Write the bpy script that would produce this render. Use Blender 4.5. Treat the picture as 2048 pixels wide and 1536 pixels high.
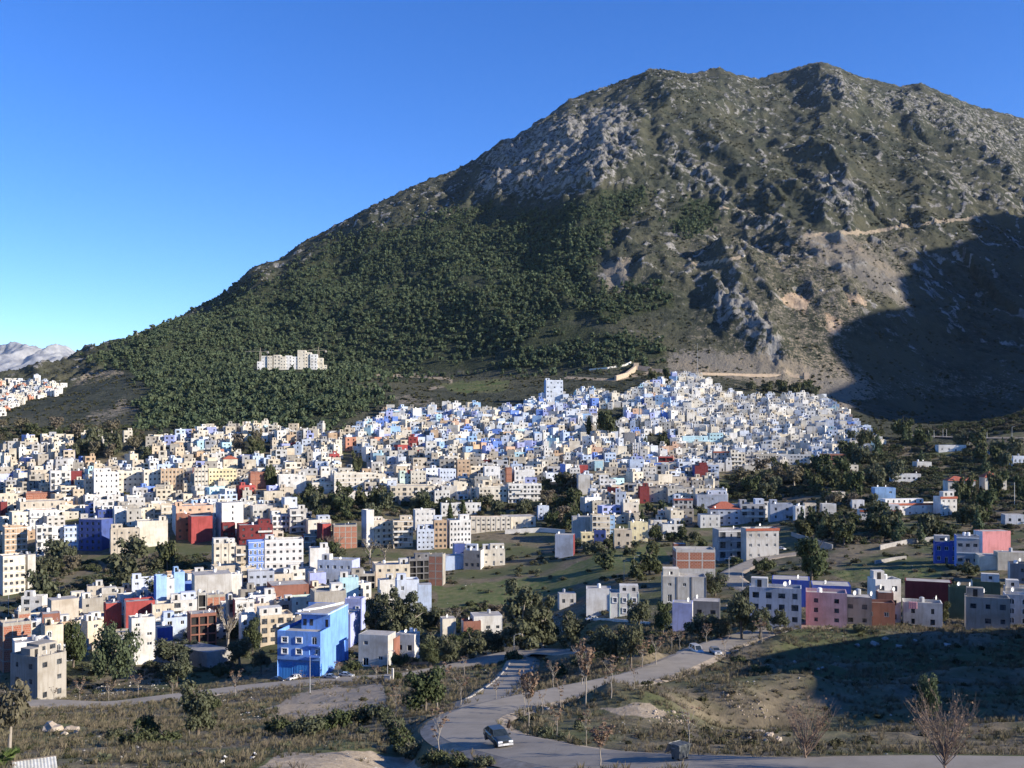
import bpy, bmesh, math, random
import numpy as np
from mathutils import Vector, Matrix

# ------------------------------------------------------------------ scene, camera, sky, sun
for o in list(bpy.data.objects):
    bpy.data.objects.remove(o, do_unlink=True)
SC = bpy.context.scene
COL = SC.collection
RND = random.Random(7)
NPR = np.random.default_rng(11)

FPX, CX, HZ = 2000.0, 1024.0, 850.0        # focal length, image centre and eye level in photo pixels (2048 wide)
cam_data = bpy.data.cameras.new('camera')
cam = bpy.data.objects.new('camera', cam_data)
COL.objects.link(cam)
cam.location = (0, 0, 0)
cam.rotation_euler = (math.radians(90), 0, 0)
cam_data.sensor_width = 36.0
cam_data.lens = 36.0 * FPX / 2048.0
cam_data.shift_y = (HZ - 768.0) / 2048.0
cam_data.clip_start = 1.0
cam_data.clip_end = 60000.0
SC.camera = cam

SUN_AZ, SUN_EL = math.radians(70), math.radians(21)   # azimuth counted from behind the camera towards the right
SUN = Vector((math.sin(SUN_AZ) * math.cos(SUN_EL), -math.cos(SUN_AZ) * math.cos(SUN_EL), math.sin(SUN_EL)))

world = bpy.data.worlds.new('World')
SC.world = world
world.use_nodes = True
wn, wl = world.node_tree.nodes, world.node_tree.links
wn.clear()
w_out = wn.new('ShaderNodeOutputWorld')
w_bg = wn.new('ShaderNodeBackground')
w_sky = wn.new('ShaderNodeTexSky')
w_sky.sky_type = 'NISHITA'
w_sky.sun_disc = False
w_sky.sun_elevation = SUN_EL
w_sky.sun_rotation = math.pi - SUN_AZ
w_sky.altitude = 2200
w_sky.air_density = 1.0
w_sky.dust_density = 0.0
w_sky.ozone_density = 3.5
w_hsv = wn.new('ShaderNodeHueSaturation')
w_hsv.inputs['Hue'].default_value = 0.515
w_hsv.inputs['Saturation'].default_value = 1.24
w_hsv.inputs['Value'].default_value = 1.0
wl.new(w_sky.outputs[0], w_hsv.inputs['Color'])
wl.new(w_hsv.outputs[0], w_bg.inputs['Color'])
w_bg.inputs['Strength'].default_value = 0.138
wl.new(w_bg.outputs[0], w_out.inputs['Surface'])

sun_data = bpy.data.lights.new('sun', 'SUN')
sun_data.energy = 5.0
sun_data.angle = math.radians(0.5)
sun_data.color = (1.0, 0.91, 0.77)
sun = bpy.data.objects.new('sun', sun_data)
COL.objects.link(sun)
sun.location = SUN * 500
sun.rotation_euler = SUN.to_track_quat('Z', 'Y').to_euler()

SC.view_settings.view_transform = 'Standard'
SC.view_settings.look = 'None'
SC.view_settings.gamma = 1.0
SC.view_settings.exposure = 0.83
SC.view_settings.use_curve_mapping = False
SC.render.engine = 'CYCLES'
SC.cycles.max_bounces = 6
SC.cycles.diffuse_bounces = 2
SC.cycles.glossy_bounces = 2
SC.cycles.transmission_bounces = 2
SC.cycles.volume_bounces = 0
SC.cycles.transparent_max_bounces = 6
SC.cycles.use_denoising = True
SC.cycles.denoiser = 'OPENIMAGEDENOISE'
SC.cycles.denoising_input_passes = 'RGB_ALBEDO_NORMAL'
SC.cycles.denoising_prefilter = 'FAST'

# ------------------------------------------------------------------ helpers
def tag(o, label=None, category=None, group=None, kind=None):
    if label: o['label'] = label
    if category: o['category'] = category
    if group: o['group'] = group
    if kind: o['kind'] = kind
    return o

def mesh_from(name, verts, faces, mats=(), mat_idx=None, smooth=False):
    me = bpy.data.meshes.new(name)
    me.from_pydata([tuple(v) for v in verts], [], faces)
    for m in mats: me.materials.append(m)
    if mat_idx is not None:
        me.polygons.foreach_set('material_index', mat_idx)
    if smooth:
        me.polygons.foreach_set('use_smooth', [True] * len(me.polygons))
    me.update()
    return me

def obj(name, me, parent=None, loc=None, rotz=None, scale=None):
    o = bpy.data.objects.new(name, me)
    COL.objects.link(o)
    if parent is not None: o.parent = parent
    if loc is not None: o.location = loc
    if rotz is not None: o.rotation_euler = (0, 0, rotz)
    if scale is not None: o.scale = scale
    return o

def empty(name, loc, rotz=0.0):
    o = bpy.data.objects.new(name, None)
    o.empty_display_size = 0.5
    COL.objects.link(o)
    o.location = loc
    o.rotation_euler = (0, 0, rotz)
    return o

class MB:
    """collects simple shapes into one mesh"""
    def __init__(s):
        s.v, s.f, s.m = [], [], []
    def quad(s, a, b, c, d, m=0):
        n = len(s.v); s.v += [a, b, c, d]; s.f.append((n, n+1, n+2, n+3)); s.m.append(m)
    def poly(s, pts, m=0):
        n = len(s.v); s.v += list(pts); s.f.append(tuple(range(n, n+len(pts)))); s.m.append(m)
    def box(s, x0, y0, z0, x1, y1, z1, m=0, bottom=True):
        n = len(s.v)
        s.v += [(x0,y0,z0),(x1,y0,z0),(x1,y1,z0),(x0,y1,z0),(x0,y0,z1),(x1,y0,z1),(x1,y1,z1),(x0,y1,z1)]
        fs = [(0,1,5,4),(1,2,6,5),(2,3,7,6),(3,0,4,7),(4,5,6,7)]
        if bottom: fs.append((3,2,1,0))
        for f in fs:
            s.f.append(tuple(n+i for i in f)); s.m.append(m)
    def tube(s, pts, rad, sides=5, m=0, cap=False):
        n0 = len(s.v)
        pts = [Vector(p) for p in pts]
        for i, p in enumerate(pts):
            t = (pts[min(i+1, len(pts)-1)] - pts[max(i-1, 0)])
            t = t.normalized() if t.length > 1e-9 else Vector((0,0,1))
            a = t.orthogonal().normalized(); b = t.cross(a)
            for k in range(sides):
                an = 2*math.pi*k/sides
                s.v.append(tuple(p + (a*math.cos(an) + b*math.sin(an)) * rad[i]))
        for i in range(len(pts)-1):
            for k in range(sides):
                a0 = n0+i*sides+k; a1 = n0+i*sides+(k+1)%sides
                s.f.append((a0, a1, a1+sides, a0+sides)); s.m.append(m)
        if cap:
            s.f.append(tuple(n0+(len(pts)-1)*sides+k for k in range(sides))); s.m.append(m)
    def mesh(s, name, mats=(), smooth=False):
        return mesh_from(name, s.v, s.f, mats, s.m, smooth)

# ---- numpy noise
_perm = np.random.default_rng(5).permutation(4096).astype(np.int64)
_gx = np.cos(np.linspace(0, 2*np.pi, 4096, endpoint=False)); _gy = np.sin(np.linspace(0, 2*np.pi, 4096, endpoint=False))
def perlin(x, y, seed=0):
    x = np.asarray(x, float) + seed*17.13; y = np.asarray(y, float) - seed*9.71
    xi = np.floor(x).astype(np.int64); yi = np.floor(y).astype(np.int64)
    xf = x-xi; yf = y-yi
    u = xf*xf*xf*(xf*(xf*6-15)+10); v = yf*yf*yf*(yf*(yf*6-15)+10)
    def g(a, b, fx, fy):
        h = _perm[(_perm[a & 4095] + b) & 4095]
        return _gx[h]*fx + _gy[h]*fy
    n00 = g(xi, yi, xf, yf); n10 = g(xi+1, yi, xf-1, yf); n01 = g(xi, yi+1, xf, yf-1); n11 = g(xi+1, yi+1, xf-1, yf-1)
    return ((n00*(1-u)+n10*u)*(1-v) + (n01*(1-u)+n11*u)*v) * 1.4
def fbm(x, y, octv=4, seed=0, gain=0.5):
    s = 0; a = 1
    for i in range(octv):
        s = s + a*perlin(x*2**i, y*2**i, seed+i); a *= gain
    return s
def ridged(x, y, octv=4, seed=0, gain=0.5):
    s = 0; a = 1
    for i in range(octv):
        s = s + a*(1-2*np.abs(perlin(x*2**i, y*2**i, seed+i))); a *= gain
    return s
def sstep(a, b, x):
    t = np.clip((x-a)/(b-a), 0, 1)
    return t*t*(3-2*t)
def pchip(xs, ys, x):
    xs = np.asarray(xs, float); ys = np.asarray(ys, float)
    h = np.diff(xs); dl = np.diff(ys)/h
    m = np.zeros_like(xs)
    for i in range(1, len(xs)-1):
        if dl[i-1]*dl[i] > 0:
            w1 = 2*h[i]+h[i-1]; w2 = h[i]+2*h[i-1]
            m[i] = (w1+w2)/(w1/dl[i-1]+w2/dl[i])
    m[0] = dl[0]; m[-1] = dl[-1]
    x = np.clip(x, xs[0], xs[-1])
    k = np.clip(np.searchsorted(xs, x)-1, 0, len(xs)-2)
    t = (x-xs[k])/h[k]
    return (ys[k]*(1+2*t)*(1-t)**2 + h[k]*m[k]*t*(1-t)**2 + ys[k+1]*t*t*(3-2*t) + h[k]*m[k+1]*t*t*(t-1))
# ------------------------------------------------------------------ shape of the land
# profiles of the ground at some bearings: distance in metres and the picture height at which that ground is seen
PROF = {
 -300: [(50,1660),(78,1540),(95,1508),(120,1483),(150,1465),(190,1442),(230,1418),(245,1407),(270,1387),(300,1335),(330,1295),(370,1245),(420,1195),(470,1145),(520,1095),(580,1035),(640,975),(700,915),(760,874),(850,850),(1000,812)],
 0:    [(50,1660),(78,1536),(95,1505),(120,1480),(150,1462),(190,1440),(230,1416),(245,1405),(270,1385),(300,1330),(330,1290),(370,1240),(420,1190),(470,1140),(520,1090),(580,1030),(640,970),(700,910),(760,870),(850,848),(1000,806)],
 300:  [(50,1660),(78,1536),(95,1502),(120,1478),(150,1460),(190,1437),(228,1408),(243,1396),(270,1372),(300,1330),(340,1275),(380,1225),(420,1180),(460,1135),(500,1095),(560,1035),(620,985),(680,925),(740,874),(800,852),(900,810),(1000,770),(1100,742)],
 600:  [(50,1655),(76,1536),(90,1505),(110,1478),(140,1455),(170,1430),(200,1404),(235,1375),(255,1357),(280,1325),(320,1270),(360,1225),(400,1175),(450,1130),(500,1085),(560,1020),(620,975),(680,920),(740,874),(790,848),(900,790),(1000,750),(1060,739),(1200,726)],
 850:  [(50,1650),(74,1536),(88,1490),(105,1452),(130,1425),(160,1405),(200,1378),(245,1345),(270,1325),(300,1295),(340,1240),(380,1195),(430,1145),(480,1095),(540,1040),(600,985),(660,930),(720,880),(780,845),(850,808),(930,784),(1000,771),(1120,752)],
 1050: [(50,1645),(73,1536),(85,1492),(100,1448),(115,1415),(135,1394),(170,1376),(210,1356),(235,1341),(262,1319),(300,1283),(350,1225),(400,1165),(450,1115),(500,1070),(560,1015),(620,965),(680,915),(740,870),(800,828),(870,795),(940,771),(1050,752)],
 1250: [(50,1640),(72,1536),(82,1500),(95,1465),(110,1425),(125,1392),(145,1362),(170,1335),(200,1308),(240,1275),(280,1235),(330,1185),(380,1140),(430,1100),(490,1060),(560,1005),(630,950),(700,900),(760,850),(820,805),(880,775),(950,755),(1000,745)],
 1450: [(50,1635),(70,1538),(80,1506),(92,1478),(110,1440),(130,1397),(150,1360),(175,1325),(195,1302),(212,1279),(235,1255),(260,1230),(300,1190),(350,1150),(400,1115),(460,1070),(530,1025),(600,975),(680,925),(740,885),(790,845),(850,805),(920,775),(1000,752)],
 1700: [(50,1630),(69,1536),(78,1511),(90,1484),(110,1452),(140,1397),(170,1338),(195,1298),(215,1264),(232,1249),(255,1225),(290,1185),(330,1140),(380,1095),(430,1055),(480,1020),(540,985),(600,950),(660,920),(720,890),(780,858),(850,835),(920,815),(980,800)],
 1950: [(50,1625),(69,1534),(78,1513),(95,1472),(120,1422),(150,1362),(175,1320),(200,1285),(218,1264),(235,1251),(260,1220),(290,1168),(310,1142),(360,1100),(420,1050),(470,1015),(520,985),(580,950),(640,915),(690,885),(720,868),(770,848),(820,850),(900,862),(1000,845)],
 2200: [(50,1620),(69,1532),(78,1513),(95,1472),(120,1422),(150,1362),(175,1318),(200,1280),(218,1260),(235,1248),(260,1215),(290,1160),(310,1132),(360,1085),(420,1035),(470,995),(520,960),(580,920),(640,885),(690,845),(740,790),(800,770),(900,800),(1000,815)],
}
SKYLINE = [(-400,775),(-150,768),(0,761),(60,750),(140,726),(180,711),(250,690),(300,669),(360,641),(420,611),(460,582),(500,550),(560,521),(600,492),(680,451),(740,416),(800,386),(850,363),(900,345),(940,326),(1000,293),(1050,271),(1085,241),(1130,208),(1180,188),(1230,171),(1290,147),(1330,142),(1380,149),(1440,142),(1470,152),(1520,158),(1560,149),(1600,139),(1640,128),(1680,141),(1710,153),(1750,166),(1800,179),(1840,176),(1880,191),(1920,206),(1960,221),(2000,229),(2048,241),(2200,292),(2500,340)]
RIDGE_D = [(-400,1450),(0,1500),(180,1650),(500,1950),(900,2350),(1300,2650),(1640,3000),(2048,3100),(2500,3000)]

PXG = np.arange(-300, 2501, 20.0)
LNG = np.linspace(math.log(50), math.log(4600), 620)
def _build_table():
    D = np.exp(LNG)
    keys = sorted(PROF)
    ends = np.array([PROF[k][-1] for k in keys], float)
    nearz = []
    for k in keys:
        p = np.array(PROF[k], float)
        py = pchip(np.log(p[:,0]), p[:,1], LNG)
        nearz.append((HZ-py)/FPX)                    # height over distance
    nearz = np.array(nearz)
    pxc = np.clip(PXG, keys[0], keys[-1])
    S = np.stack([pchip(keys, nearz[:, j], pxc) for j in range(len(LNG))], 1)   # [px, ln d]
    d0 = pchip(keys, ends[:,0], pxc)
    sk = np.interp(PXG, [a for a,_ in SKYLINE], [b for _,b in SKYLINE])
    rd = pchip([a for a,_ in RIDGE_D], [b for _,b in RIDGE_D], PXG)
    Z = S*D[None, :]
    for i in range(len(PXG)):
        z0 = np.interp(d0[i], D, Z[i])
        zs = (HZ-sk[i])/FPX*rd[i]
        t = (D-d0[i])/(rd[i]-d0[i])
        zm = np.where(t <= 1, z0+(zs-z0)*(0.86*t+0.14*t*t), zs-(D-rd[i])*0.5)
        Z[i] = np.where(D > d0[i], zm, Z[i])
    return Z, d0, rd
ZTAB, D0, RD = _build_table()

def table_z(px, d):
    a = np.clip((px-PXG[0])/(PXG[1]-PXG[0]), 0, len(PXG)-1.001)
    b = np.clip((np.log(np.maximum(d, 50))-LNG[0])/(LNG[1]-LNG[0]), 0, len(LNG)-1.001)
    i = a.astype(int); j = b.astype(int); fa = a-i; fb = b-j
    return (ZTAB[i,j]*(1-fa)*(1-fb)+ZTAB[i+1,j]*fa*(1-fb)+ZTAB[i,j+1]*(1-fa)*fb+ZTAB[i+1,j+1]*fa*fb)

def tent(x, y, line, slope):
    """height of a ridge with the given crest line and side slope"""
    best = np.full(np.shape(x), -1e9)
    for (x0,y0,z0),(x1,y1,z1) in zip(line[:-1], line[1:]):
        dx, dy = x1-x0, y1-y0; L2 = dx*dx+dy*dy
        t = np.clip(((x-x0)*dx+(y-y0)*dy)/L2, 0, 1)
        dist = np.hypot(x-(x0+t*dx), y-(y0+t*dy))
        best = np.maximum(best, z0+t*(z1-z0)-slope*dist)
    return best

def to_px(x, y):
    return CX + FPX*x/np.maximum(y, 50.0)

def base_at(px, py):
    """first point of the smooth land seen at a picture position"""
    d = np.exp(np.linspace(math.log(56), math.log(3300), 700))
    z = table_z(np.full_like(d, px), d)
    pyd = HZ-FPX*z/d
    k = np.argmax(pyd <= py)
    if k == 0: k = len(d)-1 if pyd[0] > py else 1
    t = (pyd[k-1]-py)/max(pyd[k-1]-pyd[k], 1e-6); t = min(max(t, 0), 1)
    dd = d[k-1]+(d[k]-d[k-1])*t
    return ((px-CX)/FPX*dd, dd, (HZ-py)/FPX*dd)

# ribs of the mountain (crest lines followed in the photograph), heights and widths in metres
RIBS = [
 ([(1300,165),(1370,250),(1440,320),(1520,410),(1600,500),(1680,600),(1720,690)], 55, 85),
 ([(1640,150),(1700,230),(1735,300),(1790,380),(1870,470),(1900,560)], 70, 95),
 ([(1840,190),(1890,260),(1930,340),(1990,420),(2040,520)], 65, 90),
 ([(1450,550),(1490,610),(1530,680),(1590,735)], 42, 34),
 ([(1250,205),(1230,260),(1190,330),(1180,395)], 18, 36),
 ([(1120,250),(1100,320),(1060,390)], 17, 40),
 ([(1330,240),(1290,310),(1240,380)], 16, 40),
 ([(1030,300),(1000,360),(985,405)], 15, 34),
 ([(1180,190),(1150,250),(1140,310)], 20, 34),
 ([(1640,360),(1690,400),(1720,450)], 45, 45),
 ([(1440,150),(1520,230),(1590,310),(1640,360)], 30, 60),
 ([(1750,170),(1800,240),(1830,300)], 34, 40),
 ([(700,455),(800,500),(900,560),(1000,640)], 22, 70),
 ([(500,560),(600,600),(720,660)], 20, 60),
 ([(1380,480),(1440,520),(1480,560)], 22, 40),
]
RIBW = [([base_at(*p)[:2] for p in pl], h, w) for pl, h, w in RIBS]

def rib_height(x, y):
    tot = 0.0
    for pts, h, w in RIBW:
        best = np.full(np.shape(x), 1e9); sd = np.zeros(np.shape(x))
        for (x0,y0),(x1,y1) in zip(pts[:-1], pts[1:]):
            dx, dy = x1-x0, y1-y0; L2 = dx*dx+dy*dy
            tr = ((x-x0)*dx+(y-y0)*dy)/L2; t = np.clip(tr, 0, 1)
            ox, oy = x-(x0+t*dx), y-(y0+t*dy)
            dist = np.hypot(ox, oy)
            s = ox                                        # left of the crest is steeper than right
            nb = dist < best
            best = np.where(nb, dist, best); sd = np.where(nb, s, sd)
        ww = np.where(sd < 0, 0.6*w, 1.25*w)
        tot = tot + h*np.exp(-(best/ww))*(1-0.35*np.exp(-(best/(0.3*ww))**2))
    return tot

# mounds and cuts of the foreground: picture position, radii across and along in metres, height
BUMPS = [
 (1215,1412,3.2,3.0,1.7),(1300,1420,6.0,4.5,2.4),(1345,1398,4.5,6,2.0),
 (1500,1420,9,8,-2.6),(1620,1440,16,14,-2.0),(1470,1395,5,7,1.6),
 (800,1490,4,9,-2.2),(860,1520,7,5,-1.6),(780,1460,3,6,-1.2),(930,1525,9,3,-1.3),
 (570,1420,7,6,0.9),(110,1462,5,4,1.2),(1700,1292,26,7,3.0),(1560,1270,14,8,3.2),(1290,1325,8,8,2.2),
 (1850,1330,30,12,-2.0),(1535,1314,9,4,1.9),(1600,1308,9,4,1.6),(1640,1350,15,3.5,2.2),(1780,1332,16,4,2.2),(1560,1385,8,4,1.8),(1720,1400,14,5,1.4),(1960,1360,14,5,1.6),(700,1330,9,7,1.2),
]
BUMPW = [(*base_at(px,py)[:2], rx, ry, h) for px,py,rx,ry,h in BUMPS]

def _crest(pts):
    out = []
    hs = Vector((SUN.x, SUN.y)).normalized()
    for px, py, L, in pts:
        x, d, z = base_at(px, py)
        out.append((x+hs.x*L, d+hs.y*L, z+L*math.tan(SUN_EL)))
    return out
# the mountain across the gorge (outside the picture on the right) that shades the gorge wall
EAST_CREST = _crest([(2300,395,900),(2120,430,950),(2000,455,1000),(1900,490,1000),(1830,475,1000),(1800,530,1000),(1735,600,1000),(1668,676,950),(1690,745,900),(1745,822,860)])
# the spur beside the hollow, just outside the picture on the right
NEAR_CREST = [(112,62,-15.5),(120,95,-4.0),(126,125,1.0),(130,160,-14),(128,185,-27),(122,200,-37)]

def land(x, y, fine=True):
    x = np.asarray(x, float); y = np.asarray(y, float)
    yy = np.maximum(y, 50.0)
    px = to_px(x, y)
    pxc = np.clip(px, -300, 2500)
    z = table_z(pxc, yy)
    d0 = np.interp(pxc, PXG, D0); rd = np.interp(pxc, PXG, RD)
    t = (yy-d0)/(rd-d0)
    mt = sstep(0.0, 0.16, t)*(1-sstep(1.0, 1.25, t)*0.6)
    crestfade = 1-0.72*np.exp(-((t-1)/0.10)**2)
    if np.any(mt > 0):
        wx = x+60*perlin(x/260, y/260, 31); wy = y+60*perlin(x/260, y/260, 37)
        big = ridged(wx/330, wy/620, 4, 3, 0.42)*17
        med = ridged(wx/95, wy/150, 3, 8, 0.52)*7.5
        z = z + mt*crestfade*(big-10+med-2+rib_height(x, y))
        if fine:
            z = z + mt*(0.35+0.65*crestfade)*(ridged(wx/34, wy/44, 3, 21, 0.6)*3.0-1.2)
    # rolling of the town slope and the foreground
    mid = sstep(280, 420, yy)*(1-mt)
    z = z + mid*fbm(x/60, y/60, 3, 41)*1.3
    near = 1-sstep(300, 420, yy)
    if fine:
        z = z + near*(fbm(x/14, y/14, 3, 51)*0.26+fbm(x/4.5, y/4.5, 2, 55)*0.10+sstep(1420,1560,pxc)*np.maximum(0,ridged(x/16, y/11, 3, 57))*0.55*sstep(84,96,yy))
    for bx, by, rx, ry, h in BUMPW:
        z = z + h*np.exp(-((x-bx)/rx)**2-((y-by)/ry)**2)
    side = sstep(0.50, 0.60, x/yy)
    if np.any(side > 0):
        e = tent(x, y, EAST_CREST, 0.62) + 38*fbm(x/170, y/170, 4, 61)
        n = tent(x, y, NEAR_CREST, 0.46)
        z = np.where(side > 0, np.maximum(z, np.maximum(e, n)*side+z*(1-side)), z)
    return z

def land1(x, y):
    return float(land(np.array([x]), np.array([y]))[0])

_DS = np.exp(np.linspace(math.log(56), math.log(3300), 520))
def ground(px, py):
    """world point of the land seen at a picture position"""
    x = (px-CX)/FPX*_DS
    z = land(x, _DS)
    pyd = HZ-FPX*z/_DS
    k = int(np.argmax(pyd <= py))
    if k == 0:
        k = len(_DS)-1 if pyd[0] > py else 1
    t = (pyd[k-1]-py)/max(pyd[k-1]-pyd[k], 1e-6); t = min(max(t, 0), 1)
    d = _DS[k-1]+(_DS[k]-_DS[k-1])*t
    xx = (px-CX)/FPX*d
    return Vector((xx, d, land1(xx, d)))

def proj(x, y, z):
    return CX+FPX*x/y, HZ-FPX*z/y

def poly_sd(px, py, poly):
    """signed distance in picture pixels, positive inside"""
    best = np.full(np.shape(px), 1e9); ins = np.zeros(np.shape(px), bool)
    n = len(poly)
    for i in range(n):
        x0, y0 = poly[i]; x1, y1 = poly[(i+1) % n]
        dx, dy = x1-x0, y1-y0
        t = np.clip(((px-x0)*dx+(py-y0)*dy)/(dx*dx+dy*dy), 0, 1)
        best = np.minimum(best, np.hypot(px-(x0+t*dx), py-(y0+t*dy)))
        c = ((y0 > py) != (y1 > py))
        with np.errstate(divide='ignore', invalid='ignore'):
            c &= px < (x1-x0)*(py-y0)/((y1-y0) if y1 != y0 else 1e-9)+x0
        ins ^= c
    return np.where(ins, best, -best)
def line_d(px, py, pl):
    best = np.full(np.shape(px), 1e9)
    for (x0,y0),(x1,y1) in zip(pl[:-1], pl[1:]):
        dx, dy = x1-x0, y1-y0
        t = np.clip(((px-x0)*dx+(py-y0)*dy)/(dx*dx+dy*dy), 0, 1)
        best = np.minimum(best, np.hypot(px-(x0+t*dx), py-(y0+t*dy)))
    return best

FOREST = [
 [(175,712),(250,690),(300,671),(420,614),(500,575),(560,560),(650,500),(700,475),(830,452),(930,425),(960,408),(1090,425),(1200,385),(1285,372),(1300,405),(1215,465),(1180,520),(1200,585),(1340,580),(1345,612),(1240,640),(1120,640),(1335,690),(1330,712),(1200,735),(1050,742),(760,745),(700,770),(780,795),(650,862),(500,850),(290,855),(275,800),(300,752),(190,730)],
 [(1340,440),(1380,405),(1440,410),(1420,455),(1370,470)],
]
ROCK = [
 [(940,395),(985,300),(1090,240),(1240,200),(1270,225),(1290,320),(1190,400),(1060,410)],
 [(1420,560),(1470,560),(1530,640),(1600,730),(1560,745),(1480,690),(1420,640)],
 [(1320,250),(1420,330),(1480,420),(1560,450),(1500,470),(1400,400),(1330,330)],
 [(1620,350),(1700,340),(1740,420),(1700,460),(1640,430)],
 [(1730,180),(1860,180),(2060,250),(2060,420),(1960,330),(1860,260),(1740,230)],
 [(1600,140),(1690,140),(1740,200),(1700,240),(1640,200)],
 [(1860,330),(1940,360),(2060,420),(2060,450),(1900,400)],
 [(1440,150),(1480,160),(1560,290),(1500,270)],
]
OCHRE = [[(1555,592),(1600,585),(1625,600),(1610,625),(1580,620)],[(1652,625),(1690,640),(1685,675),(1655,668)],[(1690,585),(1732,595),(1740,615),(1705,608)]]
SCREE = [[(1200,525),(1260,520),(1250,590),(1215,580)],[(1600,470),(1680,470),(1800,560),(1830,640),(1740,560),(1650,520)],
         [(1340,700),(1500,720),(1640,750),(1720,820),(1690,830),(1600,770),(1400,745),(1330,740)],
         [(170,740),(265,730),(250,750),(150,765)],[(620,815),(720,812),(740,832),(640,840)],[(780,790),(860,795),(880,815),(800,812)],[(160,830),(250,800),(275,820),(190,860)]]
STONY = [[(1330,440),(1480,425),(1640,470),(1800,460),(1850,480),(1810,560),(1690,680),(1760,840),(1640,770),(1400,745),(1340,690),(1430,570),(1300,610),(1190,560),(1230,500)],[(1300,180),(1480,160),(1560,200),(1500,300),(1380,260)]]
TRACKS = [([(1610,470),(1680,470),(1720,468),(1800,455),(1880,443),(1955,437)],5),([(1370,532),(1440,522),(1480,515)],5),([(740,750),(830,752),(900,758),(905,768),(860,778)],4),
          ([(1130,755),(1230,760),(1300,745),(1400,748),(1600,752)],3.5),([(440,635),(520,600),(560,585)],3),([(1440,425),(1530,440),(1580,455)],2.5)]
FIELD = [[(905,762),(1020,760),(1015,782),(940,785),(870,776)],
         [(870,1175),(1100,1150),(1180,1110),(1320,1085),(1340,1120),(1200,1160),(1000,1215),(880,1215)],
         [(1640,1140),(1850,1130),(1900,1150),(1860,1165),(1700,1160)]]
BARE = [[(525,1420),(620,1378),(760,1368),(775,1385),(770,1420),(700,1440),(600,1440)],[(500,1540),(560,1508),(740,1500),(830,1520),(840,1560),(500,1560)],
        [(1190,1420),(1300,1405),(1340,1430),(1290,1440)],[(890,1560),(1000,1530),(1150,1536),(1150,1560)],[(1300,1340),(1330,1320),(1360,1318),(1350,1345)]]

U0, U1, NU = -0.60, 0.62, 720
def wedge(d_rows):
    u = np.linspace(U0, U1, NU)
    Y = np.repeat(d_rows[:, None], NU, 1); X = u[None, :]*Y
    return X, Y
def grid_mesh(name, X, Y, Z, mats, attrs=None):
    nr, nc = X.shape
    co = np.stack([X, Y, Z], -1).reshape(-1, 3)
    idx = np.arange(nr*nc).reshape(nr, nc)
    q = np.stack([idx[:-1,:-1], idx[:-1,1:], idx[1:,1:], idx[1:,:-1]], -1).reshape(-1, 4)
    me = bpy.data.meshes.new(name)
    me.vertices.add(len(co)); me.vertices.foreach_set('co', co.ravel().astype(np.float32))
    me.loops.add(q.size); me.loops.foreach_set('vertex_index', q.ravel().astype(np.int32))
    me.polygons.add(len(q)); me.polygons.foreach_set('loop_start', np.arange(0, q.size, 4, dtype=np.int32))
    me.polygons.foreach_set('use_smooth', np.ones(len(q), bool))
    for m in mats: me.materials.append(m)
    me.update(calc_edges=True)
    for k, v in (attrs or {}).items():
        a = me.attributes.new(k, 'FLOAT', 'POINT'); a.data.foreach_set('value', v.ravel().astype(np.float32))
    return me
# ------------------------------------------------------------------ materials
class NT:
    def __init__(s, name, rough=0.9, spec=0.2):
        s.mat = bpy.data.materials.new(name); s.mat.use_nodes = True
        s.n = s.mat.node_tree.nodes; s.l = s.mat.node_tree.links
        s.b = s.n['Principled BSDF']
        s.b.inputs['Roughness'].default_value = rough
        s.b.inputs['Specular IOR Level'].default_value = spec
    def put(s, sock, v):
        if hasattr(v, 'is_output'): s.l.new(v, sock)
        elif isinstance(v, (tuple, list)): sock.default_value = (*v, 1.0) if len(v) == 3 and len(sock.default_value) == 4 else v
        else: sock.default_value = v
    def pos(s):
        return s.n.new('ShaderNodeNewGeometry').outputs['Position']
    def objco(s):
        return s.n.new('ShaderNodeTexCoord').outputs['Object']
    def mapv(s, v, scale):
        m = s.n.new('ShaderNodeMapping'); s.l.new(v, m.inputs['Vector']); m.inputs['Scale'].default_value = scale
        return m.outputs[0]
    def noise(s, v, scale, detail=4, rough=0.55, dist=0.0):
        t = s.n.new('ShaderNodeTexNoise'); s.l.new(v, t.inputs['Vector'])
        t.inputs['Scale'].default_value = scale; t.inputs['Detail'].default_value = detail
        t.inputs['Roughness'].default_value = rough; t.inputs['Distortion'].default_value = dist
        return t.outputs['Fac']
    def voro(s, v, scale, out='Distance', feat='F1'):
        t = s.n.new('ShaderNodeTexVoronoi'); s.l.new(v, t.inputs['Vector']); t.feature = feat
        t.inputs['Scale'].default_value = scale
        return t.outputs[out]
    def ramp(s, f, a, b):
        r = s.n.new('ShaderNodeMapRange'); s.put(r.inputs['Value'], f)
        r.inputs['From Min'].default_value = a; r.inputs['From Max'].default_value = b; r.clamp = True
        return r.outputs[0]
    def math(s, op, a, b=0.0):
        m = s.n.new('ShaderNodeMath'); m.operation = op
        s.put(m.inputs[0], a); s.put(m.inputs[1], b)
        return m.outputs[0]
    def mix(s, f, a, b, mode='MIX'):
        m = s.n.new('ShaderNodeMix'); m.data_type = 'RGBA'; m.blend_type = mode
        s.put(m.inputs['Factor'], f); s.put(m.inputs[6], a); s.put(m.inputs[7], b)
        return m.outputs[2]
    def attr(s, name, out='Fac'):
        a = s.n.new('ShaderNodeAttribute'); a.attribute_name = name
        return a.outputs[out]
    def color(s, c): s.put(s.b.inputs['Base Color'], c)
    def bump(s, h, strength=0.5, dist=0.1):
        b = s.n.new('ShaderNodeBump'); s.l.new(h, b.inputs['Height'])
        b.inputs['Strength'].default_value = strength; b.inputs['Distance'].default_value = dist
        s.l.new(b.outputs[0], s.b.inputs['Normal'])

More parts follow.
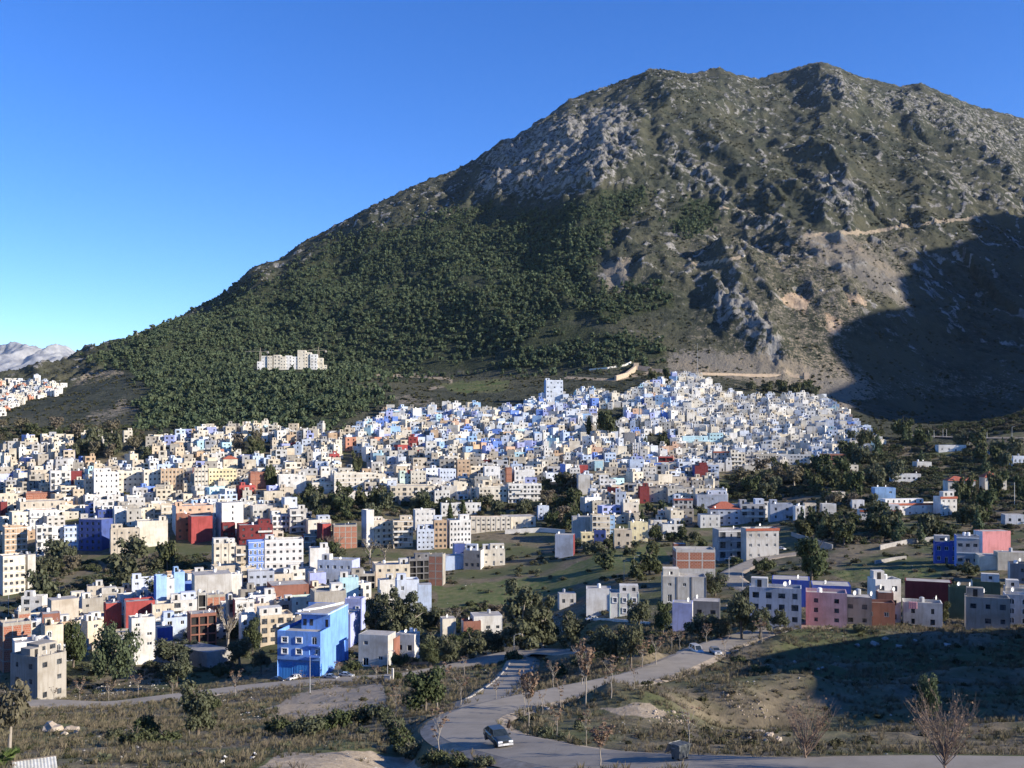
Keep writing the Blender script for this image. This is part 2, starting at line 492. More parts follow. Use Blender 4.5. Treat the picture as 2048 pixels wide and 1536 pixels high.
def make_land_material(name, far):
    t = NT(name, 0.95, 0.1)
    p = t.pos()
    k = 1.0 if far else 4.0
    n1 = t.noise(p, 0.010*k, 5, 0.6); n2 = t.noise(p, 0.09*k, 6, 0.65); n3 = t.noise(p, 0.32*k, 4, 0.7)
    if far:
        scrub = t.mix(t.ramp(n2, 0.35, 0.65), (0.030,0.036,0.024), (0.082,0.086,0.060))
        scrub = t.mix(t.ramp(n1, 0.45, 0.62), scrub, (0.088,0.086,0.056))
    else:
        scrub = t.mix(t.ramp(n2, 0.35, 0.65), (0.115,0.096,0.064), (0.205,0.170,0.115))
        scrub = t.mix(t.math('MULTIPLY', t.ramp(n1, 0.44, 0.58), 0.85), scrub, (0.085,0.100,0.042))
    # bare earth and stones between the shrubs
    stone = t.mix(t.ramp(n1, 0.4, 0.6), (0.25,0.21,0.155), (0.18,0.165,0.14))
    st = t.attr('stony')
    thr = t.math('SUBTRACT', 0.86, t.math('MULTIPLY', st, 0.46))
    f = t.ramp(t.math('SUBTRACT', t.math('ADD', t.math('MULTIPLY', n3, 0.6), t.math('MULTIPLY', n2, 0.4)), thr), -0.03, 0.05)
    c = t.mix(f, scrub, stone)
    # rock faces with upright streaks
    rp = t.mapv(p, (1.0, 0.6, 0.35))
    r1 = t.noise(rp, 0.11 if far else 0.5, 6, 0.7, 0.4)
    rock = t.mix(t.ramp(r1, 0.33, 0.66), (0.085,0.082,0.074), (0.35,0.335,0.305))
    rf = t.ramp(t.math('ADD', t.attr('rock'), t.math('MULTIPLY', t.math('SUBTRACT', n2, 0.5), 2.6)), 0.55, 0.75)
    c = t.mix(rf, c, rock)
    och = t.mix(t.ramp(r1, 0.35, 0.65), (0.30,0.21,0.14), (0.50,0.385,0.265))
    c = t.mix(t.ramp(t.math('ADD', t.attr('ochre'), t.math('MULTIPLY', t.math('SUBTRACT', n3, 0.5), 1.6)), 0.5, 0.8), c, och)
    dirt = t.mix(t.ramp(n3, 0.35, 0.7), (0.27,0.215,0.15), (0.41,0.34,0.25))
    c = t.mix(t.ramp(t.math('ADD', t.attr('dirt'), t.math('MULTIPLY', t.math('SUBTRACT', n2, 0.5), 0.9)), 0.45, 0.62), c, dirt)
    fld = t.mix(t.ramp(n2, 0.35, 0.65), (0.070,0.105,0.036), (0.16,0.15,0.075))
    c = t.mix(t.ramp(t.math('ADD', t.attr('field'), t.math('MULTIPLY', t.math('SUBTRACT', n2, 0.5), 0.8)), 0.4, 0.65), c, fld)
    wood = t.mix(t.ramp(n3, 0.4, 0.6), (0.024,0.034,0.018), (0.058,0.064,0.036))
    c = t.mix(t.ramp(t.math('ADD', t.attr('wood'), t.math('MULTIPLY', t.math('SUBTRACT', n2, 0.5), 1.2)), 0.4, 0.7), c, wood)
    t.color(c)
    t.bump(t.math('ADD', t.math('MULTIPLY', r1, 1.0), n3), 0.75, 5.0 if far else 0.18)
    return t.mat
M_FAR = make_land_material('mountain_scrub_and_rock', True)
M_NEAR = make_land_material('dry_hillside', False)

def simple(name, c1, c2, scale=3.0, rough=0.85, spec=0.2, bump=0.0, bdist=0.02, co='obj', detail=4):
    t = NT(name, rough, spec)
    v = t.objco() if co == 'obj' else t.pos()
    n = t.noise(v, scale, detail, 0.6)
    t.color(t.mix(t.ramp(n, 0.3, 0.7), c1, c2))
    if bump: t.bump(n, bump, bdist)
    return t.mat

def make_plaster(name, from_attr):
    t = NT(name, 0.88, 0.15)
    p = t.pos()
    if from_attr:
        col = t.attr('tint', 'Color')
    else:
        col = t.n.new('ShaderNodeObjectInfo').outputs['Color']
    big = t.noise(p, 0.22, 5, 0.6)
    streak = t.noise(t.mapv(p, (1.0, 1.0, 0.12)), 1.5, 5, 0.65)
    fine = t.noise(p, 4.0, 3, 0.6)
    grime = t.mix(1.0, col, (0.62, 0.58, 0.52), 'MULTIPLY')
    c = t.mix(t.math('MULTIPLY', t.ramp(big, 0.44, 0.68), 0.75), col, grime)
    c = t.mix(t.math('MULTIPLY', t.ramp(streak, 0.48, 0.72), 0.75), c, grime)
    c = t.mix(t.math('MULTIPLY', t.ramp(fine, 0.3, 0.7), 0.12), c, (0.2, 0.18, 0.16))
    t.color(c)
    t.bump(fine, 0.25, 0.02)
    return t.mat
M_PLASTER = make_plaster('painted_plaster', False)
M_PLASTER_V = make_plaster('painted_plaster_of_many_houses', True)
M_ROOF = simple('flat_roof_screed', (0.26,0.245,0.225), (0.46,0.43,0.39), 0.35, 0.9, co='pos')
M_CONCRETE = simple('bare_concrete', (0.30,0.275,0.235), (0.45,0.41,0.35), 0.5, 0.9, bump=0.2, co='pos')
M_TERRACOTTA = simple('terracotta_tiles', (0.30,0.085,0.05), (0.46,0.15,0.09), 2.0, 0.8, bump=0.4, co='pos')
M_WHITE = simple('white_paint', (0.70,0.70,0.68), (0.80,0.80,0.78), 2.0, 0.7)
M_METAL = simple('grey_metal', (0.30,0.31,0.32), (0.42,0.43,0.44), 3.0, 0.5, 0.5)
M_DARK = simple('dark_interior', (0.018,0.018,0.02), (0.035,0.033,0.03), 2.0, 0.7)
M_RAIL = simple('dark_iron', (0.03,0.03,0.032), (0.06,0.055,0.05), 6.0, 0.6, 0.4)
def _glass():
    t = NT('window_glass', 0.12, 0.5)
    n = t.noise(t.pos(), 0.9, 2)
    t.color(t.mix(t.ramp(n, 0.4, 0.6), (0.02,0.024,0.03), (0.10,0.11,0.12)))
    return t.mat
M_GLASS = _glass()
def _brick():
    t = NT('red_hollow_brick', 0.9, 0.1)
    br = t.n.new('ShaderNodeTexBrick')
    v = t.objco()
    m = t.n.new('ShaderNodeMapping'); t.l.new(v, m.inputs['Vector']); m.inputs['Rotation'].default_value = (math.pi/2, 0, 0)
    t.l.new(m.outputs[0], br.inputs['Vector'])
    br.inputs['Scale'].default_value = 1.0
    br.inputs['Brick Width'].default_value = 0.30; br.inputs['Row Height'].default_value = 0.20
    br.inputs['Mortar Size'].default_value = 0.012
    br.inputs['Color1'].default_value = (0.35,0.125,0.07,1); br.inputs['Color2'].default_value = (0.28,0.09,0.052,1)
    br.inputs['Mortar'].default_value = (0.40,0.33,0.27,1)
    n = t.noise(t.pos(), 0.8, 4)
    t.color(t.mix(t.math('MULTIPLY', t.ramp(n, 0.45, 0.7), 0.5), br.outputs['Color'], (0.30,0.15,0.10)))
    t.bump(br.outputs['Fac'], 0.3, 0.02)
    return t.mat
M_BRICK = _brick()

def leaf_material(name, c1, c2, c3):
    t = NT(name, 0.75, 0.15)
    r = t.n.new('ShaderNodeObjectInfo').outputs['Random']
    n = t.noise(t.pos(), 1.1, 2)
    a = t.attr('leaf_tone')
    c = t.mix(t.ramp(t.math('ADD', t.math('MULTIPLY', a, 0.7), t.math('MULTIPLY', n, 0.3)), 0.15, 0.85), c1, c2)
    c = t.mix(t.math('MULTIPLY', r, 0.6), c, c3)
    t.color(c)
    t.b.inputs['Subsurface Weight'].default_value = 0.0
    # light passing through thin leaves
    tr = t.n.new('ShaderNodeBsdfTranslucent'); t.l.new(c, tr.inputs['Color'])
    ms = t.n.new('ShaderNodeMixShader'); ms.inputs[0].default_value = 0.22
    t.l.new(t.b.outputs[0], ms.inputs[1]); t.l.new(tr.outputs[0], ms.inputs[2])
    t.l.new(ms.outputs[0], t.n['Material Output'].inputs['Surface'])
    return t.mat
M_PINE = leaf_material('pine_needles', (0.046,0.072,0.040), (0.105,0.140,0.074), (0.100,0.115,0.060))
M_OLIVE = leaf_material('olive_leaves', (0.055,0.068,0.038), (0.14,0.15,0.09), (0.10,0.10,0.055))
M_BROAD = leaf_material('dark_evergreen_leaves', (0.036,0.052,0.024), (0.095,0.115,0.050), (0.095,0.09,0.045))
M_RUSSET = leaf_material('withered_russet_leaves', (0.15,0.095,0.065), (0.27,0.19,0.13), (0.20,0.125,0.08))
M_SCRUB = leaf_material('scrub_leaves', (0.028,0.036,0.016), (0.075,0.078,0.036), (0.090,0.078,0.042))
M_STRAW = leaf_material('dry_grass', (0.13,0.105,0.07), (0.27,0.22,0.145), (0.12,0.12,0.06))
M_HEATH = leaf_material('brown_weeds', (0.10,0.080,0.058), (0.205,0.168,0.120), (0.135,0.130,0.075))
M_BARK = simple('grey_brown_bark', (0.10,0.08,0.06), (0.19,0.16,0.13), 6.0, 0.9, bump=0.4)
M_PALEBARK = simple('pale_bark', (0.24,0.205,0.165), (0.38,0.34,0.285), 5.0, 0.85, bump=0.3)
M_TWIG = simple('reddish_twigs', (0.17,0.115,0.085), (0.29,0.22,0.17), 5.0, 0.9)
M_STONE = simple('pale_limestone', (0.22,0.205,0.18), (0.46,0.43,0.385), 0.25, 0.9, bump=0.5, bdist=0.1, co='pos')
M_RUBBLE = simple('rubble', (0.26,0.20,0.14), (0.48,0.41,0.33), 0.8, 0.9, bump=0.5, co='pos')
# ------------------------------------------------------------------ build the land
def masks(X, Y, Z):
    px = CX+FPX*X/Y; py = HZ-FPX*Z/Y
    wpx = px+9*fbm(X/(0.012*Y+2), Y/(0.03*Y+3), 3, 71); wpy = py+6*fbm(X/(0.012*Y+2), Y/(0.03*Y+3), 3, 77)
    inv = lambda polys, soft: np.max([sstep(-soft, soft, poly_sd(wpx, wpy, p)) for p in polys], 0)
    a = {}
    a['rock'] = np.max([sstep(-30, 30, poly_sd(wpx, wpy, p))*w for p, w in zip(ROCK, (.74,.80,.62,.68,.55,.6,.6,.5))], 0)
    a['ochre'] = inv(OCHRE, 8)
    a['wood'] = inv(FOREST, 14)
    a['field'] = inv(FIELD, 8)
    dirt = inv(BARE, 8)
    for pl, w in TRACKS:
        dirt = np.maximum(dirt, 1-sstep(w*0.4, w, line_d(px, py, pl)))
    a['dirt'] = dirt
    st = 0.27+0.22*np.exp(-((py-775)/35)**2)*(Y > 800)+0.20*sstep(1100, 1800, px)*(py < 800)+0.55*inv(SCREE, 16)+0.30*sstep(-30,30,poly_sd(wpx,wpy,STONY[0]))
    st = st*np.where(Y < 650, 0.75, 1.0)
    a['stony'] = np.clip(st, 0, 1)
    return a

rows_near = np.exp(np.linspace(math.log(52), math.log(700), 430))
X, Y = wedge(rows_near); Z = land(X, Y)
Z[-1] -= 0.0
ground_sheet = obj('ground', grid_mesh('ground', X, Y, Z, [M_NEAR], masks(X, Y, Z)))
tag(ground_sheet, 'dry brown and green valley slope below the town', 'ground', kind='structure')

rows_far = np.exp(np.linspace(math.log(700), math.log(3700), 440))
X, Y = wedge(rows_far); Z = land(X, Y)
A = masks(X, Y, Z)
# broken rock stands out of the slope
rk = A['rock']*sstep(900, 1100, Y)
wx = X+14*perlin(X/40, Y/40, 91); wy = Y+14*perlin(X/40, Y/40, 95)
crag = np.clip(ridged(wx/44, wy/70, 4, 81, 0.6), -0.4, 2)
Z2 = Z+rk*crag*15
rough = sstep(950, 1300, Y)*(1-A['wood'])
spk = sstep(0.72, 1.02, ridged(wx/60, wy/80, 3, 86, 0.6)*0.62)*rough
Z2 = Z2+spk*3.5*np.clip(ridged(wx/17, wy/24, 2, 88), 0, 1.4)
A['rock'] = np.maximum(A['rock'], spk*0.8)
mountain = obj('mountain', grid_mesh('mountain', X, Y, Z2, [M_FAR], A))
tag(mountain, 'steep scrub covered mountain with grey crags above the town', 'mountain', kind='structure')

# surrounding land outside the picture: the slope under the viewer and the mountain across the gorge
def outer(name, xs, ys, drop, label):
    Xo, Yo = np.meshgrid(xs, ys)
    Zo = land(Xo, Yo, False)
    Zo = np.where(Yo < 50, land(Xo, np.full_like(Yo, 50.0), False)-0.02*(50-Yo), Zo)-drop(Xo, Yo)
    at = {k: np.zeros_like(Xo) for k in ('rock','ochre','wood','field','dirt')}; at['stony'] = np.full_like(Xo, 0.4)
    o = obj(name, grid_mesh(name, Xo, Yo, Zo, [M_FAR], at))
    return tag(o, label, 'hills', kind='structure')
def _drop(Xo, Yo):
    u = Xo/np.maximum(Yo, 1)
    ins = (u > U0-0.02) & (u < U1+0.0) & (Yo > 46) & (Yo < 3800)
    return np.where(ins, 6+0.05*Yo, 0.3)
outer('hills', np.linspace(-3500, 3600, 240), np.linspace(-900, 4600, 190), _drop, 'surrounding hills beyond the edges of the view')

# far limestone range on the left
fx = np.linspace(-7400, -2600, 260); fy = np.linspace(8200, 11000, 120)
Xf, Yf = np.meshgrid(fx, fy)
sky_far = np.interp(CX+FPX*Xf/Yf, [-500,-200,0,30,60,85,110,135,165,200,400], [700,694,690,686,693,694,690,697,712,722,760])
ridge_y = 9600+250*fbm(Xf/900, Xf*0, 2, 5)
zc = (HZ-sky_far)/FPX*ridge_y
tt = (Yf-8200)/(ridge_y-8200)
Zf = np.where(tt < 1, 380+(zc-380)*np.clip(tt, 0, 1)**0.9, zc-(Yf-ridge_y)*0.6)
amp = np.clip(tt*1.4, 0, 1)*(1-0.6*np.exp(-((tt-1)/0.12)**2))
Zf = Zf+amp*(ridged(Xf/420, Yf/600, 5, 15, 0.55)*70-55)
at = {k: np.zeros_like(Xf) for k in ('ochre','wood','field','dirt')}; at['rock'] = np.clip(0.45+0.5*tt, 0, 0.95); at['stony'] = np.full_like(Xf, 0.8)
far_range = obj('far_mountains', grid_mesh('far_mountains', Xf, Yf, Zf, [simple('pale_far_limestone', (.20,.205,.21), (.40,.40,.395), .012, .95, bump=.6, bdist=14, co='pos', detail=8)], at))
tag(far_range, 'pale bluish limestone range far beyond the left hill', 'mountains', kind='structure')

# ------------------------------------------------------------------ scattering: one object of points carrying instances
SRC = {}
def source(name, me):
    o = bpy.data.objects.new(name, me)
    return o
def scatter(name, pts, scales, sources, label, category, seed=0, tilt=0.0):
    n = len(pts)
    me = bpy.data.meshes.new(name)
    me.vertices.add(n); me.vertices.foreach_set('co', np.asarray(pts, np.float32).ravel())
    rng = np.random.default_rng(seed)
    a = me.attributes.new('size', 'FLOAT', 'POINT'); a.data.foreach_set('value', np.asarray(scales, np.float32))
    a = me.attributes.new('turn', 'FLOAT_VECTOR', 'POINT')
    rot = np.stack([rng.normal(0, tilt, n), rng.normal(0, tilt, n), rng.uniform(0, 6.283, n)], 1)
    a.data.foreach_set('vector', rot.astype(np.float32).ravel())
    a = me.attributes.new('pick', 'INT', 'POINT'); a.data.foreach_set('value', rng.integers(0, len(sources), n).astype(np.int32))
    o = obj(name, me)
    cl = bpy.data.collections.new('kinds_of_'+name)
    for i, m in enumerate(sources):
        cl.objects.link(bpy.data.objects.new('%s_kind_%02d' % (name, i), m))
    ng = bpy.data.node_groups.new('spread_'+name, 'GeometryNodeTree')
    ng.interface.new_socket('Geometry', in_out='INPUT', socket_type='NodeSocketGeometry')
    ng.interface.new_socket('Geometry', in_out='OUTPUT', socket_type='NodeSocketGeometry')
    N, L = ng.nodes, ng.links
    gi = N.new('NodeGroupInput'); go = N.new('NodeGroupOutput')
    ip = N.new('GeometryNodeInstanceOnPoints'); ci = N.new('GeometryNodeCollectionInfo')
    ci.inputs['Collection'].default_value = cl
    ci.inputs['Separate Children'].default_value = True; ci.inputs['Reset Children'].default_value = True
    def at(nm, tp):
        x = N.new('GeometryNodeInputNamedAttribute'); x.data_type = tp; x.inputs['Name'].default_value = nm
        return x.outputs['Attribute']
    L.new(gi.outputs[0], ip.inputs['Points']); L.new(ci.outputs[0], ip.inputs['Instance'])
    ip.inputs['Pick Instance'].default_value = True
    L.new(at('pick', 'INT'), ip.inputs['Instance Index'])
    L.new(at('turn', 'FLOAT_VECTOR'), ip.inputs['Rotation'])
    L.new(at('size', 'FLOAT'), ip.inputs['Scale'])
    L.new(ip.outputs[0], go.inputs[0])
    md = o.modifiers.new('spread', 'NODES'); md.node_group = ng
    return tag(o, label, category, kind='stuff')

def leaf_mesh(name, blobs, n, size, mat, seed, trunk=None, flat=0.0, elong=1.5, droop=0.0):
    """a crown of small leaf faces spread over and through the given (x,y,z,rx,ry,rz) lobes"""
    rng = np.random.default_rng(seed)
    B = np.array(blobs, float)
    w = B[:,3]*B[:,4]+B[:,4]*B[:,5]; w = w/w.sum()
    k = rng.choice(len(B), n, p=w)
    d = rng.normal(size=(n,3)); d /= np.linalg.norm(d, axis=1)[:,None]
    r = rng.uniform(0.35, 1.05, n)**0.55
    r = r*(1+0.13*np.sin(d[:,0]*7+seed)+0.13*np.sin(d[:,1]*6+d[:,2]*5))
    c = B[k,:3]+d*B[k,3:6]*r[:,None]
    nrm = d+rng.normal(scale=0.55, size=(n,3)); nrm[:,2] += 0.25; nrm /= np.linalg.norm(nrm, axis=1)[:,None]
    up = rng.normal(size=(n,3)); up[:,2] -= droop
    a = np.cross(nrm, up); a /= np.maximum(np.linalg.norm(a, axis=1), 1e-6)[:,None]
    b = np.cross(nrm, a)
    s = size*rng.uniform(0.6, 1.35, n)[:,None]
    P = np.stack([c-a*s*0.5-b*s*0.5*elong, c+a*s*0.5-b*s*0.25*elong, c+a*s*0.35+b*s*0.5*elong, c-a*s*0.5+b*s*0.3*elong], 1).reshape(-1,3)
    tone = np.repeat(rng.uniform(0,1,n), 4)
    me = bpy.data.meshes.new(name)
    V = P; Q = np.arange(4*n).reshape(-1,4)
    me.vertices.add(len(V)); me.vertices.foreach_set('co', V.astype(np.float32).ravel())
    me.loops.add(4*n); me.loops.foreach_set('vertex_index', Q.astype(np.int32).ravel())
    me.polygons.add(n); me.polygons.foreach_set('loop_start', np.arange(0, 4*n, 4, dtype=np.int32))
    me.materials.append(mat)
    me.update(calc_edges=True)
    at = me.attributes.new('leaf_tone', 'FLOAT', 'POINT'); at.data.foreach_set('value', tone.astype(np.float32))
    return me

def pine_blobs(seed, h=1.0):
    r = random.Random(seed); out = []
    n = 5
    for i in range(n):
        t = i/(n-1)
        rr = (0.33*(1-t)**0.75+0.05)*r.uniform(0.85,1.15)
        out.append((r.uniform(-.06,.06), r.uniform(-.06,.06), 0.22+0.72*t, rr, rr, 0.17))
    return out
def round_blobs(seed, n=6, spread=0.32, r0=0.26, z0=0.55, zs=0.22, squash=0.8):
    r = random.Random(seed); out = [(0,0,z0,r0*1.25,r0*1.25,r0*1.1)]
    for i in range(n):
        an = 2*math.pi*i/n+r.uniform(-.4,.4); q = spread*r.uniform(0.6,1.15)
        rr = r0*r.uniform(0.6,1.05)
        out.append((q*math.cos(an), q*math.sin(an), z0+r.uniform(-zs,zs), rr, rr*r.uniform(.8,1.1), rr*squash))
    return out

pines = [leaf_mesh('pine_kind', pine_blobs(i), 70, 0.20, M_PINE, i) for i in range(3)] + \
        [leaf_mesh('stone_pine_kind', round_blobs(40+i, 5, 0.22, 0.24, 0.62, 0.16), 64, 0.21, M_PINE, 9+i) for i in range(3)]
scrubs = [leaf_mesh('shrub_kind', round_blobs(60+i, 4, 0.4, 0.34, 0.28, 0.1, 0.7), 22, 0.36, M_SCRUB, 30+i) for i in range(4)]

def rock_mesh(name, seed, mat, detail=1):
    bm = bmesh.new(); bmesh.ops.create_icosphere(bm, subdivisions=detail, radius=0.5)
    r = random.Random(seed)
    for v in bm.verts:
        v.co *= r.uniform(0.65, 1.2)
        v.co.z = v.co.z*r.uniform(0.7,1.2)
    me = bpy.data.meshes.new(name); bm.to_mesh(me); bm.free(); me.materials.append(mat)
    return me
rocks = [rock_mesh('rock_kind', 100+i, M_STONE) for i in range(4)]

def sample_wedge(n, d0, d1, rng, power=2.0):
    """random points on the land, evenly by area"""
    d = (rng.uniform(d0**power, d1**power, n))**(1/power)
    u = rng.uniform(-0.56, 0.56, n)
    return u*d, d

def scatter_land(name, n, d0, d1, keep, size, sources, label, category, seed, sink=0.0, power=2.0, tilt=0.05):
    rng = np.random.default_rng(seed)
    x, y = sample_wedge(n, d0, d1, rng, power)
    z = land(x, y)
    px, py = proj(x, y, z)
    p = keep(x, y, z, px, py)
    m = rng.uniform(0, 1, n) < p
    x, y, z = x[m], y[m], z[m]
    s = size(rng, len(x), y)
    return scatter(name, np.stack([x, y, z-sink*s], 1), s, sources, label, category, seed, tilt)

def in_polys(px, py, polys, soft=6):
    return np.max([sstep(-soft, soft, poly_sd(px, py, p)) for p in polys], 0)
def keep_forest(x, y, z, px, py):
    g = 0.5+0.5*np.clip(fbm(x/55, y/55, 3, 131)*1.3+0.55, -1, 1)
    wpx = px+26*fbm(x/90, y/90, 2, 141)
    wpy = py+16*fbm(x/90, y/90, 2, 143)
    hotel = 1-sstep(-3, 3, poly_sd(px, py, [(505,728),(655,722),(665,748),(500,748)]))
    clear = np.clip(1.25-1.4*sstep(.3,.65,fbm(x/130, y/130, 3, 137)), .08, 1)
    return in_polys(wpx, wpy, FOREST, 20)*clear*np.clip(g*1.5, 0.12, 1)*(y > 690)*hotel
scatter_land('pine_forest', 170000, 690, 2700, keep_forest, lambda r, n, y: (2.5+r.gamma(2.2, 1.2, n).clip(0, 7)), pines,
             'dense dark green pine forest covering the mountain flank', 'forest', 201, 0.06)
def keep_scrub(x, y, z, px, py):
    f = in_polys(px, py, FOREST, 10)
    g = np.clip(fbm(x/30, y/30, 3, 151)*1.2+0.55, 0.05, 1)
    return (1-0.8*f)*g*(py < 905)*(1-0.7*in_polys(px, py, FIELD+SCREE[:1], 6))*(y > 720)*(1-0.6*in_polys(px, py, ROCK, 12))
scatter_land('mountain_scrub', 85000, 720, 3150, keep_scrub, lambda r, n, y: r.uniform(1.6, 4.4, n)*(0.75+0.25*(y > 1500)), scrubs,
             'scattered dark shrubs dotted over the mountain slopes', 'scrub', 202, 0.1)
def keep_rock(x, y, z, px, py):
    g = np.clip(ridged(x/60, y/80, 3, 86, 0.6)*0.9-0.35, 0, 1)
    return np.maximum(in_polys(px, py, ROCK, 14)*0.8, g*0.8*(0.25+0.75*(y > 1500)))*(1-in_polys(px, py, FOREST, 6))*(py < 730)
scatter_land('mountain_rocks', 14000, 950, 3150, keep_rock, lambda r, n, y: r.gamma(1.4, 1.2, n)+1.2, rocks,
             'pale grey rocks jutting out of the mountain scrub', 'rocks', 203, 0.1, tilt=0.4)
# ------------------------------------------------------------------ houses
PAL = dict(white=(.66,.645,.60), snow=(.74,.725,.69), cream=(.64,.56,.42), ivory=(.68,.62,.50), beige=(.52,.45,.35), tan=(.52,.36,.22), sand=(.60,.50,.36),
  pale=(.48,.58,.74), sky=(.28,.48,.76), blue=(.13,.27,.74), royal=(.04,.095,.46), deep=(.045,.085,.30), lav=(.38,.43,.76), mist=(.58,.64,.74), aqua=(.45,.70,.78),  # deep: blue with the shade of sunless house fronts mixed into it
  red=(.40,.055,.05), maroon=(.20,.025,.028), brick=(.29,.115,.075), conc=(.36,.33,.28), grey=(.40,.40,.41), dgrey=(.20,.20,.21), steel=(.42,.46,.54),  # dgrey, steel: on walls called shaded, the shade is put into the paint
  pink=(.66,.24,.23), rose=(.56,.36,.38), green=(.085,.13,.075), yellow=(.76,.66,.38), salmon=(.58,.25,.15), peach=(.66,.42,.28), mint=(.58,.72,.62), stone=(.50,.48,.44))
PAL = {k: tuple(c*.88+.12*(sum(v)/3) for c in v) for k, v in PAL.items()}
COLOUR_WORD = dict(white='white', snow='bright white', cream='cream', ivory='ivory', beige='beige', tan='tan', sand='sandy', pale='pale blue', sky='sky blue', blue='blue', royal='royal blue', deep='deep blue', lav='lavender blue',
  mist='bluish white', aqua='aqua', red='red', maroon='maroon', brick='brick red', conc='bare concrete', grey='grey', dgrey='dark grey', steel='blue grey', pink='pink', rose='dusty rose', green='dark green', yellow='yellow', salmon='salmon', peach='peach', mint='mint green', stone='stone grey')

def unit_window(kind):
    b = MB()
    def frame(x0, x1, z0, z1, t, y0=-0.05, y1=0.0, m=0):
        b.box(x0, y0, z0, x1, y1, z0+t, m); b.box(x0, y0, z1-t, x1, y1, z1, m)
        b.box(x0, y0, z0+t, x0+t, y1, z1-t, m); b.box(x1-t, y0, z0+t, x1, y1, z1-t, m)
    if kind == 'w':
        frame(-.5,.5,-.5,.5,.07); b.box(-.03,-.04,-.43,.03,0,.43,0)
        b.quad((-.43,-.015,-.43),(.43,-.015,-.43),(.43,-.015,.43),(-.43,-.015,.43),1)
        return b.mesh('window_unit', [M_WHITE, M_GLASS])
    if kind == 'v':
        b.quad((-.5,-.01,-.5),(.5,-.01,-.5),(.5,-.01,.5),(-.5,-.01,.5),1)
        b.box(-.5,-.03,-.02,.5,0,.03,0); b.box(-.03,-.03,-.5,.03,0,.5,0)
        return b.mesh('window_dark_unit', [M_RAIL, M_GLASS])
    if kind == 'a':
        arc = [(0.36*math.cos(a), -.03, .14+0.30*math.sin(a)) for a in np.linspace(0, math.pi, 9)]
        b.poly([(-.36,-.03,-.46),(.36,-.03,-.46)]+arc, 1)
        b.quad((-.5,-.012,-.5),(.5,-.012,-.5),(.5,-.012,.5),(-.5,-.012,.5),0)
        b.box(-.025,-.05,-.46,.025,-.03,.40,0)
        return b.mesh('arched_window_unit', [M_WHITE, M_GLASS])
    if kind == 's':
        frame(-.62,.62,-.62,.62,.15,-0.30,0.0,0); frame(-.44,.44,-.44,.44,.06,-.08,0,0)
        b.box(-.03,-.07,-.4,.03,-.01,.4,0); b.box(-.4,-.07,-.03,.4,-.01,.03,0)
        return b.mesh('broad_white_frame_unit', [M_WHITE, M_GLASS])
    if kind == 'k':
        b.box(-.5,-.04,-.5,.5,.0,.5,0)
        return b.mesh('brick_panel_unit', [M_BRICK])
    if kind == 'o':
        b.quad((-.5,-.01,-.5),(.5,-.01,-.5),(.5,-.01,.5),(-.5,-.01,.5),0)  # dark sheet: the shade inside an open bay, painted at its back
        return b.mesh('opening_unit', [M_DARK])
    if kind == 'p':
        b.quad((-.44,-.015,-.44),(.44,-.015,-.44),(.44,-.015,.44),(-.44,-.015,.44),0)
        return b.mesh('pane_unit', [M_GLASS])
UNIT = {k: unit_window(k) for k in 'wvaskop'}
FILLNAME = dict(w='window', v='window', a='arched_window', s='window', k='brick_panel', o='opening')
RECESS = dict(w=.16, v=.18, a=.10, s=.10, k=.06, o=.7)

def side_frame(side, W, D):
    """start corner, direction along the wall and outward direction of one wall"""
    if side == 'f': return Vector((-W/2,-D/2,0)), Vector((1,0,0)), Vector((0,-1,0)), W, 0.0
    if side == 'r': return Vector((W/2,-D/2,0)), Vector((0,1,0)), Vector((1,0,0)), D, math.pi/2
    if side == 'b': return Vector((W/2,D/2,0)), Vector((-1,0,0)), Vector((0,1,0)), W, math.pi
    return Vector((-W/2,D/2,0)), Vector((0,-1,0)), Vector((-1,0,0)), D, -math.pi/2

def wall_with_holes(b, p0, a, n, L, z0, z1, wins, m=0, fill=False):
    xs = sorted({0.0, L} | {round(w[0]-w[2]/2, 3) for w in wins} | {round(w[0]+w[2]/2, 3) for w in wins})
    zs = sorted({z0, z1} | {round(w[1]-w[3]/2, 3) for w in wins} | {round(w[1]+w[3]/2, 3) for w in wins})
    up = Vector((0,0,1))
    P = lambda s, z, r=0.0: tuple(p0+a*s+up*z-n*r)
    for i in range(len(xs)-1):
        run = None
        for j in range(len(zs)-1):
            cx, cz = (xs[i]+xs[i+1])/2, (zs[j]+zs[j+1])/2
            hole = any(abs(cx-w[0]) < w[2]/2 and abs(cz-w[1]) < w[3]/2 for w in wins)
            if not hole:
                b.quad(P(xs[i],zs[j]), P(xs[i+1],zs[j]), P(xs[i+1],zs[j+1]), P(xs[i],zs[j+1]), m)
    for (cx, cz, w, h, k) in wins:
        r = RECESS[k]; x0, x1, q0, q1 = cx-w/2, cx+w/2, cz-h/2, cz+h/2
        b.quad(P(x0,q0), P(x0,q1), P(x0,q1,r), P(x0,q0,r), m); b.quad(P(x1,q1), P(x1,q0), P(x1,q0,r), P(x1,q1,r), m)
        b.quad(P(x1,q0), P(x0,q0), P(x0,q0,r), P(x1,q0,r), m); b.quad(P(x0,q1), P(x1,q1), P(x1,q1,r), P(x0,q1,r), m)
        if fill:
            b.quad(P(x0,q0,r), P(x1,q0,r), P(x1,q1,r), P(x0,q1,r), fill)

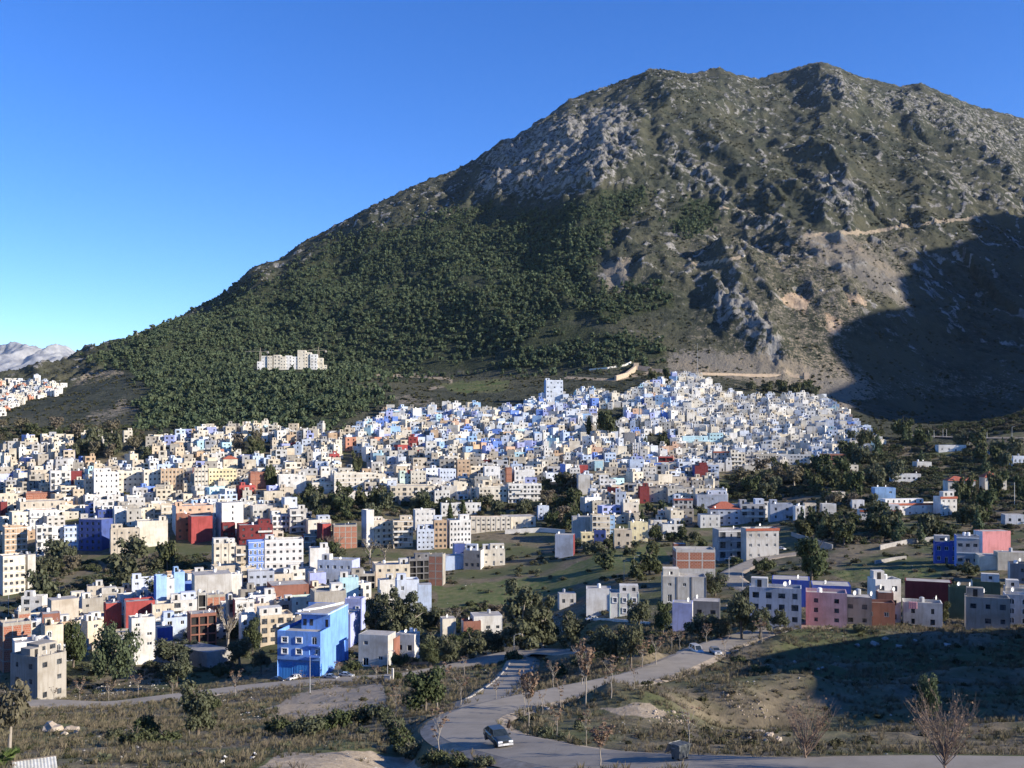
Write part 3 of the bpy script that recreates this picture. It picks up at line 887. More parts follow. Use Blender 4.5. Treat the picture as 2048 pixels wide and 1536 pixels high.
def window_grid(L, H, floors, cols, style, rng, z_off=0.0, big=False):
    fh = (H-0.7-z_off)/max(floors, 1); out = []
    kw, kh, skip, kz = rng.uniform(.62, 1.12), rng.uniform(.72, 1.1), rng.choice([0, 0, .08, .15, .25]), rng.uniform(-.05, .06)
    cols = max(1, cols)
    if style == 'x': return out
    bay = L/cols
    for f in range(floors):
        for c in range(cols):
            cx = bay*(c+0.5); cz = z_off+fh*(f+0.55)
            if style == 'k':
                out.append((cx, z_off+fh*(f+0.47), max(bay-0.35, .6), fh-0.32, 'k')); continue
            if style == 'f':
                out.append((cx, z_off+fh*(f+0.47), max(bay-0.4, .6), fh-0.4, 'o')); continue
            w = min(1.25, bay*0.52); h = min(1.35, fh*0.46)
            kd = {'p':'w','v':'v','a':'a','s':'s','b':'v','m':'w'}[style]
            if rng.random() < (skip if style != 'm' else .42): continue
            w *= kw*rng.uniform(.8, 1.2); h *= kh*rng.uniform(.85, 1.1); cz += fh*kz
            if style == 'b' and c % 2 == 0: w, h = min(bay*0.7, 2.2), fh*0.62
            if style == 'a': w, h = min(1.4, bay*0.62), min(1.9, fh*0.6)
            if f == 0 and style in 'pbm' and rng.random() < 0.35: h = min(fh*0.72, 2.2); cz = z_off+h/2+0.1
            out.append((cx, cz, w, h, kd))
    return out

HOUSES = []        # every house that is a thing of its own: (root, base description, px, py, landmark name)
FOOT = []          # occupied circles on the land

def build_house(x, y, z, W, D, H, yaw, col, scol, floors, cols, style, opts, rng, name='house', near=False, deepen=6.0):
    root = empty(name, (x, y, z), yaw)
    storey_on_top = W > 6 and 'n' not in opts and style != 'k' and H > 6.5 and rng.random() < .4
    if storey_on_top: H -= 2.0; floors = max(1, floors-(H/floors < 2.6))
    fw = window_grid(W, H, floors, cols, style, rng)
    if 'V' in opts: fw = [w for w in fw if w[1] > H*.55]
    scols = max(1, int(D/3.6))
    rw = window_grid(D, H, floors, scols, 'v' if 'R' in opts else ('k' if 'K' in opts else 'x'), rng)
    lw = window_grid(D, H, floors, scols, 'v' if 'L' in opts else ('k' if style == 'k' else 'x'), rng)
    walls = MB()
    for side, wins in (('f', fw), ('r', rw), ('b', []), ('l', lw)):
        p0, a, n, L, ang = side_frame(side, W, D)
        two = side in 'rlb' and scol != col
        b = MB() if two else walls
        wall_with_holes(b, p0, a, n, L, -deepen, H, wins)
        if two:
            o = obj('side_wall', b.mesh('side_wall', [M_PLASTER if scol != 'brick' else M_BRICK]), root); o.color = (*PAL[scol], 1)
        for (cx, cz, w, h, k) in wins:
            c = p0+a*cx-n*(RECESS[k]-0.004)
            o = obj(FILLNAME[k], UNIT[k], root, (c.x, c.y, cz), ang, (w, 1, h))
            if near and k in 'ws':
                obj('pane', UNIT['p'], o)
    # rim of the parapet and the flat roof behind it
    t = 0.22; zr = H-0.62
    if 'n' in opts: zr = H-0.05
    o0 = [(-W/2,-D/2),(W/2,-D/2),(W/2,D/2),(-W/2,D/2)]; i0 = [(-W/2+t,-D/2+t),(W/2-t,-D/2+t),(W/2-t,D/2-t),(-W/2+t,D/2-t)]
    for k in range(4):
        a, b2, c, d = o0[k], o0[(k+1)%4], i0[(k+1)%4], i0[k]
        walls.quad((*a,H),(*b2,H),(*c,H),(*d,H)); walls.quad((*d,H),(*c,H),(*c,zr),(*d,zr))
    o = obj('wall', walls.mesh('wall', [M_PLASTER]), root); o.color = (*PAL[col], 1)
    rf = MB(); rf.quad((*i0[0],zr+.01),(*i0[1],zr+.01),(*i0[2],zr+.01),(*i0[3],zr+.01))
    obj('roof', rf.mesh('roof', [M_TERRACOTTA if 'T' in opts else M_ROOF]), root)
    if style == 'k' or 'U' in opts:                       # reinforcing columns left standing on the roof
        for (cx, cy) in ((-W/2+.3,-D/2+.3),(W/2-.3,-D/2+.3),(0,-D/2+.3)):
            m = MB(); m.box(cx-.15,cy-.15,H,cx+.15,cy+.15,H+.8); obj('column_stub', m.mesh('column_stub', [M_CONCRETE]), root)
    if 'c' in opts:
        cw, cd, ch = min(3.4, W*.42), min(3.6, D*.45), 2.3
        sx = rng.choice([-1, 1])*(W/2-cw/2-.3); sy = rng.uniform(-.1,.4)*(D-cd)/1.2
        m = MB(); m.box(sx-cw/2, sy-cd/2, zr+.02, sx+cw/2, sy+cd/2, zr+ch, bottom=False)
        o = obj('stair_cabin', m.mesh('stair_cabin', [M_PLASTER]), root); o.color = (*PAL[col if rng.random() < .6 else 'white'], 1)
        m = MB(); m.box(sx-.45, sy-cd/2-.03, zr+.05, sx+.45, sy-cd/2+.02, zr+2.0); obj('roof_door', m.mesh('roof_door', [M_DARK]), root)
    if 'B' in opts:
        fh = (H-.7)/max(floors,1)
        for f in range(1, floors):
            m = MB(); w2 = W*rng.choice([.42,.5,.8]); cx = rng.choice([-1,1])*(W-w2)/2*.9
            m.box(cx-w2/2,-D/2-1.0,f*fh-.12,cx+w2/2,-D/2+.02,f*fh+.03); m.box(cx-w2/2,-D/2-1.0,f*fh+.03,cx+w2/2,-D/2-.88,f*fh+.85)
            m.box(cx-w2/2,-D/2-.88,f*fh+.03,cx-w2/2+.1,-D/2+.02,f*fh+.85); m.box(cx+w2/2-.1,-D/2-.88,f*fh+.03,cx+w2/2,-D/2+.02,f*fh+.85)
            o = obj('balcony', m.mesh('balcony', [M_PLASTER]), root); o.color = (*PAL['white' if rng.random() < .5 else col], 1)
    if 'h' in opts:                                       # storey bands
        fh = (H-.7)/max(floors,1)
        for f in range(1, floors+1):
            m = MB(); m.box(-W/2-.06,-D/2-.14,f*fh-.1,W/2+.06,-D/2+.02,f*fh+.1); obj('string_course', m.mesh('string_course', [M_WHITE]), root)
    if 'q' in opts:                                       # upright bands
        for c in range(cols+1):
            cx = -W/2+W*c/cols
            m = MB(); m.box(max(cx-.18,-W/2-.02),-D/2-.12,0,min(cx+.18,W/2+.02),-D/2+.02,H-.1); o = obj('pilaster', m.mesh('pilaster', [M_PLASTER]), root); o.color = (*PAL['dgrey' if 'Q' in opts else ('mint' if 'g' in opts else 'beige')], 1)
    if 'M' in opts:                                       # coloured cornice
        m = MB(); m.box(-W/2-.25,-D/2-.25,H-.9,W/2+.25,-D/2+.02,H+.05); m.box(W/2-.02,-D/2+.02,H-.9,W/2+.25,D/2,H+.05); obj('cornice', m.mesh('cornice', [M_TERRACOTTA]), root)
    if 'G' in opts or 'P' in opts:
        m = MB(); e = .5; hh = min(W, D)*.28
        c4 = [(-W/2-e,-D/2-e,H),(W/2+e,-D/2-e,H),(W/2+e,D/2+e,H),(-W/2-e,D/2+e,H)]
        k = 0.0 if 'P' in opts else max(0, W-D)/2
        r0, r1 = (-k-.01,0,H+hh*(1.7 if 'P' in opts else 1)), (k+.01,0,H+hh*(1.7 if 'P' in opts else 1))
        m.quad(c4[0],c4[1],r1,r0); m.quad(c4[2],c4[3],r0,r1); m.poly([c4[1],c4[2],r1]); m.poly([c4[3],c4[0],r0]); m.poly(c4[::-1])
        obj('tiled_roof', m.mesh('tiled_roof', [M_TERRACOTTA]), root)
    if storey_on_top:      # partial upper storey set back on the roof
        uw, ud, uh = W*rng.uniform(.35,.7), D*rng.uniform(.4,.65), rng.uniform(2.3,2.9)
        ux = rng.choice([-1,1])*(W-uw)/2*.92; uy = rng.uniform(-.1,.9)*(D-ud)/2*.9
        m = MB(); wins = window_grid(uw, uh+.7, 1, max(1,int(uw/2.4)), 'v', rng)
        wall_with_holes(m, Vector((ux-uw/2,uy-ud/2,zr+.02)), Vector((1,0,0)), Vector((0,-1,0)), uw, 0, uh, wins)
        for q0,q1 in (((ux+uw/2,uy-ud/2),(ux+uw/2,uy+ud/2)),((ux+uw/2,uy+ud/2),(ux-uw/2,uy+ud/2)),((ux-uw/2,uy+ud/2),(ux-uw/2,uy-ud/2))):
            m.quad((*q0,zr),(*q1,zr),(*q1,zr+uh),(*q0,zr+uh))
        m.quad((ux-uw/2,uy-ud/2,zr+uh+.02),(ux+uw/2,uy-ud/2,zr+uh+.02),(ux+uw/2,uy+ud/2,zr+uh+.02),(ux-uw/2,uy+ud/2,zr+uh+.02))
        up = obj('upper_storey', m.mesh('upper_storey', [M_PLASTER]), root); up.color = (*PAL[col if rng.random() < .5 else rng.choice(['white','ivory','stone','mist'])], 1)
        for (cx, cz, w, h, k) in wins: obj('window', UNIT[k], up, (ux-uw/2+cx, uy-ud/2+RECESS[k]-.004, zr+.02+cz), 0, (w,1,h))
    for _k in range((1 if 't' in opts else 0)+(rng.random() < .4)):
        cx, cy = rng.uniform(-.3,.3)*W, rng.uniform(-.2,.4)*D
        m = MB(); m.tube([(cx,cy,zr+.02),(cx,cy,zr+.1),(cx,cy,zr+1.15),(cx,cy,zr+1.3)],[.5,.55,.55,.3],8,cap=True); obj('water_tank', m.mesh('water_tank', [rng.choice([M_WHITE, M_METAL])]), root)
    for _k in range((1 if 's' in opts else 0)+rng.choice([0,0,1,1,2])):
        cx, cy = rng.uniform(-.42,.42)*W, rng.choice([-D/2+.5, rng.uniform(-.4,.4)*D])
        dish(root, cx, cy, H-.02, rng)
    return root

def dish_mesh():
    m = MB(); pts = []
    R = .42; ring0 = len(m.v)
    for r, dz in ((0.02, 0.0), (.5, .03), (1, .12)):
        for k in range(10):
            an = 2*math.pi*k/10; m.v.append((R*r*math.cos(an), -.35-dz, .75+R*r*math.sin(an)))
    for i in range(2):
        for k in range(10):
            a, b = i*10+k, i*10+(k+1)%10
            m.f.append((a, b, b+10, a+10)); m.m.append(0)
    m.tube([(0,0,0),(0,0,.75),(0,-.36,.75)], [.03,.03,.03], 4, 1)
    m.tube([(0,-.36,.5),(0,-.85,.68)], [.02,.03], 4, 1)
    return m.mesh('satellite_dish_unit', [M_WHITE, M_METAL])
DISH = dish_mesh()
def dish(root, x, y, z, rng):
    obj('satellite_dish', DISH, root, (x, y, z), rng.uniform(.6, 1.4), (1.25,1.25,1.25))

def wall_angle(px):
    return math.atan((CX-px)/FPX)

HERO = """
25 129 1300 1404 62 conc conc 3 2 v r=1.25,L,c,U,Y|grey unfinished concrete house with small dark windows at the lower road@the grey unfinished house
0 60 1246 1345 38 conc conc 4 3 k U,d=292|brick house with pale concrete frame at the left edge@the framed brick house
30 60 1223 1300 40 conc conc 4 1 k U,d=300|tall narrow brick stair tower on the framed brick house
28 98 1284 1345 . snow snow 2 3 x s,t,d=275|low bright white house with a dish behind the grey unfinished house
86 125 1251 1310 . cream cream 2 2 a c,d=285|cream house with two arched windows behind a dark pine
84 118 1228 1270 . brick cream 1 1 x n,d=310|small roof room of brick and cream above the arched cream house
209 242 1207 1260 . red red 2 1 x n|narrow red blank wall house in the lower left quarter@the narrow red wall
249 308 1203 1262 . red white 2 1 x s|long red blank wall topped white in the lower left quarter@the long red wall
258 309 1236 1300 . white white 3 2 p d=300|white house with two window columns right below the long red wall
160 205 1197 1250 . conc grey 2 2 v c,U|grey half finished house with open balconies beside the scrubby hollow
97 155 1200 1238 . beige beige 1 1 x n,d=345|low sandy boundary house with blank wall at the scrubby hollow
200 250 1178 1215 . conc brick 2 3 v c|concrete house with three dark windows and brick rear part
235 275 1190 1225 . white white 2 2 a |white house with arched windows behind the long red wall
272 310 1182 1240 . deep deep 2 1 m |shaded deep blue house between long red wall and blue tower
308 333 1152 1248 . sky blue 4 1 x r=1.1|tall sky blue blank tower house on the lower slope@the sky blue tower
330 348 1158 1240 . snow snow 3 1 p r=1|narrow white slice of house beside the sky blue tower
344 369 1144 1230 . sky sky 4 1 x c,r=1|second sky blue tower with roof block and dark door
362 398 1152 1200 . blue blue 2 1 x r=1|blue house wall next to the second sky blue tower
384 462 1150 1215 . stone stone 3 1 x n|broad bare grey party wall left of a white wall@the broad grey party wall
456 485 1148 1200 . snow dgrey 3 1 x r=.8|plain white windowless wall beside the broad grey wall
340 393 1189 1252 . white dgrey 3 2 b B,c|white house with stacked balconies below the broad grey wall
395 412 1185 1240 . stone stone 2 1 o r=1|narrow open concrete shell below the grey wall
409 450 1190 1230 . conc conc 2 3 k U,n|orange brick block with pale frame lines below the grey wall@the orange brick block
375 432 1228 1305 . brick brick 4 3 f n,U|dark brick shell four floors high with open bays
322 376 1236 1290 . pale white 3 2 m c,s|jumbled pale blue and white house with roof terraces
310 345 1256 1300 . royal white 1 1 x n|low royal blue house with white roof behind olive trees
452 475 1200 1260 . conc conc 2 1 b c|narrow grey house in front of the broken rooftops
466 508 1200 1262 . white red 3 3 p B,h|white house with red side wall and balcony rails
478 512 1230 1295 . snow snow 3 2 a h|white house with arched white framed windows left of the blue corner house
512 585 1218 1290 . sand beige 3 4 b B|sandy house with balconies left of the blue corner house
548 588 1203 1240 . conc beige 1 1 b c|unfinished grey roof storey with wide dark opening
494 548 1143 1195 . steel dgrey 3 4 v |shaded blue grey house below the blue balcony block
545 586 1148 1190 . cream beige 2 3 p c|small cream house with three dark windows below the large white block
534 617 1171 1205 . brick brick 1 5 v n|long low brick house with square dark holes
580 625 1195 1235 . mint white 2 2 p |mint and white low house below the long brick house
620 692 1172 1245 . conc conc 2 2 x U,r=.8|unpainted concrete house wall behind the blue corner house@the unpainted concrete wall
690 731 1198 1262 -8 lav lav 2 2 s |lavender house with two white framed windows behind the blue corner house
626 722 1230 1300 -10 lav lav 1 1 x n,d=300|lavender terrace wall directly behind the blue corner house
635 720 1122 1172 -12 mist lav 2 5 p c,r=.6|pale lavender house with a row of small windows@the pale lavender house
616 652 1146 1185 . lav white 1 1 x n|low lavender wall house left of the pale lavender house
677 717 1155 1215 . aqua aqua 2 2 v c|pale aqua house with two windows below the pale lavender house
700 750 1138 1180 . conc brick 2 3 f U|open concrete frame of three bays under construction
744 820 1130 1172 . cream sand 2 4 v c|cream house with four square dark windows beside the open frame
812 862 1108 1160 . dgrey dgrey 3 3 f U|dark concrete shell with rows of empty openings
857 891 1109 1172 -10 conc conc 4 2 k U,r=.8|orange brick house with pale frame beside the green field@the orange brick house
755 790 1160 1210 . white steel 2 2 m s,c|small white house with roof tanks above the eucalyptus clump
790 838 1160 1225 . mist mist 2 2 m c|taller bluish white house above the eucalyptus clump
835 863 1170 1235 8 pale grey 3 1 x n|pale blue blank wall beside the green field
717 792 1272 1335 -14 stone stone 2 2 p n,r=.7|grey two storey house with square windows right of the blue corner house@the grey roadside house
770 800 1278 1318 -14 brick brick 1 1 x n,d=268|small bare brick annex on the grey roadside house
790 840 1270 1320 -14 white white 1 2 v n,d=276|low white annex behind the small brick annex
880 912 1238 1285 . ivory ivory 1 1 x n|small ivory house among bare trees
922 962 1243 1285 . brick white 1 1 x T|low house with red roof among the trees
940 1005 1233 1280 . white white 1 3 v n|long low white house half hidden by the dark eucalyptus
1115 1152 1188 1215 . stone stone 1 2 v n|low stone grey shed house above the rubbish slope
1172 1222 1178 1232 -4 snow snow 2 1 x n,r=.8,t|windowless white house block left of the mint striped white house
1218 1278 1172 1232 -4 white mint 2 3 s r=.8,t,q,g|white house with mint stripes and square windows@the mint striped white house
1322 1412 1140 1205 -6 stone ivory 2 3 p q,Q,r=.6,t|grey house with three window bays divided by dark pilasters@the grey pilastered house
1345 1430 1100 1172 -2 stone stone 4 3 k r=.7,U,V|tall house with brick upper floors over grey plaster@the half brick tall house
1345 1372 1088 1110 -2 brick brick 1 1 x n,r=.9,d=395|brick roof storey at the corner of the half brick tall house
1425 1487 1060 1122 6 grey grey 3 3 b h,B,r=.8|grey apartment house with arched balconies beside the maroon corniced block@the grey balcony block
1482 1557 1058 1122 6 stone stone 3 4 w M,r=.5,s|grey apartment block with maroon cornice and four window columns@the maroon corniced block
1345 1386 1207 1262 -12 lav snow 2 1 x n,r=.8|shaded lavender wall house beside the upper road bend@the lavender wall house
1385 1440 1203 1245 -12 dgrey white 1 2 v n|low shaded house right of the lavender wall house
1500 1602 1176 1252 -16 steel red 3 4 v r=.5,s,c|blue grey house with red side wall in the right hand row@the red sided grey house
1545 1618 1160 1190 -16 royal white 1 1 x n,d=262|royal blue roof terrace with white parapet behind the red sided house
1612 1692 1186 1250 -16 rose rose 3 2 v r=.7|dusty pink plastered house with two small dark windows@the dusty pink house
1622 1700 1172 1200 -14 royal royal 1 1 x n,s,d=262|royal blue roof room with satellite dishes behind the pink house
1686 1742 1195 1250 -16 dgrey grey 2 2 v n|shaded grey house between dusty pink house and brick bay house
1736 1800 1160 1250 2 white white 3 2 v r=.8,t,c|tall white house with a roof cabin in the right hand row
1720 1788 1206 1250 -14 brick white 1 2 p r=.5,d=218|small brick bay house with white trim in the right hand row@the brick bay house
1752 1786 1186 1212 -14 brick brick 1 1 x n,d=226|brick roof hut on the brick bay house
1812 1900 1164 1225 -20 maroon maroon 3 1 x n,r=.5,d=252|large dark red blank walled house in the right hand row@the dark red wall
1806 1882 1206 1252 -18 white white 2 2 v s,r=.6|white house with pink cloth on its parapet below dark red wall
1898 1945 1176 1240 -20 green green 2 1 x r=.7|dark green walled house right of the dark red wall
1944 1998 1149 1215 -20 green white 3 1 x r=.7|taller dark green blank house right of the dark red wall@the tall green house
1932 2016 1196 1256 -20 conc cream 2 3 v r=.45,c|concrete and cream house in the shade below the tall green house
2008 2060 1190 1250 -20 white steel 3 2 a r=.6|white house with arched window at the right edge below tall green house
2010 2070 1162 1215 -20 ivory white 2 2 v B,s|ivory house with balconies at the right edge@the ivory balcony house
1868 1914 1072 1128 -16 royal royal 2 3 p r=.6,s|royal blue house with small windows above the right slope@the royal blue house
1910 1956 1072 1136 -16 grey blue 2 3 v h,r=.8,t|grey white terrace house with blue ground floor beside the royal blue house
1950 2018 1064 1128 8 pink snow 2 1 x n,r=.5|pink blank walled house above white yard wall on the right@the pink wall house
1952 2010 1112 1142 -14 ivory ivory 1 3 v n|low ivory annex with small windows under the pink wall house
1990 2060 1106 1142 -10 cream cream 1 1 x n,r=.4|cream yard wall house at the right edge
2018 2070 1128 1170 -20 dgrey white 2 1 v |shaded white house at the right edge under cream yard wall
1716 1800 1012 1042 -8 white white 2 7 p M,r=.4|low white villa wing with red cornice and many windows
1760 1888 1000 1035 10 snow snow 2 9 p M,r=.25|long white school building with red cornice above the trees@the long white school
1868 1912 985 1032 8 snow snow 3 3 p M,r=.8|white tower block right of the long white school
1744 1790 976 1006 -6 sky sky 2 2 m s,r=.7|sky blue house behind the long white school
1960 1996 955 985 0 ivory ivory 1 3 p P,r=.9|ivory villa with red pyramid roof among dark trees@the red pyramid roof
1990 2012 956 985 0 ivory ivory 1 2 p r=.9|low ivory wing beside the red pyramid roof
1888 1948 962 990 -6 white white 1 4 v G,r=.6|white villa with broad red tiled roof@the red roofed villa
1780 1840 948 966 -4 snow snow 1 6 v n,r=.4|long low white house in the dark trees above the school
1872 1930 890 905 -4 snow snow 1 4 p n,r=.4|small white house below the hillside guard rail
2018 2050 912 932 0 mist mist 1 3 a n|small bluish villa at the right edge in dark trees
1950 1978 899 912 0 white white 1 4 v n,r=.4|tiny white house among the terraces at right
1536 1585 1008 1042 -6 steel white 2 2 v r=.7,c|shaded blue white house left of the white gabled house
1586 1610 1012 1042 0 snow snow 2 2 v |bright white narrow house right of the shaded one@the narrow white house
1606 1632 1007 1035 -4 cream cream 2 2 v T,B|cream house with reddish flat roof next to the narrow white house
1475 1530 1000 1046 -4 grey white 3 3 b B,c|white and grey apartment house with balconies and roof cabin@the white balcony house
1512 1550 1004 1036 4 snow snow 2 4 p |white house with flat roof and four windows beside the balcony house
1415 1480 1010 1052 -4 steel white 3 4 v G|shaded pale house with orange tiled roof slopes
1395 1440 1030 1056 0 white white 2 3 p |white two storey house in the garden below the tiled roof house
1345 1385 990 1020 -4 stone stone 2 4 b M|stone house with maroon cornice above the garden trees
1390 1455 982 1018 -4 steel snow 2 3 p T,r=.6,s|pale villa with red roof left of a grey blank wall
1420 1456 980 1012 6 stone stone 2 2 p r=.8|white house with large grey blank side above the villas
1143 1182 1034 1078 . stone stone 3 1 x n|stepped grey blank gable beside the cream balcony house
1180 1220 1030 1080 . cream ivory 4 4 b h|cream balcony house with many small windows@the cream balcony house
1216 1230 1032 1075 . sky white 4 1 p |thin sky blue strip house right of the cream balcony house
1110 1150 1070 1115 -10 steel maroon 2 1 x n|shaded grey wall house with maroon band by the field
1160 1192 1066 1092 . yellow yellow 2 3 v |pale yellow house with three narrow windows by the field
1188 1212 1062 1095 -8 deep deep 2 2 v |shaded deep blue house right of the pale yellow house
1226 1264 1060 1096 . sand yellow 2 2 v |sandy blank sided house at the top of the field
1256 1296 1045 1086 . yellow yellow 2 2 p |yellow two storey house at the top of the field@the yellow house
1296 1325 1042 1078 . white white 2 1 v |narrow white house right of the yellow house
1318 1366 1040 1078 4 white white 2 3 b B,c,t|white house with three balcony windows right of the yellow house
927 968 1092 1140 -10 dgrey white 2 3 v r=.9|dark grey house with tall white windows at field edge
963 1010 1090 1132 4 ivory ivory 2 3 p c|ivory house with small square windows at the field edge@the ivory field house
905 930 1088 1130 . deep steel 2 1 x n|dark blue shaded house left of the dark grey house
888 930 1112 1140 . pale white 1 1 x n|pale blue low house above the orange brick house
618 658 1096 1138 . snow snow 3 1 x c,r=.8|windowless bright white block left of the brick panel house
664 714 1050 1098 . conc conc 4 4 k U,r=.7|brick panel house with grid of pale frame lines@the brick panel house
634 662 1048 1098 34 red maroon 4 1 x r=1.6,n|red sided house with maroon balcony front
604 642 1062 1096 . conc maroon 3 3 b h,B|grey balcony house with maroon top left of the red sided house
660 674 1062 1090 . yellow yellow 3 2 v |slim yellow house squeezed beside brick panel house
528 606 1079 1168 . snow snow 6 6 v h,c,s,r=.5|large white apartment block with small hooded windows@the large white block
493 532 1082 1140 . blue blue 4 4 a h,r=.7|blue apartment house with white arched windows and balconies@the blue balcony block
470 495 1092 1142 . sand cream 3 2 b B|sandy house with two window columns beside the blue balcony block
424 472 1078 1146 . ivory cream 5 3 v q,c,s|tall ivory apartment house with grey window bands@the tall ivory house
377 424 1033 1086 . red red 5 1 x n,r=.9|large blank red wall of a tall house@the large blank red wall
352 380 1028 1080 . brick brick 4 2 v |brick house side behind the large blank red wall
345 425 1012 1070 . peach white 4 4 v c,t|orange trimmed house with white roof rooms behind red wall
380 412 1000 1030 . sky white 1 2 m c|sky blue roof storey above the large blank red wall
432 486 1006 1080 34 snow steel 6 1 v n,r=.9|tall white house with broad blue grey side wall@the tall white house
442 470 1046 1088 . maroon maroon 3 2 b B|maroon house with white balconies below the tall white house
474 545 1042 1090 . maroon red 3 4 v c,B|maroon row house with white balconies@the maroon row house
500 545 1012 1056 . stone stone 2 4 v T|stone grey house with four windows above the maroon row
486 502 1010 1050 . cream cream 3 1 p |narrow cream house right of the tall white house
540 580 1022 1066 . white white 3 4 b B,h|white house with stacked balconies above the maroon row
575 612 1018 1066 . stone grey 4 2 b B,c|grey house with stacked balconies above the large white block
610 662 1032 1070 . ivory ivory 3 5 p |ivory house with row of small square windows
221 278 1050 1106 . beige stone 5 4 v q,r=.5|beige house with dark upright bands above the scrubby hollow@the banded beige house
272 334 1042 1094 . ivory ivory 4 1 x c,U,r=.8|cream blank gable house right of the banded beige house
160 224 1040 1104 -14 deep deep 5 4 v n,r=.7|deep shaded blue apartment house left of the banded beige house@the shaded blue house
128 163 1052 1102 . pale mist 4 4 v h|pale blue apartment house with small windows above the hollow
100 132 1055 1104 . snow white 4 3 v B|white apartment house above the scrubby hollow
72 104 1052 1112 . white stone 4 3 b B|weathered white apartment house with dark openings above the hollow@the weathered white house
7 52 1054 1112 . tan sand 5 4 v q,h|tan apartment tower with upright bands at the left@the banded tan tower
0 48 1112 1190 . ivory ivory 5 4 v h,r=1.0|cream apartment house with fine window lines at left edge@the left edge cream house
44 70 1110 1178 60 stone stone 4 1 x n|grey blank side house beside the left edge cream house
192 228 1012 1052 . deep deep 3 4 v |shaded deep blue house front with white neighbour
226 254 1012 1052 . snow snow 3 2 p |white house with few windows right of deep blue front
160 205 1030 1056 . white white 2 4 v c|white low house with row of square openings
54 112 1020 1062 . white white 3 5 a B,T|white house with arched windows and balconies on the left
20 70 1024 1068 . ivory ivory 3 4 v s|ivory house with dishes on its roof on the left
36 127 1003 1038 . beige sand 3 5 v c|beige long house with windows only at its end
0 34 988 1026 . cream cream 3 3 v |cream house at left edge above the tan tower
0 14 1004 1040 . maroon maroon 2 1 x n|maroon blank wall at the left edge
50 108 985 1008 . brick conc 1 4 k U|low brick house with pale frame lines on the left
118 158 972 1005 . sand cream 4 4 b B,h|sandy apartment house with stacked long balconies
100 140 942 995 . white white 4 4 b B|white balcony house left of the maroon gable
138 164 942 972 . maroon maroon 3 1 x n|maroon blank gable wall in the new town@the maroon gable
168 190 958 1002 . beige beige 4 3 v |beige unfinished tower beside the white office block
186 236 938 1002 . snow snow 5 5 v h,c|white office block with dark strip windows@the white office block
234 284 935 985 . ivory steel 4 5 v |ivory block right of white office block
286 322 940 986 . ivory ivory 4 4 v s|ivory apartment block with square windows@the ivory square block
320 366 938 986 . tan cream 5 6 v q|tan striped apartment block with upright bands
365 390 960 988 . cream cream 2 4 v q|low cream link building between apartment blocks
388 416 936 988 . ivory ivory 5 4 v q,c|ivory stair block with dark slots
414 472 938 982 . yellow cream 5 8 v |long yellowish apartment block with many small windows@the long yellowish block
443 475 918 945 . cream cream 1 3 v G|cream house with orange gabled roof above yellowish block
497 540 944 990 . brick conc 3 4 k U|brick box house with concrete base near dark tree
553 612 950 990 . white ivory 4 4 m c,s|white house with few windows right of a dark tree
622 668 958 988 . ivory ivory 3 5 v h|ivory block with wide windows beside the cream gable block
666 752 946 990 16 ivory stone 5 7 v h,r=.3|large ivory apartment block with grey gable@the grey gabled ivory block
690 745 984 1002 . snow snow 1 3 a T|low white hall with red tile roof among trees
796 822 942 970 . mint mint 3 3 v |mint apartment house with three window columns
820 852 942 970 . ivory ivory 3 4 v |ivory apartment house beside the mint house
876 912 938 970 . mist lav 3 5 v |bluish white block with lavender base
912 940 920 955 . tan tan 4 3 v |tan weathered house above the bluish white block
966 1000 933 972 . snow snow 3 3 a |white riad house with dark arches
1010 1024 935 970 . brick brick 3 1 k |narrow brick slice in front of the arcaded hotel
1024 1070 933 970 . snow snow 3 4 a c|white arcaded hotel with two rows of dark arches@the arcaded hotel
1013 1083 968 1006 . white white 4 9 b B,h,r=.3|long white hotel with many balconies below the arcaded hotel@the long white hotel
950 1014 975 1008 . ivory ivory 3 7 v c|ivory apartment row left of the long white hotel
866 900 974 1006 . white steel 3 4 v B|white balcony house with dark gable beside the cream terrace
776 870 972 1004 . cream sand 3 8 b B|cream terrace of houses with open balconies
880 962 1006 1032 . white white 2 8 v n,r=.25|long white school wing with strip windows behind cypresses
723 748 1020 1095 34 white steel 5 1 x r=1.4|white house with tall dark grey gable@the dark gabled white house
736 784 1034 1092 . cream brick 5 4 v B,T|cream tower house with brick base and balconies
784 826 1032 1096 . sand cream 6 4 b B,h|sandy apartment tower with stacked balconies
826 870 1020 1060 . white white 3 4 p |white house with small windows behind the pale blue house
832 868 1050 1100 . mist grey 5 4 v c|pale blue white apartment house with arched ground floor
866 894 1032 1098 . tan tan 5 3 v |tan brick fronted apartment house
893 942 1032 1096 . snow snow 5 6 v |white apartment house with many dark windows@the white many windowed house
940 1022 1034 1064 . ivory ivory 3 8 v q,T,r=.3|long ivory school with brown roof and upright piers@the long ivory school
1000 1072 1034 1058 . ivory ivory 1 4 v n|low ivory school wing with veranda
1074 1098 1012 1040 . mist mist 3 2 p |small pale blue house among trees below the long white hotel
1088 1126 760 806 8 mist sky 5 5 v h,c,r=.7|tall pale blue hotel standing above the old town@the tall blue hotel
1088 1126 793 812 8 lav lav 1 3 x n,d=850|lavender base wall below the tall blue hotel
1120 1142 928 962 30 white blue 4 1 x r=1.6|white house with tall deep blue gable wall@the deep blue gable
1138 1160 930 960 . white white 4 3 v |white house between blue gable and red gable
1156 1176 930 955 . red grey 4 1 x n|red gabled house wall above the grey wall@the red gable
1154 1180 950 990 . stone stone 3 1 x n|grey blank wall house below the red gable
1196 1232 952 985 . snow steel 4 4 v r=.8|white slab house with shaded left side in the new town
1188 1206 922 942 . aqua aqua 2 1 x n|bright aqua blank walled house in the old town
1246 1270 865 898 . dgrey dgrey 3 1 x n|dark grey screen wall building in the old town@the dark grey screen wall
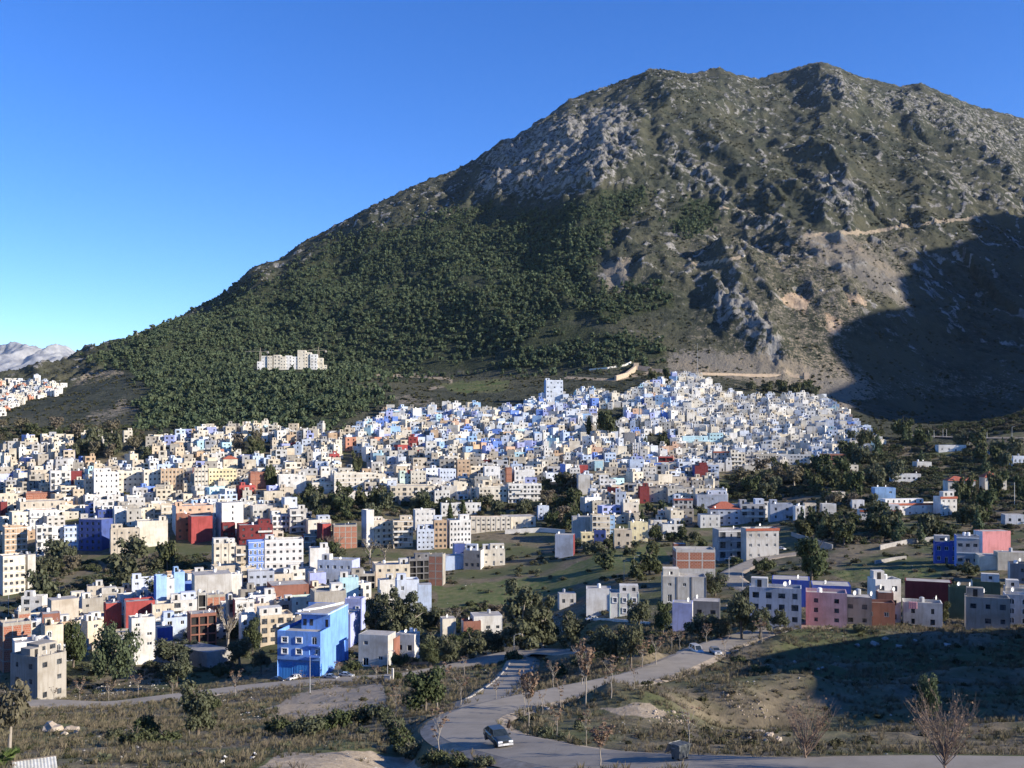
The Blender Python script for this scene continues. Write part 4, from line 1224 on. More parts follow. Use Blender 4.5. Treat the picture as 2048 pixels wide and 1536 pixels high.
1264 1284 886 918 . snow ivory 4 4 v q|white tower house with upright slots below the dark screen wall
1206 1232 906 930 . pale stone 3 3 v h|pale blue house with white trimmed windows in the old town
1315 1346 913 930 . red red 2 2 o n|red house with dark recess in the old town@the red recessed house
1385 1416 925 965 . maroon deep 4 1 x r=.9|maroon and deep blue gabled house@the maroon blue gable
1396 1412 936 962 . mist mist 3 2 v |bluish white projecting house in front of maroon blue gable
1414 1438 930 962 . mist white 4 3 b B|white house with blue stacked balconies
1362 1416 872 890 . aqua aqua 2 8 v h,T,r=.3|long aqua school with window strips in the old town@the long aqua school
1414 1446 866 890 . aqua aqua 3 4 v T|aqua block with red roof at the end of the long aqua school
1424 1458 903 938 . grey dgrey 4 4 v M|grey block with dark cornice above the tree line
1456 1490 905 940 . ivory ivory 4 4 b B,c|ivory house with stacked balconies at the town edge
1512 1550 908 932 . cream cream 3 8 v r=.4|cream row building with many windows above cypresses
1550 1620 909 930 . white white 3 10 v r=.3|long white row building at the edge of the dark trees@the long white row
1640 1672 1008 1032 -4 white white 2 3 v |small white house left of the low villa wing
1655 1690 984 1002 0 ivory ivory 2 3 v T|small ivory house above the ravine trees
1700 1728 1000 1018 -4 snow snow 1 2 p n|small bright white hut beside the sky blue house
1826 1862 924 940 0 white white 1 4 v n|small white house in the upper ravine wood
2004 2046 1030 1050 -10 snow snow 1 2 v n|white low house at the right edge below the conifers
1690 1716 930 946 0 ivory ivory 2 2 v |ivory house at the foot of the old town in trees
1640 1690 908 936 0 brick maroon 3 3 f n|red brick frame building under construction at the town edge
"""
LANDMARKS = []      # (short name, px, py)
PENDING = []        # things whose label is written at the end: (object, description, px, py)
HERO_RECT = []
_hr = random.Random(21)
def place_heroes():
    for line in HERO.strip().split('\n'):
        spec, text = line.split('|')
        label, _, lm = text.partition('@')
        t = spec.split()
        x0, x1, yt, yb = map(float, t[:4])
        yaw, col, scol, floors, cols, style = t[4], t[5], t[6], int(t[7]), int(t[8]), t[9]
        ol = t[10].split(',') if len(t) > 10 else []
        kv = dict(o.split('=') for o in ol if '=' in o); opts = ''.join(o for o in ol if '=' not in o)
        pxm = (x0+x1)/2
        if 'd' in kv:
            d = float(kv['d'])
        else:
            d = ground(pxm, yb).y
        if yaw == '.':
            phi = wall_angle(pxm)+math.radians(_hr.uniform(4, 12) if pxm < 1350 else _hr.uniform(2, 16))
        else:
            phi = math.radians(float(yaw))
        rel = phi-wall_angle(pxm)
        r = float(kv.get('r', 0.8))
        ext = (x1-x0)/FPX*d
        W = ext/(math.cos(rel)+r*abs(math.sin(rel)))
        D = min(max(r*W, 4.5), 16.0)
        W = max((ext-D*abs(math.sin(rel)))/math.cos(rel), 0.55*ext)
        zt = (HZ-yt)/FPX*d
        dc = d+(D*math.cos(rel)+W*abs(math.sin(rel)))/2
        xc = (pxm-CX)/FPX*d+(pxm-CX)/FPX*(dc-d)
        zb = min(land1(xc, dc), (HZ-yb)/FPX*d+0.5)
        zg = land1((pxm-CX)/FPX*d, d)
        zb = min(zb, zg) if 'd' not in kv else (HZ-yb)/FPX*d
        zt = zt+0.0
        H = max(zt-zb, 2.6)
        if style == 'o': style = 'f'
        if style == 'w': style = 'p'
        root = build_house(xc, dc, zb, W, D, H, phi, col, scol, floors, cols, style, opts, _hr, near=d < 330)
        tag(root, label, 'house', 'houses of the hillside town')
        if 'pink cloth' in label:
            m = MB(); n = 10
            for i in range(n):
                a, b = -W*.36+W*.22*i/n, -W*.36+W*.22*(i+1)/n; ya, yb2 = -.06-.05*(i%2), -.06-.05*((i+1)%2)
                m.quad((a,-D/2+ya,H-1.5),(b,-D/2+yb2,H-1.5),(b,-D/2+yb2,H+.03),(a,-D/2+ya,H+.03)); m.quad((a,-D/2+ya,H+.03),(b,-D/2+yb2,H+.03),(b,-D/2+.3,H+.04),(a,-D/2+.3,H+.04))
            c = obj('hanging_cloth', m.mesh('hanging_cloth', [simple('pink_cloth', (.62,.30,.33), (.72,.40,.42), 3)]), None, tuple(root.location), phi); tag(c, 'pink cloth hung over the parapet below the dark red wall', 'cloth')
        if lm: LANDMARKS.append((lm, pxm, (yt+yb)/2))
        HERO_RECT.append((x0, x1, yt, yb, d))
        FOOT.append((xc, dc, 0.5*math.hypot(W, D)*0.82))
place_heroes()

# ---- the rest of the town
TOWN = {
 'medina': [(785,822),(1000,822),(1085,806),(1180,785),(1240,790),(1330,770),(1355,752),(1400,758),(1430,785),(1510,800),(1560,800),(1640,800),(1700,832),(1768,892),(1720,915),(1640,930),(1460,945),(1300,945),(1080,932),(900,910),(740,880),(700,865)],
 'new': [(0,905),(120,880),(280,885),(360,880),(420,866),(560,858),(740,880),(900,910),(1080,932),(1300,945),(1440,945),(1440,1000),(1370,1050),(1230,1050),(1180,1030),(1080,985),(900,1005),(780,1005),(700,1030),(560,1040),(560,1080),(430,1080),(330,1040),(230,1060),(180,1020),(120,1060),(0,1100)],
 'suburb': [(0,762),(50,754),(85,764),(130,772),(110,795),(60,800),(0,835)],
 'lower': [(0,1310),(60,1240),(200,1205),(330,1195),(480,1168),(640,1160),(705,1152),(735,1200),(700,1262),(560,1278),(430,1302),(320,1302),(180,1302),(60,1335)],
}
GREEN = [[(1080,955),(1150,965),(1190,1010),(1150,1060),(1075,1060)],[(130,885),(300,885),(300,930),(140,930)],[(560,990),(790,990),(800,1030),(700,1050),(580,1020)],
         [(465,880),(550,885),(545,925),(470,930)],[(1195,815),(1240,820),(1240,880),(1195,880)],[(1290,870),(1330,865),(1340,900),(1285,900)],[(230,955),(290,960),(280,1005),(220,1005)],[(680,900),(740,905),(740,950),(690,950)],
         [(1440,945),(1620,935),(1640,1000),(1450,1000)],[(1210,1015),(1420,1010),(1420,1040),(1220,1040)],[(1500,775),(1640,775),(1660,800),(1500,798)]]
PAL_MED = ['white']*8+['snow']*4+['ivory']*5+['cream']*3+['stone']*2+['mist']*4+['pale']*3+['sky']*2+['lav']*2+['blue','aqua','peach','sand','stone','tan','mist']
PAL_NEW = ['white']*5+['snow']*1+['ivory']*5+['cream']*5+['beige']*4+['conc','conc','stone','stone','stone','grey','grey','sand','mist','mist','pale','lav','sand','tan','conc','beige','aqua','ivory','cream','white']
def plan_fillers():
    r = random.Random(99); cand = []
    d = 300.0
    while d < 1180:
        pitch = 6.6 if d > 640 else 8.0
        x = -0.56*d+r.uniform(0, 8)
        while x < 0.40*d:
            w = r.uniform(3.6, 7.6) if d > 650 else r.uniform(5.0, 11.0)
            xx, yy = x+w/2, d+r.uniform(-3.5, 3.5)
            x += w+r.uniform(-0.4, 1.6)+(r.uniform(3, 9) if r.random() < .08 else 0)
            cand.append((xx, yy, w))
        d += pitch*r.uniform(.9, 1.1)
    X_ = np.array([c[0] for c in cand]); Y_ = np.array([c[1] for c in cand]); Z_ = land(X_, Y_)
    PX, PY = proj(X_, Y_, Z_)
    jx = PX+18*fbm(X_/40, Y_/40, 2, 171); jy = PY+7*fbm(X_/40, Y_/40, 2, 173)
    zone = {k: poly_sd(jx, jy, p) > 0 for k, p in TOWN.items()}
    green = np.max([poly_sd(jx, jy, p) for p in GREEN], 0) > 0
    out = []
    foot = np.array([(f[0], f[1], f[2]) for f in FOOT])
    rects = np.array(HERO_RECT)
    for i, (xx, yy, w) in enumerate(cand):
        k = next((k for k in ('medina','new','suburb','lower') if zone[k][i]), None)
        if k is None or green[i]: continue
        if k == 'suburb' and yy < 850: continue
        if k != 'suburb' and yy > 1010: continue
        dp = r.uniform(4.5, 7)
        if k == 'medina':
            h = r.choice([3.0,3.4,4.2,5.0,5.6,6.2,7.0,8.4]); col = r.choice(PAL_MED)
            if 1650 > PX[i] > 1350: col = r.choice(PAL_MED[:26])
            if PX[i] < 1060 and r.random() < .25: col = r.choice(['lav','sky','pale','blue','cream','conc'])
        elif k == 'suburb':
            h = r.choice([3,4,5,6]); col = r.choice(['white','white','snow','ivory','ivory','cream','mist','white','stone','salmon'])
        else:
            h = r.choice([3.2,4.5,5.5,6.5,8.0,9.5]); col = r.choice(PAL_NEW) if r.random() > .03 else r.choice(['maroon','red','salmon','blue'])
        rad = 0.5*math.hypot(w, dp)*0.72
        if np.any(np.hypot(foot[:,0]-xx, foot[:,1]-yy) < (foot[:,2]+rad)*0.70): continue
        hw = w/2/yy*FPX; top = PY[i]-h/yy*FPX
        ox = np.minimum(rects[:,1], PX[i]+hw)-np.maximum(rects[:,0], PX[i]-hw); rb = rects[:,2]+.58*(rects[:,3]-rects[:,2]); oy = np.minimum(rb, PY[i])-np.maximum(rects[:,2], top)
        ov = np.clip(ox, 0, None)*np.clip(oy, 0, None)/((rects[:,1]-rects[:,0])*(rects[:,3]-rects[:,2])*.58)
        if np.any((ov > 0.10) & (rects[:,4] > yy-2)): continue
        out.append(dict(x=xx, y=yy, z=float(Z_[i])-.4, w=w, d=dp, h=h, col=col, px=float(PX[i]), py=float(PY[i]), top=top, zone=k, size=2*hw*(h/yy*FPX)))
    return out
FILL = plan_fillers()
FILL.sort(key=lambda f: -f['size'])
_fr = random.Random(5)
N_SINGLE = max(0, 300-len(HERO_RECT))
def filler_style(f):
    fl = max(1, int(round(f['h']/3.0))); co = max(1, int(f['w']/2.8))
    st = _fr.choice(['v','v','m','p','b'] if f['zone'] != 'medina' else ['m','m','m','x','m','v'])
    ang = wall_angle(f['px'])+math.radians(_fr.gauss(10, 13))
    return fl, co, st, ang
for f in FILL[:N_SINGLE]:
    fl, co, st, ang = filler_style(f)
    op = _fr.choice(['c','','cB','B','h','ct','s'])
    root = build_house(f['x'], f['y'], f['z'], f['w'], f['d'], f['h'], ang, f['col'], f['col'] if _fr.random() < .8 else 'stone', fl, co, st, op, _fr, deepen=4)
    storey = ['one','two','three','four','five'][min(fl, 5)-1]
    PENDING.append((root, '%s %s storey house' % (COLOUR_WORD[f['col']], storey), f['px'], f['py']-6, 'house', 'houses of the hillside town'))

def merged_houses():
    V, Fc, Mi, Tn = [], [], [], []
    for f in FILL[N_SINGLE:]:
        fl, co, st, ang = filler_style(f)
        b = MB(); W, D, H = f['w'], f['d'], f['h']
        rw = window_grid(D, H, fl, max(1, int(D/3.5)), 'v' if _fr.random() < .4 else 'x', _fr)
        for side, wins in (('f', window_grid(W, H, fl, co, st, _fr)), ('r', rw), ('b', []), ('l', [])):
            p0, a, n, L, _ = side_frame(side, W, D)
            wall_with_holes(b, p0, a, n, L, -4.0, H, wins, 0, 1)
        b.quad((-W/2,-D/2,H),(W/2,-D/2,H),(W/2,-D/2+.25,H),(-W/2,-D/2+.25,H)); b.quad((W/2-.25,-D/2+.25,H),(W/2,-D/2+.25,H),(W/2,D/2,H),(W/2-.25,D/2,H))
        b.quad((-W/2,-D/2+.25,H),(-W/2+.25,-D/2+.25,H),(-W/2+.25,D/2,H),(-W/2,D/2,H)); b.quad((-W/2+.25,D/2-.25,H),(W/2-.25,D/2-.25,H),(W/2-.25,D/2,H),(-W/2+.25,D/2,H))
        b.quad((-W/2,-D/2+.2,H-.55),(W/2,-D/2+.2,H-.55),(W/2,D/2-.1,H-.55),(-W/2,D/2-.1,H-.55),2 if _fr.random() < .93 else 3)
        if _fr.random() < .5:
            cx, cy = _fr.uniform(-.3,.3)*W, _fr.uniform(-.1,.35)*D
            b.box(cx-1.3,cy-1.2,H-.5,cx+1.3,cy+1.2,H+1.7,0,False); b.box(cx-.4,cy-1.24,H-.45,cx+.4,cy-1.18,H+1.3,1)
        if _fr.random() < .4:
            cx, cy = _fr.uniform(-.35,.35)*W, _fr.uniform(-.3,.3)*D
            b.box(cx-.5,cy-.5,H-.5,cx+.5,cy+.5,H+.75,4)
        ca, sa = math.cos(ang), math.sin(ang); n0 = len(V)
        V += [(f['x']+x*ca-y*sa, f['y']+x*sa+y*ca, f['z']+z) for x, y, z in b.v]
        Fc += [tuple(n0+i for i in q) for q in b.f]; Mi += b.m
        c = PAL[f['col']]; k = _fr.uniform(.9, 1.05); Tn += [(c[0]*k, c[1]*k, c[2]*k, 1)]*len(b.v)
    me = mesh_from('distant_houses', V, Fc, [M_PLASTER_V, M_DARK, M_ROOF, M_TERRACOTTA, M_WHITE], Mi)
    a = me.attributes.new('tint', 'FLOAT_COLOR', 'POINT'); a.data.foreach_set('color', np.array(Tn, np.float32).ravel())
    return tag(obj('distant_houses', me), 'hundreds of small white and blue houses packed on the hillside', 'houses', kind='stuff')
merged_houses()
print('HOUSES', len(HERO_RECT), 'single fill', N_SINGLE, 'merged', len(FILL)-N_SINGLE)
# ------------------------------------------------------------------ the blue corner house
def blue_house():
    g = ground(640, 1353)
    root = empty('house', (g.x, g.y, g.z-.1), math.radians(-11))
    tag(root, 'bright blue corner house with white framed windows and blue garage doors', 'house', 'houses of the hillside town')
    LANDMARKS.append(('the blue corner house', 630, 1290))
    HERO_RECT.append((552, 706, 1222, 1355, g.y)); FOOT.append((g.x-5, g.y+9, 11))
    W, D, H, HP = 11.6, 20.5, 11.4, 15.2
    paint = (.17,.36,.82); mb = MB()
    # front: s counted from the left corner
    fw = [(2.0,9.15,1.5,1.35,'s'),(5.9,9.15,1.5,1.35,'s'),(2.0,6.25,1.5,1.35,'s'),(5.9,6.25,1.5,1.35,'s'),(10.1,9.2,1.5,2.0,'a'),(10.2,6.2,3.0,2.2,'o')]
    wall_with_holes(mb, Vector((-W,0,0)), Vector((1,0,0)), Vector((0,-1,0)), W, 4.0, H, [w if w[4]!='o' else w for w in fw])
    for (cx, cz, w, h, k) in fw:
        if k == 'o': continue
        o = obj(FILLNAME[k], UNIT[k], root, (-W+cx, RECESS[k]-.004, cz), 0, (w,1,h))
        if k == 's': obj('pane', UNIT['p'], o)
    o = obj('loggia_wall', (lambda b: (b.quad((-3.3,.7,5.1),(-.3,.7,5.1),(-.3,.7,7.3),(-3.3,.7,7.3)), b.mesh('loggia_wall',[M_PLASTER]))[1])(MB()), root); o.color = (.35,.5,.85,1)
    o = obj('window', UNIT['s'], root, (-1.0,.69,6.2), 0, (.9,1,1.1)); obj('pane', UNIT['p'], o)
    b = MB(); b.box(-3.4,-.75,5.0,.12,0.0,5.15); b.box(-3.4,-.75,5.15,.12,-.66,5.6); o = obj('balcony', b.mesh('balcony',[M_PLASTER]), root); o.color = (.15,.32,.86,1)
    b = MB(); b.box(-3.2,-.55,7.75,-.05,0.0,7.95); o = obj('balcony_hood', b.mesh('balcony_hood',[M_PLASTER]), root); o.color = (.10,.22,.70,1)
    # right side: front part, raised rear part, set back rear base
    def q(y0,y1,z0,z1,x=0.0): mb.quad((x,y0,z0),(x,y1,z0),(x,y1,z1),(x,y0,z1))
    q(0,7,-6,H); q(7,10,-6,HP); q(10,D,5.6,HP); q(10,D,-6,5.6,-.9)
    mb.quad((0,10,-6),(-.9,10,-6),(-.9,10,5.6),(0,10,5.6)); mb.quad((0,10,5.6),(-.9,10,5.6),(-.9,D,5.6),(0,D,5.6))
    mb.quad((0,D,-6),(-W,D,-6),(-W,D,HP),(0,D,HP)); mb.quad((-W,D,-6),(-W,0,-6),(-W,0,H),(-W,D,H))
    mb.quad((-W,0,4),(0,0,4),(0,.7,4),(-W,.7,4)); mb.quad((-W,.7,-6),(0,.7,-6),(0,.7,4),(-W,.7,4))
    # parapet and terrace, upper storey
    for (x0,y0,x1,y1) in ((-W,0,0,.25),(-W,.25,-W+.25,7),(-.25,.25,0,7)):
        mb.box(x0,y0,H-.02,x1,y1,H+.03)
    mb.quad((-8,7,H-.9),(0,7,H-.9),(0,7,HP-.5),(-8,7,HP-.5)); mb.quad((-8,D,H-.9),(-8,7,H-.9),(-8,7,HP-.5),(-8,D,HP-.5))
    mb.quad((-W+.25,.25,H-.9),(-W+.25,7,H-.9),(-W+.25,7,H),(-W+.25,.25,H)); mb.quad((-W+.25,.25,H-.9),(-.25,.25,H-.9),(-.25,.25,H),(-W+.25,.25,H))
    o = obj('wall', mb.mesh('wall', [M_PLASTER]), root); o.color = (*paint,1)
    b = MB(); b.quad((-W+.2,.2,H-.88),(-.2,.2,H-.88),(-.2,D-.1,H-.88),(-W+.2,D-.1,H-.88)); obj('terrace', b.mesh('terrace',[M_ROOF]), root)
    b = MB(); b.box(-9.2,5.6,HP-.5,.02,D+.02,HP-.15); o = obj('roof_slab', b.mesh('roof_slab',[M_PLASTER]), root); o.color = (.45,.58,.85,1)
    b = MB(); b.box(-9.0,5.8,HP-.16,-.3,D-.2,HP-.1); obj('roof', b.mesh('roof',[M_ROOF]), root)
    b = MB(); b.tube([(-8.8,6.2,HP+.1),(-4.5,12,HP+.1),(-1.2,D-.6,HP+.25)],[.3,.3,.3],6); obj('roof_pipe', b.mesh('roof_pipe',[M_WHITE]), root)
    b = MB(); b.tube([(-7.6,7.2,HP-.1),(-7.6,7.2,HP+.25),(-6.0,7.6,HP+.25),(-6,7.6,HP-.1)],[.35,.4,.4,.3],7); obj('water_heater', b.mesh('water_heater',[M_WHITE]), root)
    for cx in (-7.0,-5.2):
        obj('window', UNIT['v'], root, (cx,6.98,H+1.0), 0, (.95,1,1.7))
    obj('roof_door', UNIT['o'], root, (-.9,6.98,H+.9), 0, (.7,1,1.9))
    t = NT('blue_sheet_metal', .5, .4); p = t.objco(); wv = t.n.new('ShaderNodeTexWave'); t.l.new(t.mapv(p,(1,1,1)), wv.inputs['Vector']); wv.inputs['Scale'].default_value = 1.6
    t.color(t.mix(wv.outputs['Fac'], (.04,.20,.52), (.07,.30,.70))); t.bump(wv.outputs['Fac'], .6, .06)
    for k in range(3):
        b = MB(); b.box(-W+.3+k*3.95,.62,-1.5,-W+3.9+k*3.95,.68,3.2)
        for j in range(9): b.box(-W+.35+k*3.95+j*.42,.56,-1.5,-W+.50+k*3.95+j*.42,.62,3.15)
        obj('garage_door', b.mesh('garage_door',[t.mat]), root)
    return root
blue_house()

# ------------------------------------------------------------------ hillside hotel, cranes, old walls
def hotel():
    g = ground(580, 739); d = g.y
    root = empty('hotel_building', (g.x, g.y, g.z), 0.12)
    tag(root, 'long white stepped hotel standing alone in the pine forest', 'hotel'); LANDMARKS.append(('the hotel in the pines', 580, 722))
    k = d/FPX
    for (x0,x1,top,dep) in ((516,526,727,9),(524,537,716,12),(536,546,716,14),(548,562,714,12),(561,572,717,14),(571,584,715,12),(583,597,717,14),(595,611,704,15),(609,622,708,13),(620,634,712,12),(630,645,719,10),(644,652,733,6)):
        X0, X1 = (x0-580)*k, (x1-580)*k; H = (739-top)*k+2
        b = MB(); wins = window_grid(X1-X0, H, max(2,int(H/3.2)), 2, 'v', _fr)
        oy = RND.uniform(-2,2)
        wall_with_holes(b, Vector((X0,oy,0)), Vector((1,0,0)), Vector((0,-1,0)), X1-X0, -8, H, wins)
        b.quad((X1,oy,-8),(X1,oy+dep,-8),(X1,oy+dep,H),(X1,oy,H)); b.quad((X0,oy+dep,-8),(X0,oy,-8),(X0,oy,H),(X0,oy+dep,H)); b.quad((X0,oy,H),(X1,oy,H),(X1,oy+dep,H),(X0,oy+dep,H)); b.quad((X1,oy+dep,-8),(X0,oy+dep,-8),(X0,oy+dep,H),(X1,oy+dep,H))
        o = obj('wing', b.mesh('wing',[M_PLASTER]), root); o.color = (*PAL[RND.choice(['snow','white','ivory'])],1)
        for (cx, cz, w, h, kk) in wins: obj('window', UNIT['v'], o, (X0+cx, oy+.17, cz), 0, (w,1,h))
hotel()
def crane(px, py, h, jib, ang, label):
    g = ground(px, py); root = empty('tower_crane', tuple(g), ang); tag(root, label, 'crane', 'cranes at the hotel')
    b = MB()
    for sx in (-.7,.7):
        for sy in (-.7,.7): b.tube([(sx,sy,-2),(sx,sy,h)],[.14,.14],4)
    for i in range(int(h/2)):
        s = 1 if i%2 else -1
        b.tube([(-.7*s,-.7,i*2),(.7*s,-.7,i*2+2)],[.09,.09],3); b.tube([(.7,-.7*s,i*2),(.7,.7*s,i*2+2)],[.09,.09],3)
    M_Y = bpy.data.materials.get('crane_yellow') or simple('crane_yellow', (.42,.36,.27), (.52,.45,.34), 1.0, .6)
    obj('mast', b.mesh('mast',[M_Y]), root)
    b = MB(); b.tube([(-9,0,h),(jib,0,h)],[.18,.18],4); b.tube([(-9,0,h),(0,0,h+3),(jib*.8,0,h)],[.08,.08,.08],3); b.tube([(0,0,h),(0,0,h+4)],[.25,.2],4)
    obj('jib', b.mesh('jib',[M_Y]), root)
    b = MB(); b.box(-9,-.8,h-2.2,-7,.8,h-.3); obj('counterweight', b.mesh('counterweight',[M_CONCRETE]), root)
crane(521,738,19,17,math.radians(176),'yellow tower crane at the left end of the white hotel')
crane(637,737,20,15,math.radians(185),'yellow tower crane at the right end of the white hotel')

def long_wall(name, pts, h, thick, mat, label, cat='wall', towers=(), merlon=False):
    P = [ground(*p) for p in pts]
    root = empty(name, tuple(P[0])); tag(root, label, cat); o0 = P[0]
    for a, b_ in zip(P[:-1], P[1:]):
        m = MB(); dv = (b_-a); L = math.hypot(dv.x, dv.y); n = Vector((-dv.y, dv.x, 0)).normalized()*thick/2
        A0, A1 = a-o0, b_-o0; lo = Vector((0,0,-1.5)); up = Vector((0,0,h))
        c = [A0-n+lo, A1-n+lo, A1+n+lo, A0+n+lo, A0-n+up, A1-n+up, A1+n+up, A0+n+up]
        c = [tuple(v) for v in c]
        for f in ((0,1,5,4),(1,2,6,5),(2,3,7,6),(3,0,4,7),(4,5,6,7)): m.quad(*[c[i] for i in f])
        obj('wall_section', m.mesh('wall_section',[mat]), root)
    for (k, w, hh) in towers:
        p = P[k]-o0; m = MB(); m.box(p.x-w/2,p.y-w/2,p.z-2,p.x+w/2,p.y+w/2,p.z+hh); obj('tower', m.mesh('tower',[mat]), root)
M_ADOBE = simple('ochre_rammed_earth', (.36,.275,.20), (.50,.40,.30), .4, .95, bump=.3, co='pos')
M_LIME = simple('lime_washed_wall', (.52,.49,.43), (.70,.67,.60), .4, .9, co='pos')
M_GREYWALL = simple('grey_block_wall', (.24,.23,.21), (.36,.34,.31), .6, .95, co='pos')
long_wall('town_wall', [(1231,761),(1252,755),(1262,747),(1272,739),(1284,741),(1302,743)], 4.5, 2.0, M_ADOBE, 'orange rammed earth town wall climbing a knoll above the old town', towers=((3,5,6.5),))
long_wall('town_wall', [(1300,742),(1400,750),(1500,753),(1570,754),(1612,757)], 2.6, 1.2, M_ADOBE, 'long ochre hillside wall ending in a square tower below the crags', towers=((4,5,6),))
long_wall('terrace_wall', [(1178,741),(1215,738),(1250,732),(1262,726)], 1.8, .6, M_LIME, 'pale wall running up the slope below the forest')
long_wall('retaining_wall', [(258,1008),(330,1006),(410,1004)], 5.5, 1.0, M_GREYWALL, 'long brown ribbed retaining wall below the ivory apartment blocks')
long_wall('garden_wall', [(1583,1072),(1610,1080),(1640,1090),(1665,1098)], 1.7, .4, M_GREYWALL, 'grey garden wall descending beside the dark trees on the right')
long_wall('garden_wall', [(1760,1100),(1815,1088),(1870,1082),(1900,1072)], 1.8, .4, M_GREYWALL, 'grey boundary wall behind the royal blue house')
long_wall('garden_wall', [(1750,1128),(1790,1120),(1812,1118)], 1.1, .5, M_GREYWALL, 'broken grey terrace wall on the green right hand slope')
long_wall('garden_wall', [(1010,1068),(1080,1064),(1130,1068)], 2.2, .4, M_LIME, 'pale yard wall below the long ivory school')
long_wall('yard_wall', [(1175,1240),(1230,1243),(1300,1250)], .8, .35, M_LIME, 'low pale yard wall in front of the mint striped white house')
long_wall('low_building', [(310,1320),(370,1315),(440,1330)], 4.2, 8.0, M_GREYWALL, 'long low flat roofed grey building in shade behind the road trees', 'building')

# ------------------------------------------------------------------ roads
def asphalt():
    t = NT('worn_asphalt', .9, .2); p = t.pos()
    n1 = t.noise(p, .35, 5, .6); n2 = t.noise(p, 6.0, 4, .7)
    c = t.mix(t.ramp(n1, .3, .7), (.225,.198,.160), (.310,.276,.226))
    c = t.mix(t.math('MULTIPLY', t.ramp(n2,.45,.7), .3), c, (.34,.31,.26))
    pt = t.noise(p, .16, 2, .4); c = t.mix(t.math('MULTIPLY', t.ramp(pt, .50, .66), .22), c, (.13,.12,.105))
    du = t.noise(p, .09, 5, .7); c = t.mix(t.math('MULTIPLY', t.ramp(du, .45, .75), .45), c, (.36,.315,.25))
    cr = t.voro(p, .55, 'Distance', 'DISTANCE_TO_EDGE'); c = t.mix(t.math('MULTIPLY', t.ramp(cr, .015, .0), .22), c, (.08,.075,.07))
    t.color(c); t.bump(n2, .3, .01); return t.mat
M_ASPH = asphalt()
M_SHOULDER = simple('gravel_shoulder', (.24,.195,.14), (.42,.35,.265), 1.2, .95, bump=.5, co='pos')
M_KERB = simple('concrete_kerb', (.34,.32,.285), (.46,.43,.385), 1.0, .9, co='pos')
def smooth_line(P, step):
    out = []
    Q = [P[0]*2-P[1]]+P+[P[-1]*2-P[-2]]
    for i in range(1, len(Q)-2):
        a, b_, c, d = Q[i-1], Q[i], Q[i+1], Q[i+2]; n = max(2, int((c-b_).length/step))
        for k in range(n):
            t = k/n
            out.append(.5*((2*b_)+(-a+c)*t+(2*a-5*b_+4*c-d)*t*t+(-a+3*b_-3*c+d)*t**3))
    out.append(P[-1]); return out
ROADS = []
def road(name, pts, width, label, kerb=(), shoulder=1.4, step=1.5, plan=False):
    P = [Vector(((p[0]-CX)/FPX*p[1], p[1])) if plan else Vector(ground(*p)[:2]) for p in pts]
    L = smooth_line(P, step); 
    rows = {}
    offs = [-width/2-shoulder, -width/2, -width/4, 0, width/4, width/2, width/2+shoulder]
    nv = []
    for i, p in enumerate(L):
        t = (L[min(i+1,len(L)-1)]-L[max(i-1,0)]).normalized(); n = Vector((-t.y, t.x)); nv.append(n)
    XY = np.array([[(p.x+n.x*o, p.y+n.y*o) for o in offs] for p, n in zip(L, nv)])
    Zr = land(XY[:,:,0], XY[:,:,1], False)
    pad = np.pad(Zr, ((9,9),(0,0)), 'edge'); Zs = sum(pad[i:i+len(Zr)]/19 for i in range(19))
    ctr = Zs[:,1:6].mean(1, keepdims=True)
    Zs = 0.1*Zs+0.9*(ctr+(Zs[:,5:6]-Zs[:,1:2])*np.array(offs)[None,:]/width*0.15)
    Zs[:,1:6] += .16; Zs[:,[0,6]] += .10
    ROADS.append((np.array([(p.x,p.y) for p in L]), width/2+shoulder, Zs[:,3].copy()))
    def strip(cols, zoff, mat, nm):
        m = MB(); 
        for i in range(len(L)):
            for c in cols: m.v.append((XY[i,c,0],XY[i,c,1],Zs[i,c]+zoff))
        w = len(cols)
        for i in range(len(L)-1):
            for j in range(w-1):
                m.f.append((i*w+j,(i+1)*w+j,(i+1)*w+j+1,i*w+j+1)[::-1]); m.m.append(0)
        return m.mesh(nm,[mat],True)
    o = obj(name, strip([1,2,3,4,5], .0, M_ASPH, name)); tag(o, label, 'road', kind='structure')
    for cols in ([0,1],[5,6]):
        m = MB()
        for i in range(len(L)):
            a, b_ = cols
            m.v += [(XY[i,a,0],XY[i,a,1],Zs[i,a]-(.25 if a==0 else .006)),(XY[i,b_,0],XY[i,b_,1],Zs[i,b_]-(.25 if b_==6 else .006))]
        for i in range(len(L)-1): m.f.append((2*i,2*i+1,2*i+3,2*i+2)); m.m.append(0)
        s = obj('verge', m.mesh('verge',[M_SHOULDER],True), o)
    for side, i0, i1 in kerb:
        c = 1 if side < 0 else 5
        n = len(L); a, b_ = int(i0*n), int(i1*n); k0 = a
        while k0 < b_-1:
            k1 = min(k0+1, b_-1)
            k0 = k1
        for k0 in range(a, b_-1, 2):
            k1 = min(k0+2, n-1); m = MB()
            pa, pb = XY[k0,c], XY[k1,c]; za, zb = Zs[k0,c], Zs[k1,c]; nn = nv[k0]*(.28 if side > 0 else -.28)
            dv = Vector((pb[0]-pa[0], pb[1]-pa[1]))*.01
            q = [(pa[0]+dv.x,pa[1]+dv.y,za),(pb[0]-dv.x,pb[1]-dv.y,zb),(pb[0]-dv.x+nn.x,pb[1]-dv.y+nn.y,zb),(pa[0]+dv.x+nn.x,pa[1]+dv.y+nn.y,za)]
            lo = [(x,y,z-.3) for x,y,z in q]; up = [(x,y,z+.15) for x,y,z in q]
            for f in ((0,1,2,3),): m.quad(*[up[i] for i in f])
            for i in range(4): m.quad(lo[i],lo[(i+1)%4],up[(i+1)%4],up[i])
            obj('kerb_stone', m.mesh('kerb_stone',[M_KERB]), o)
    return o
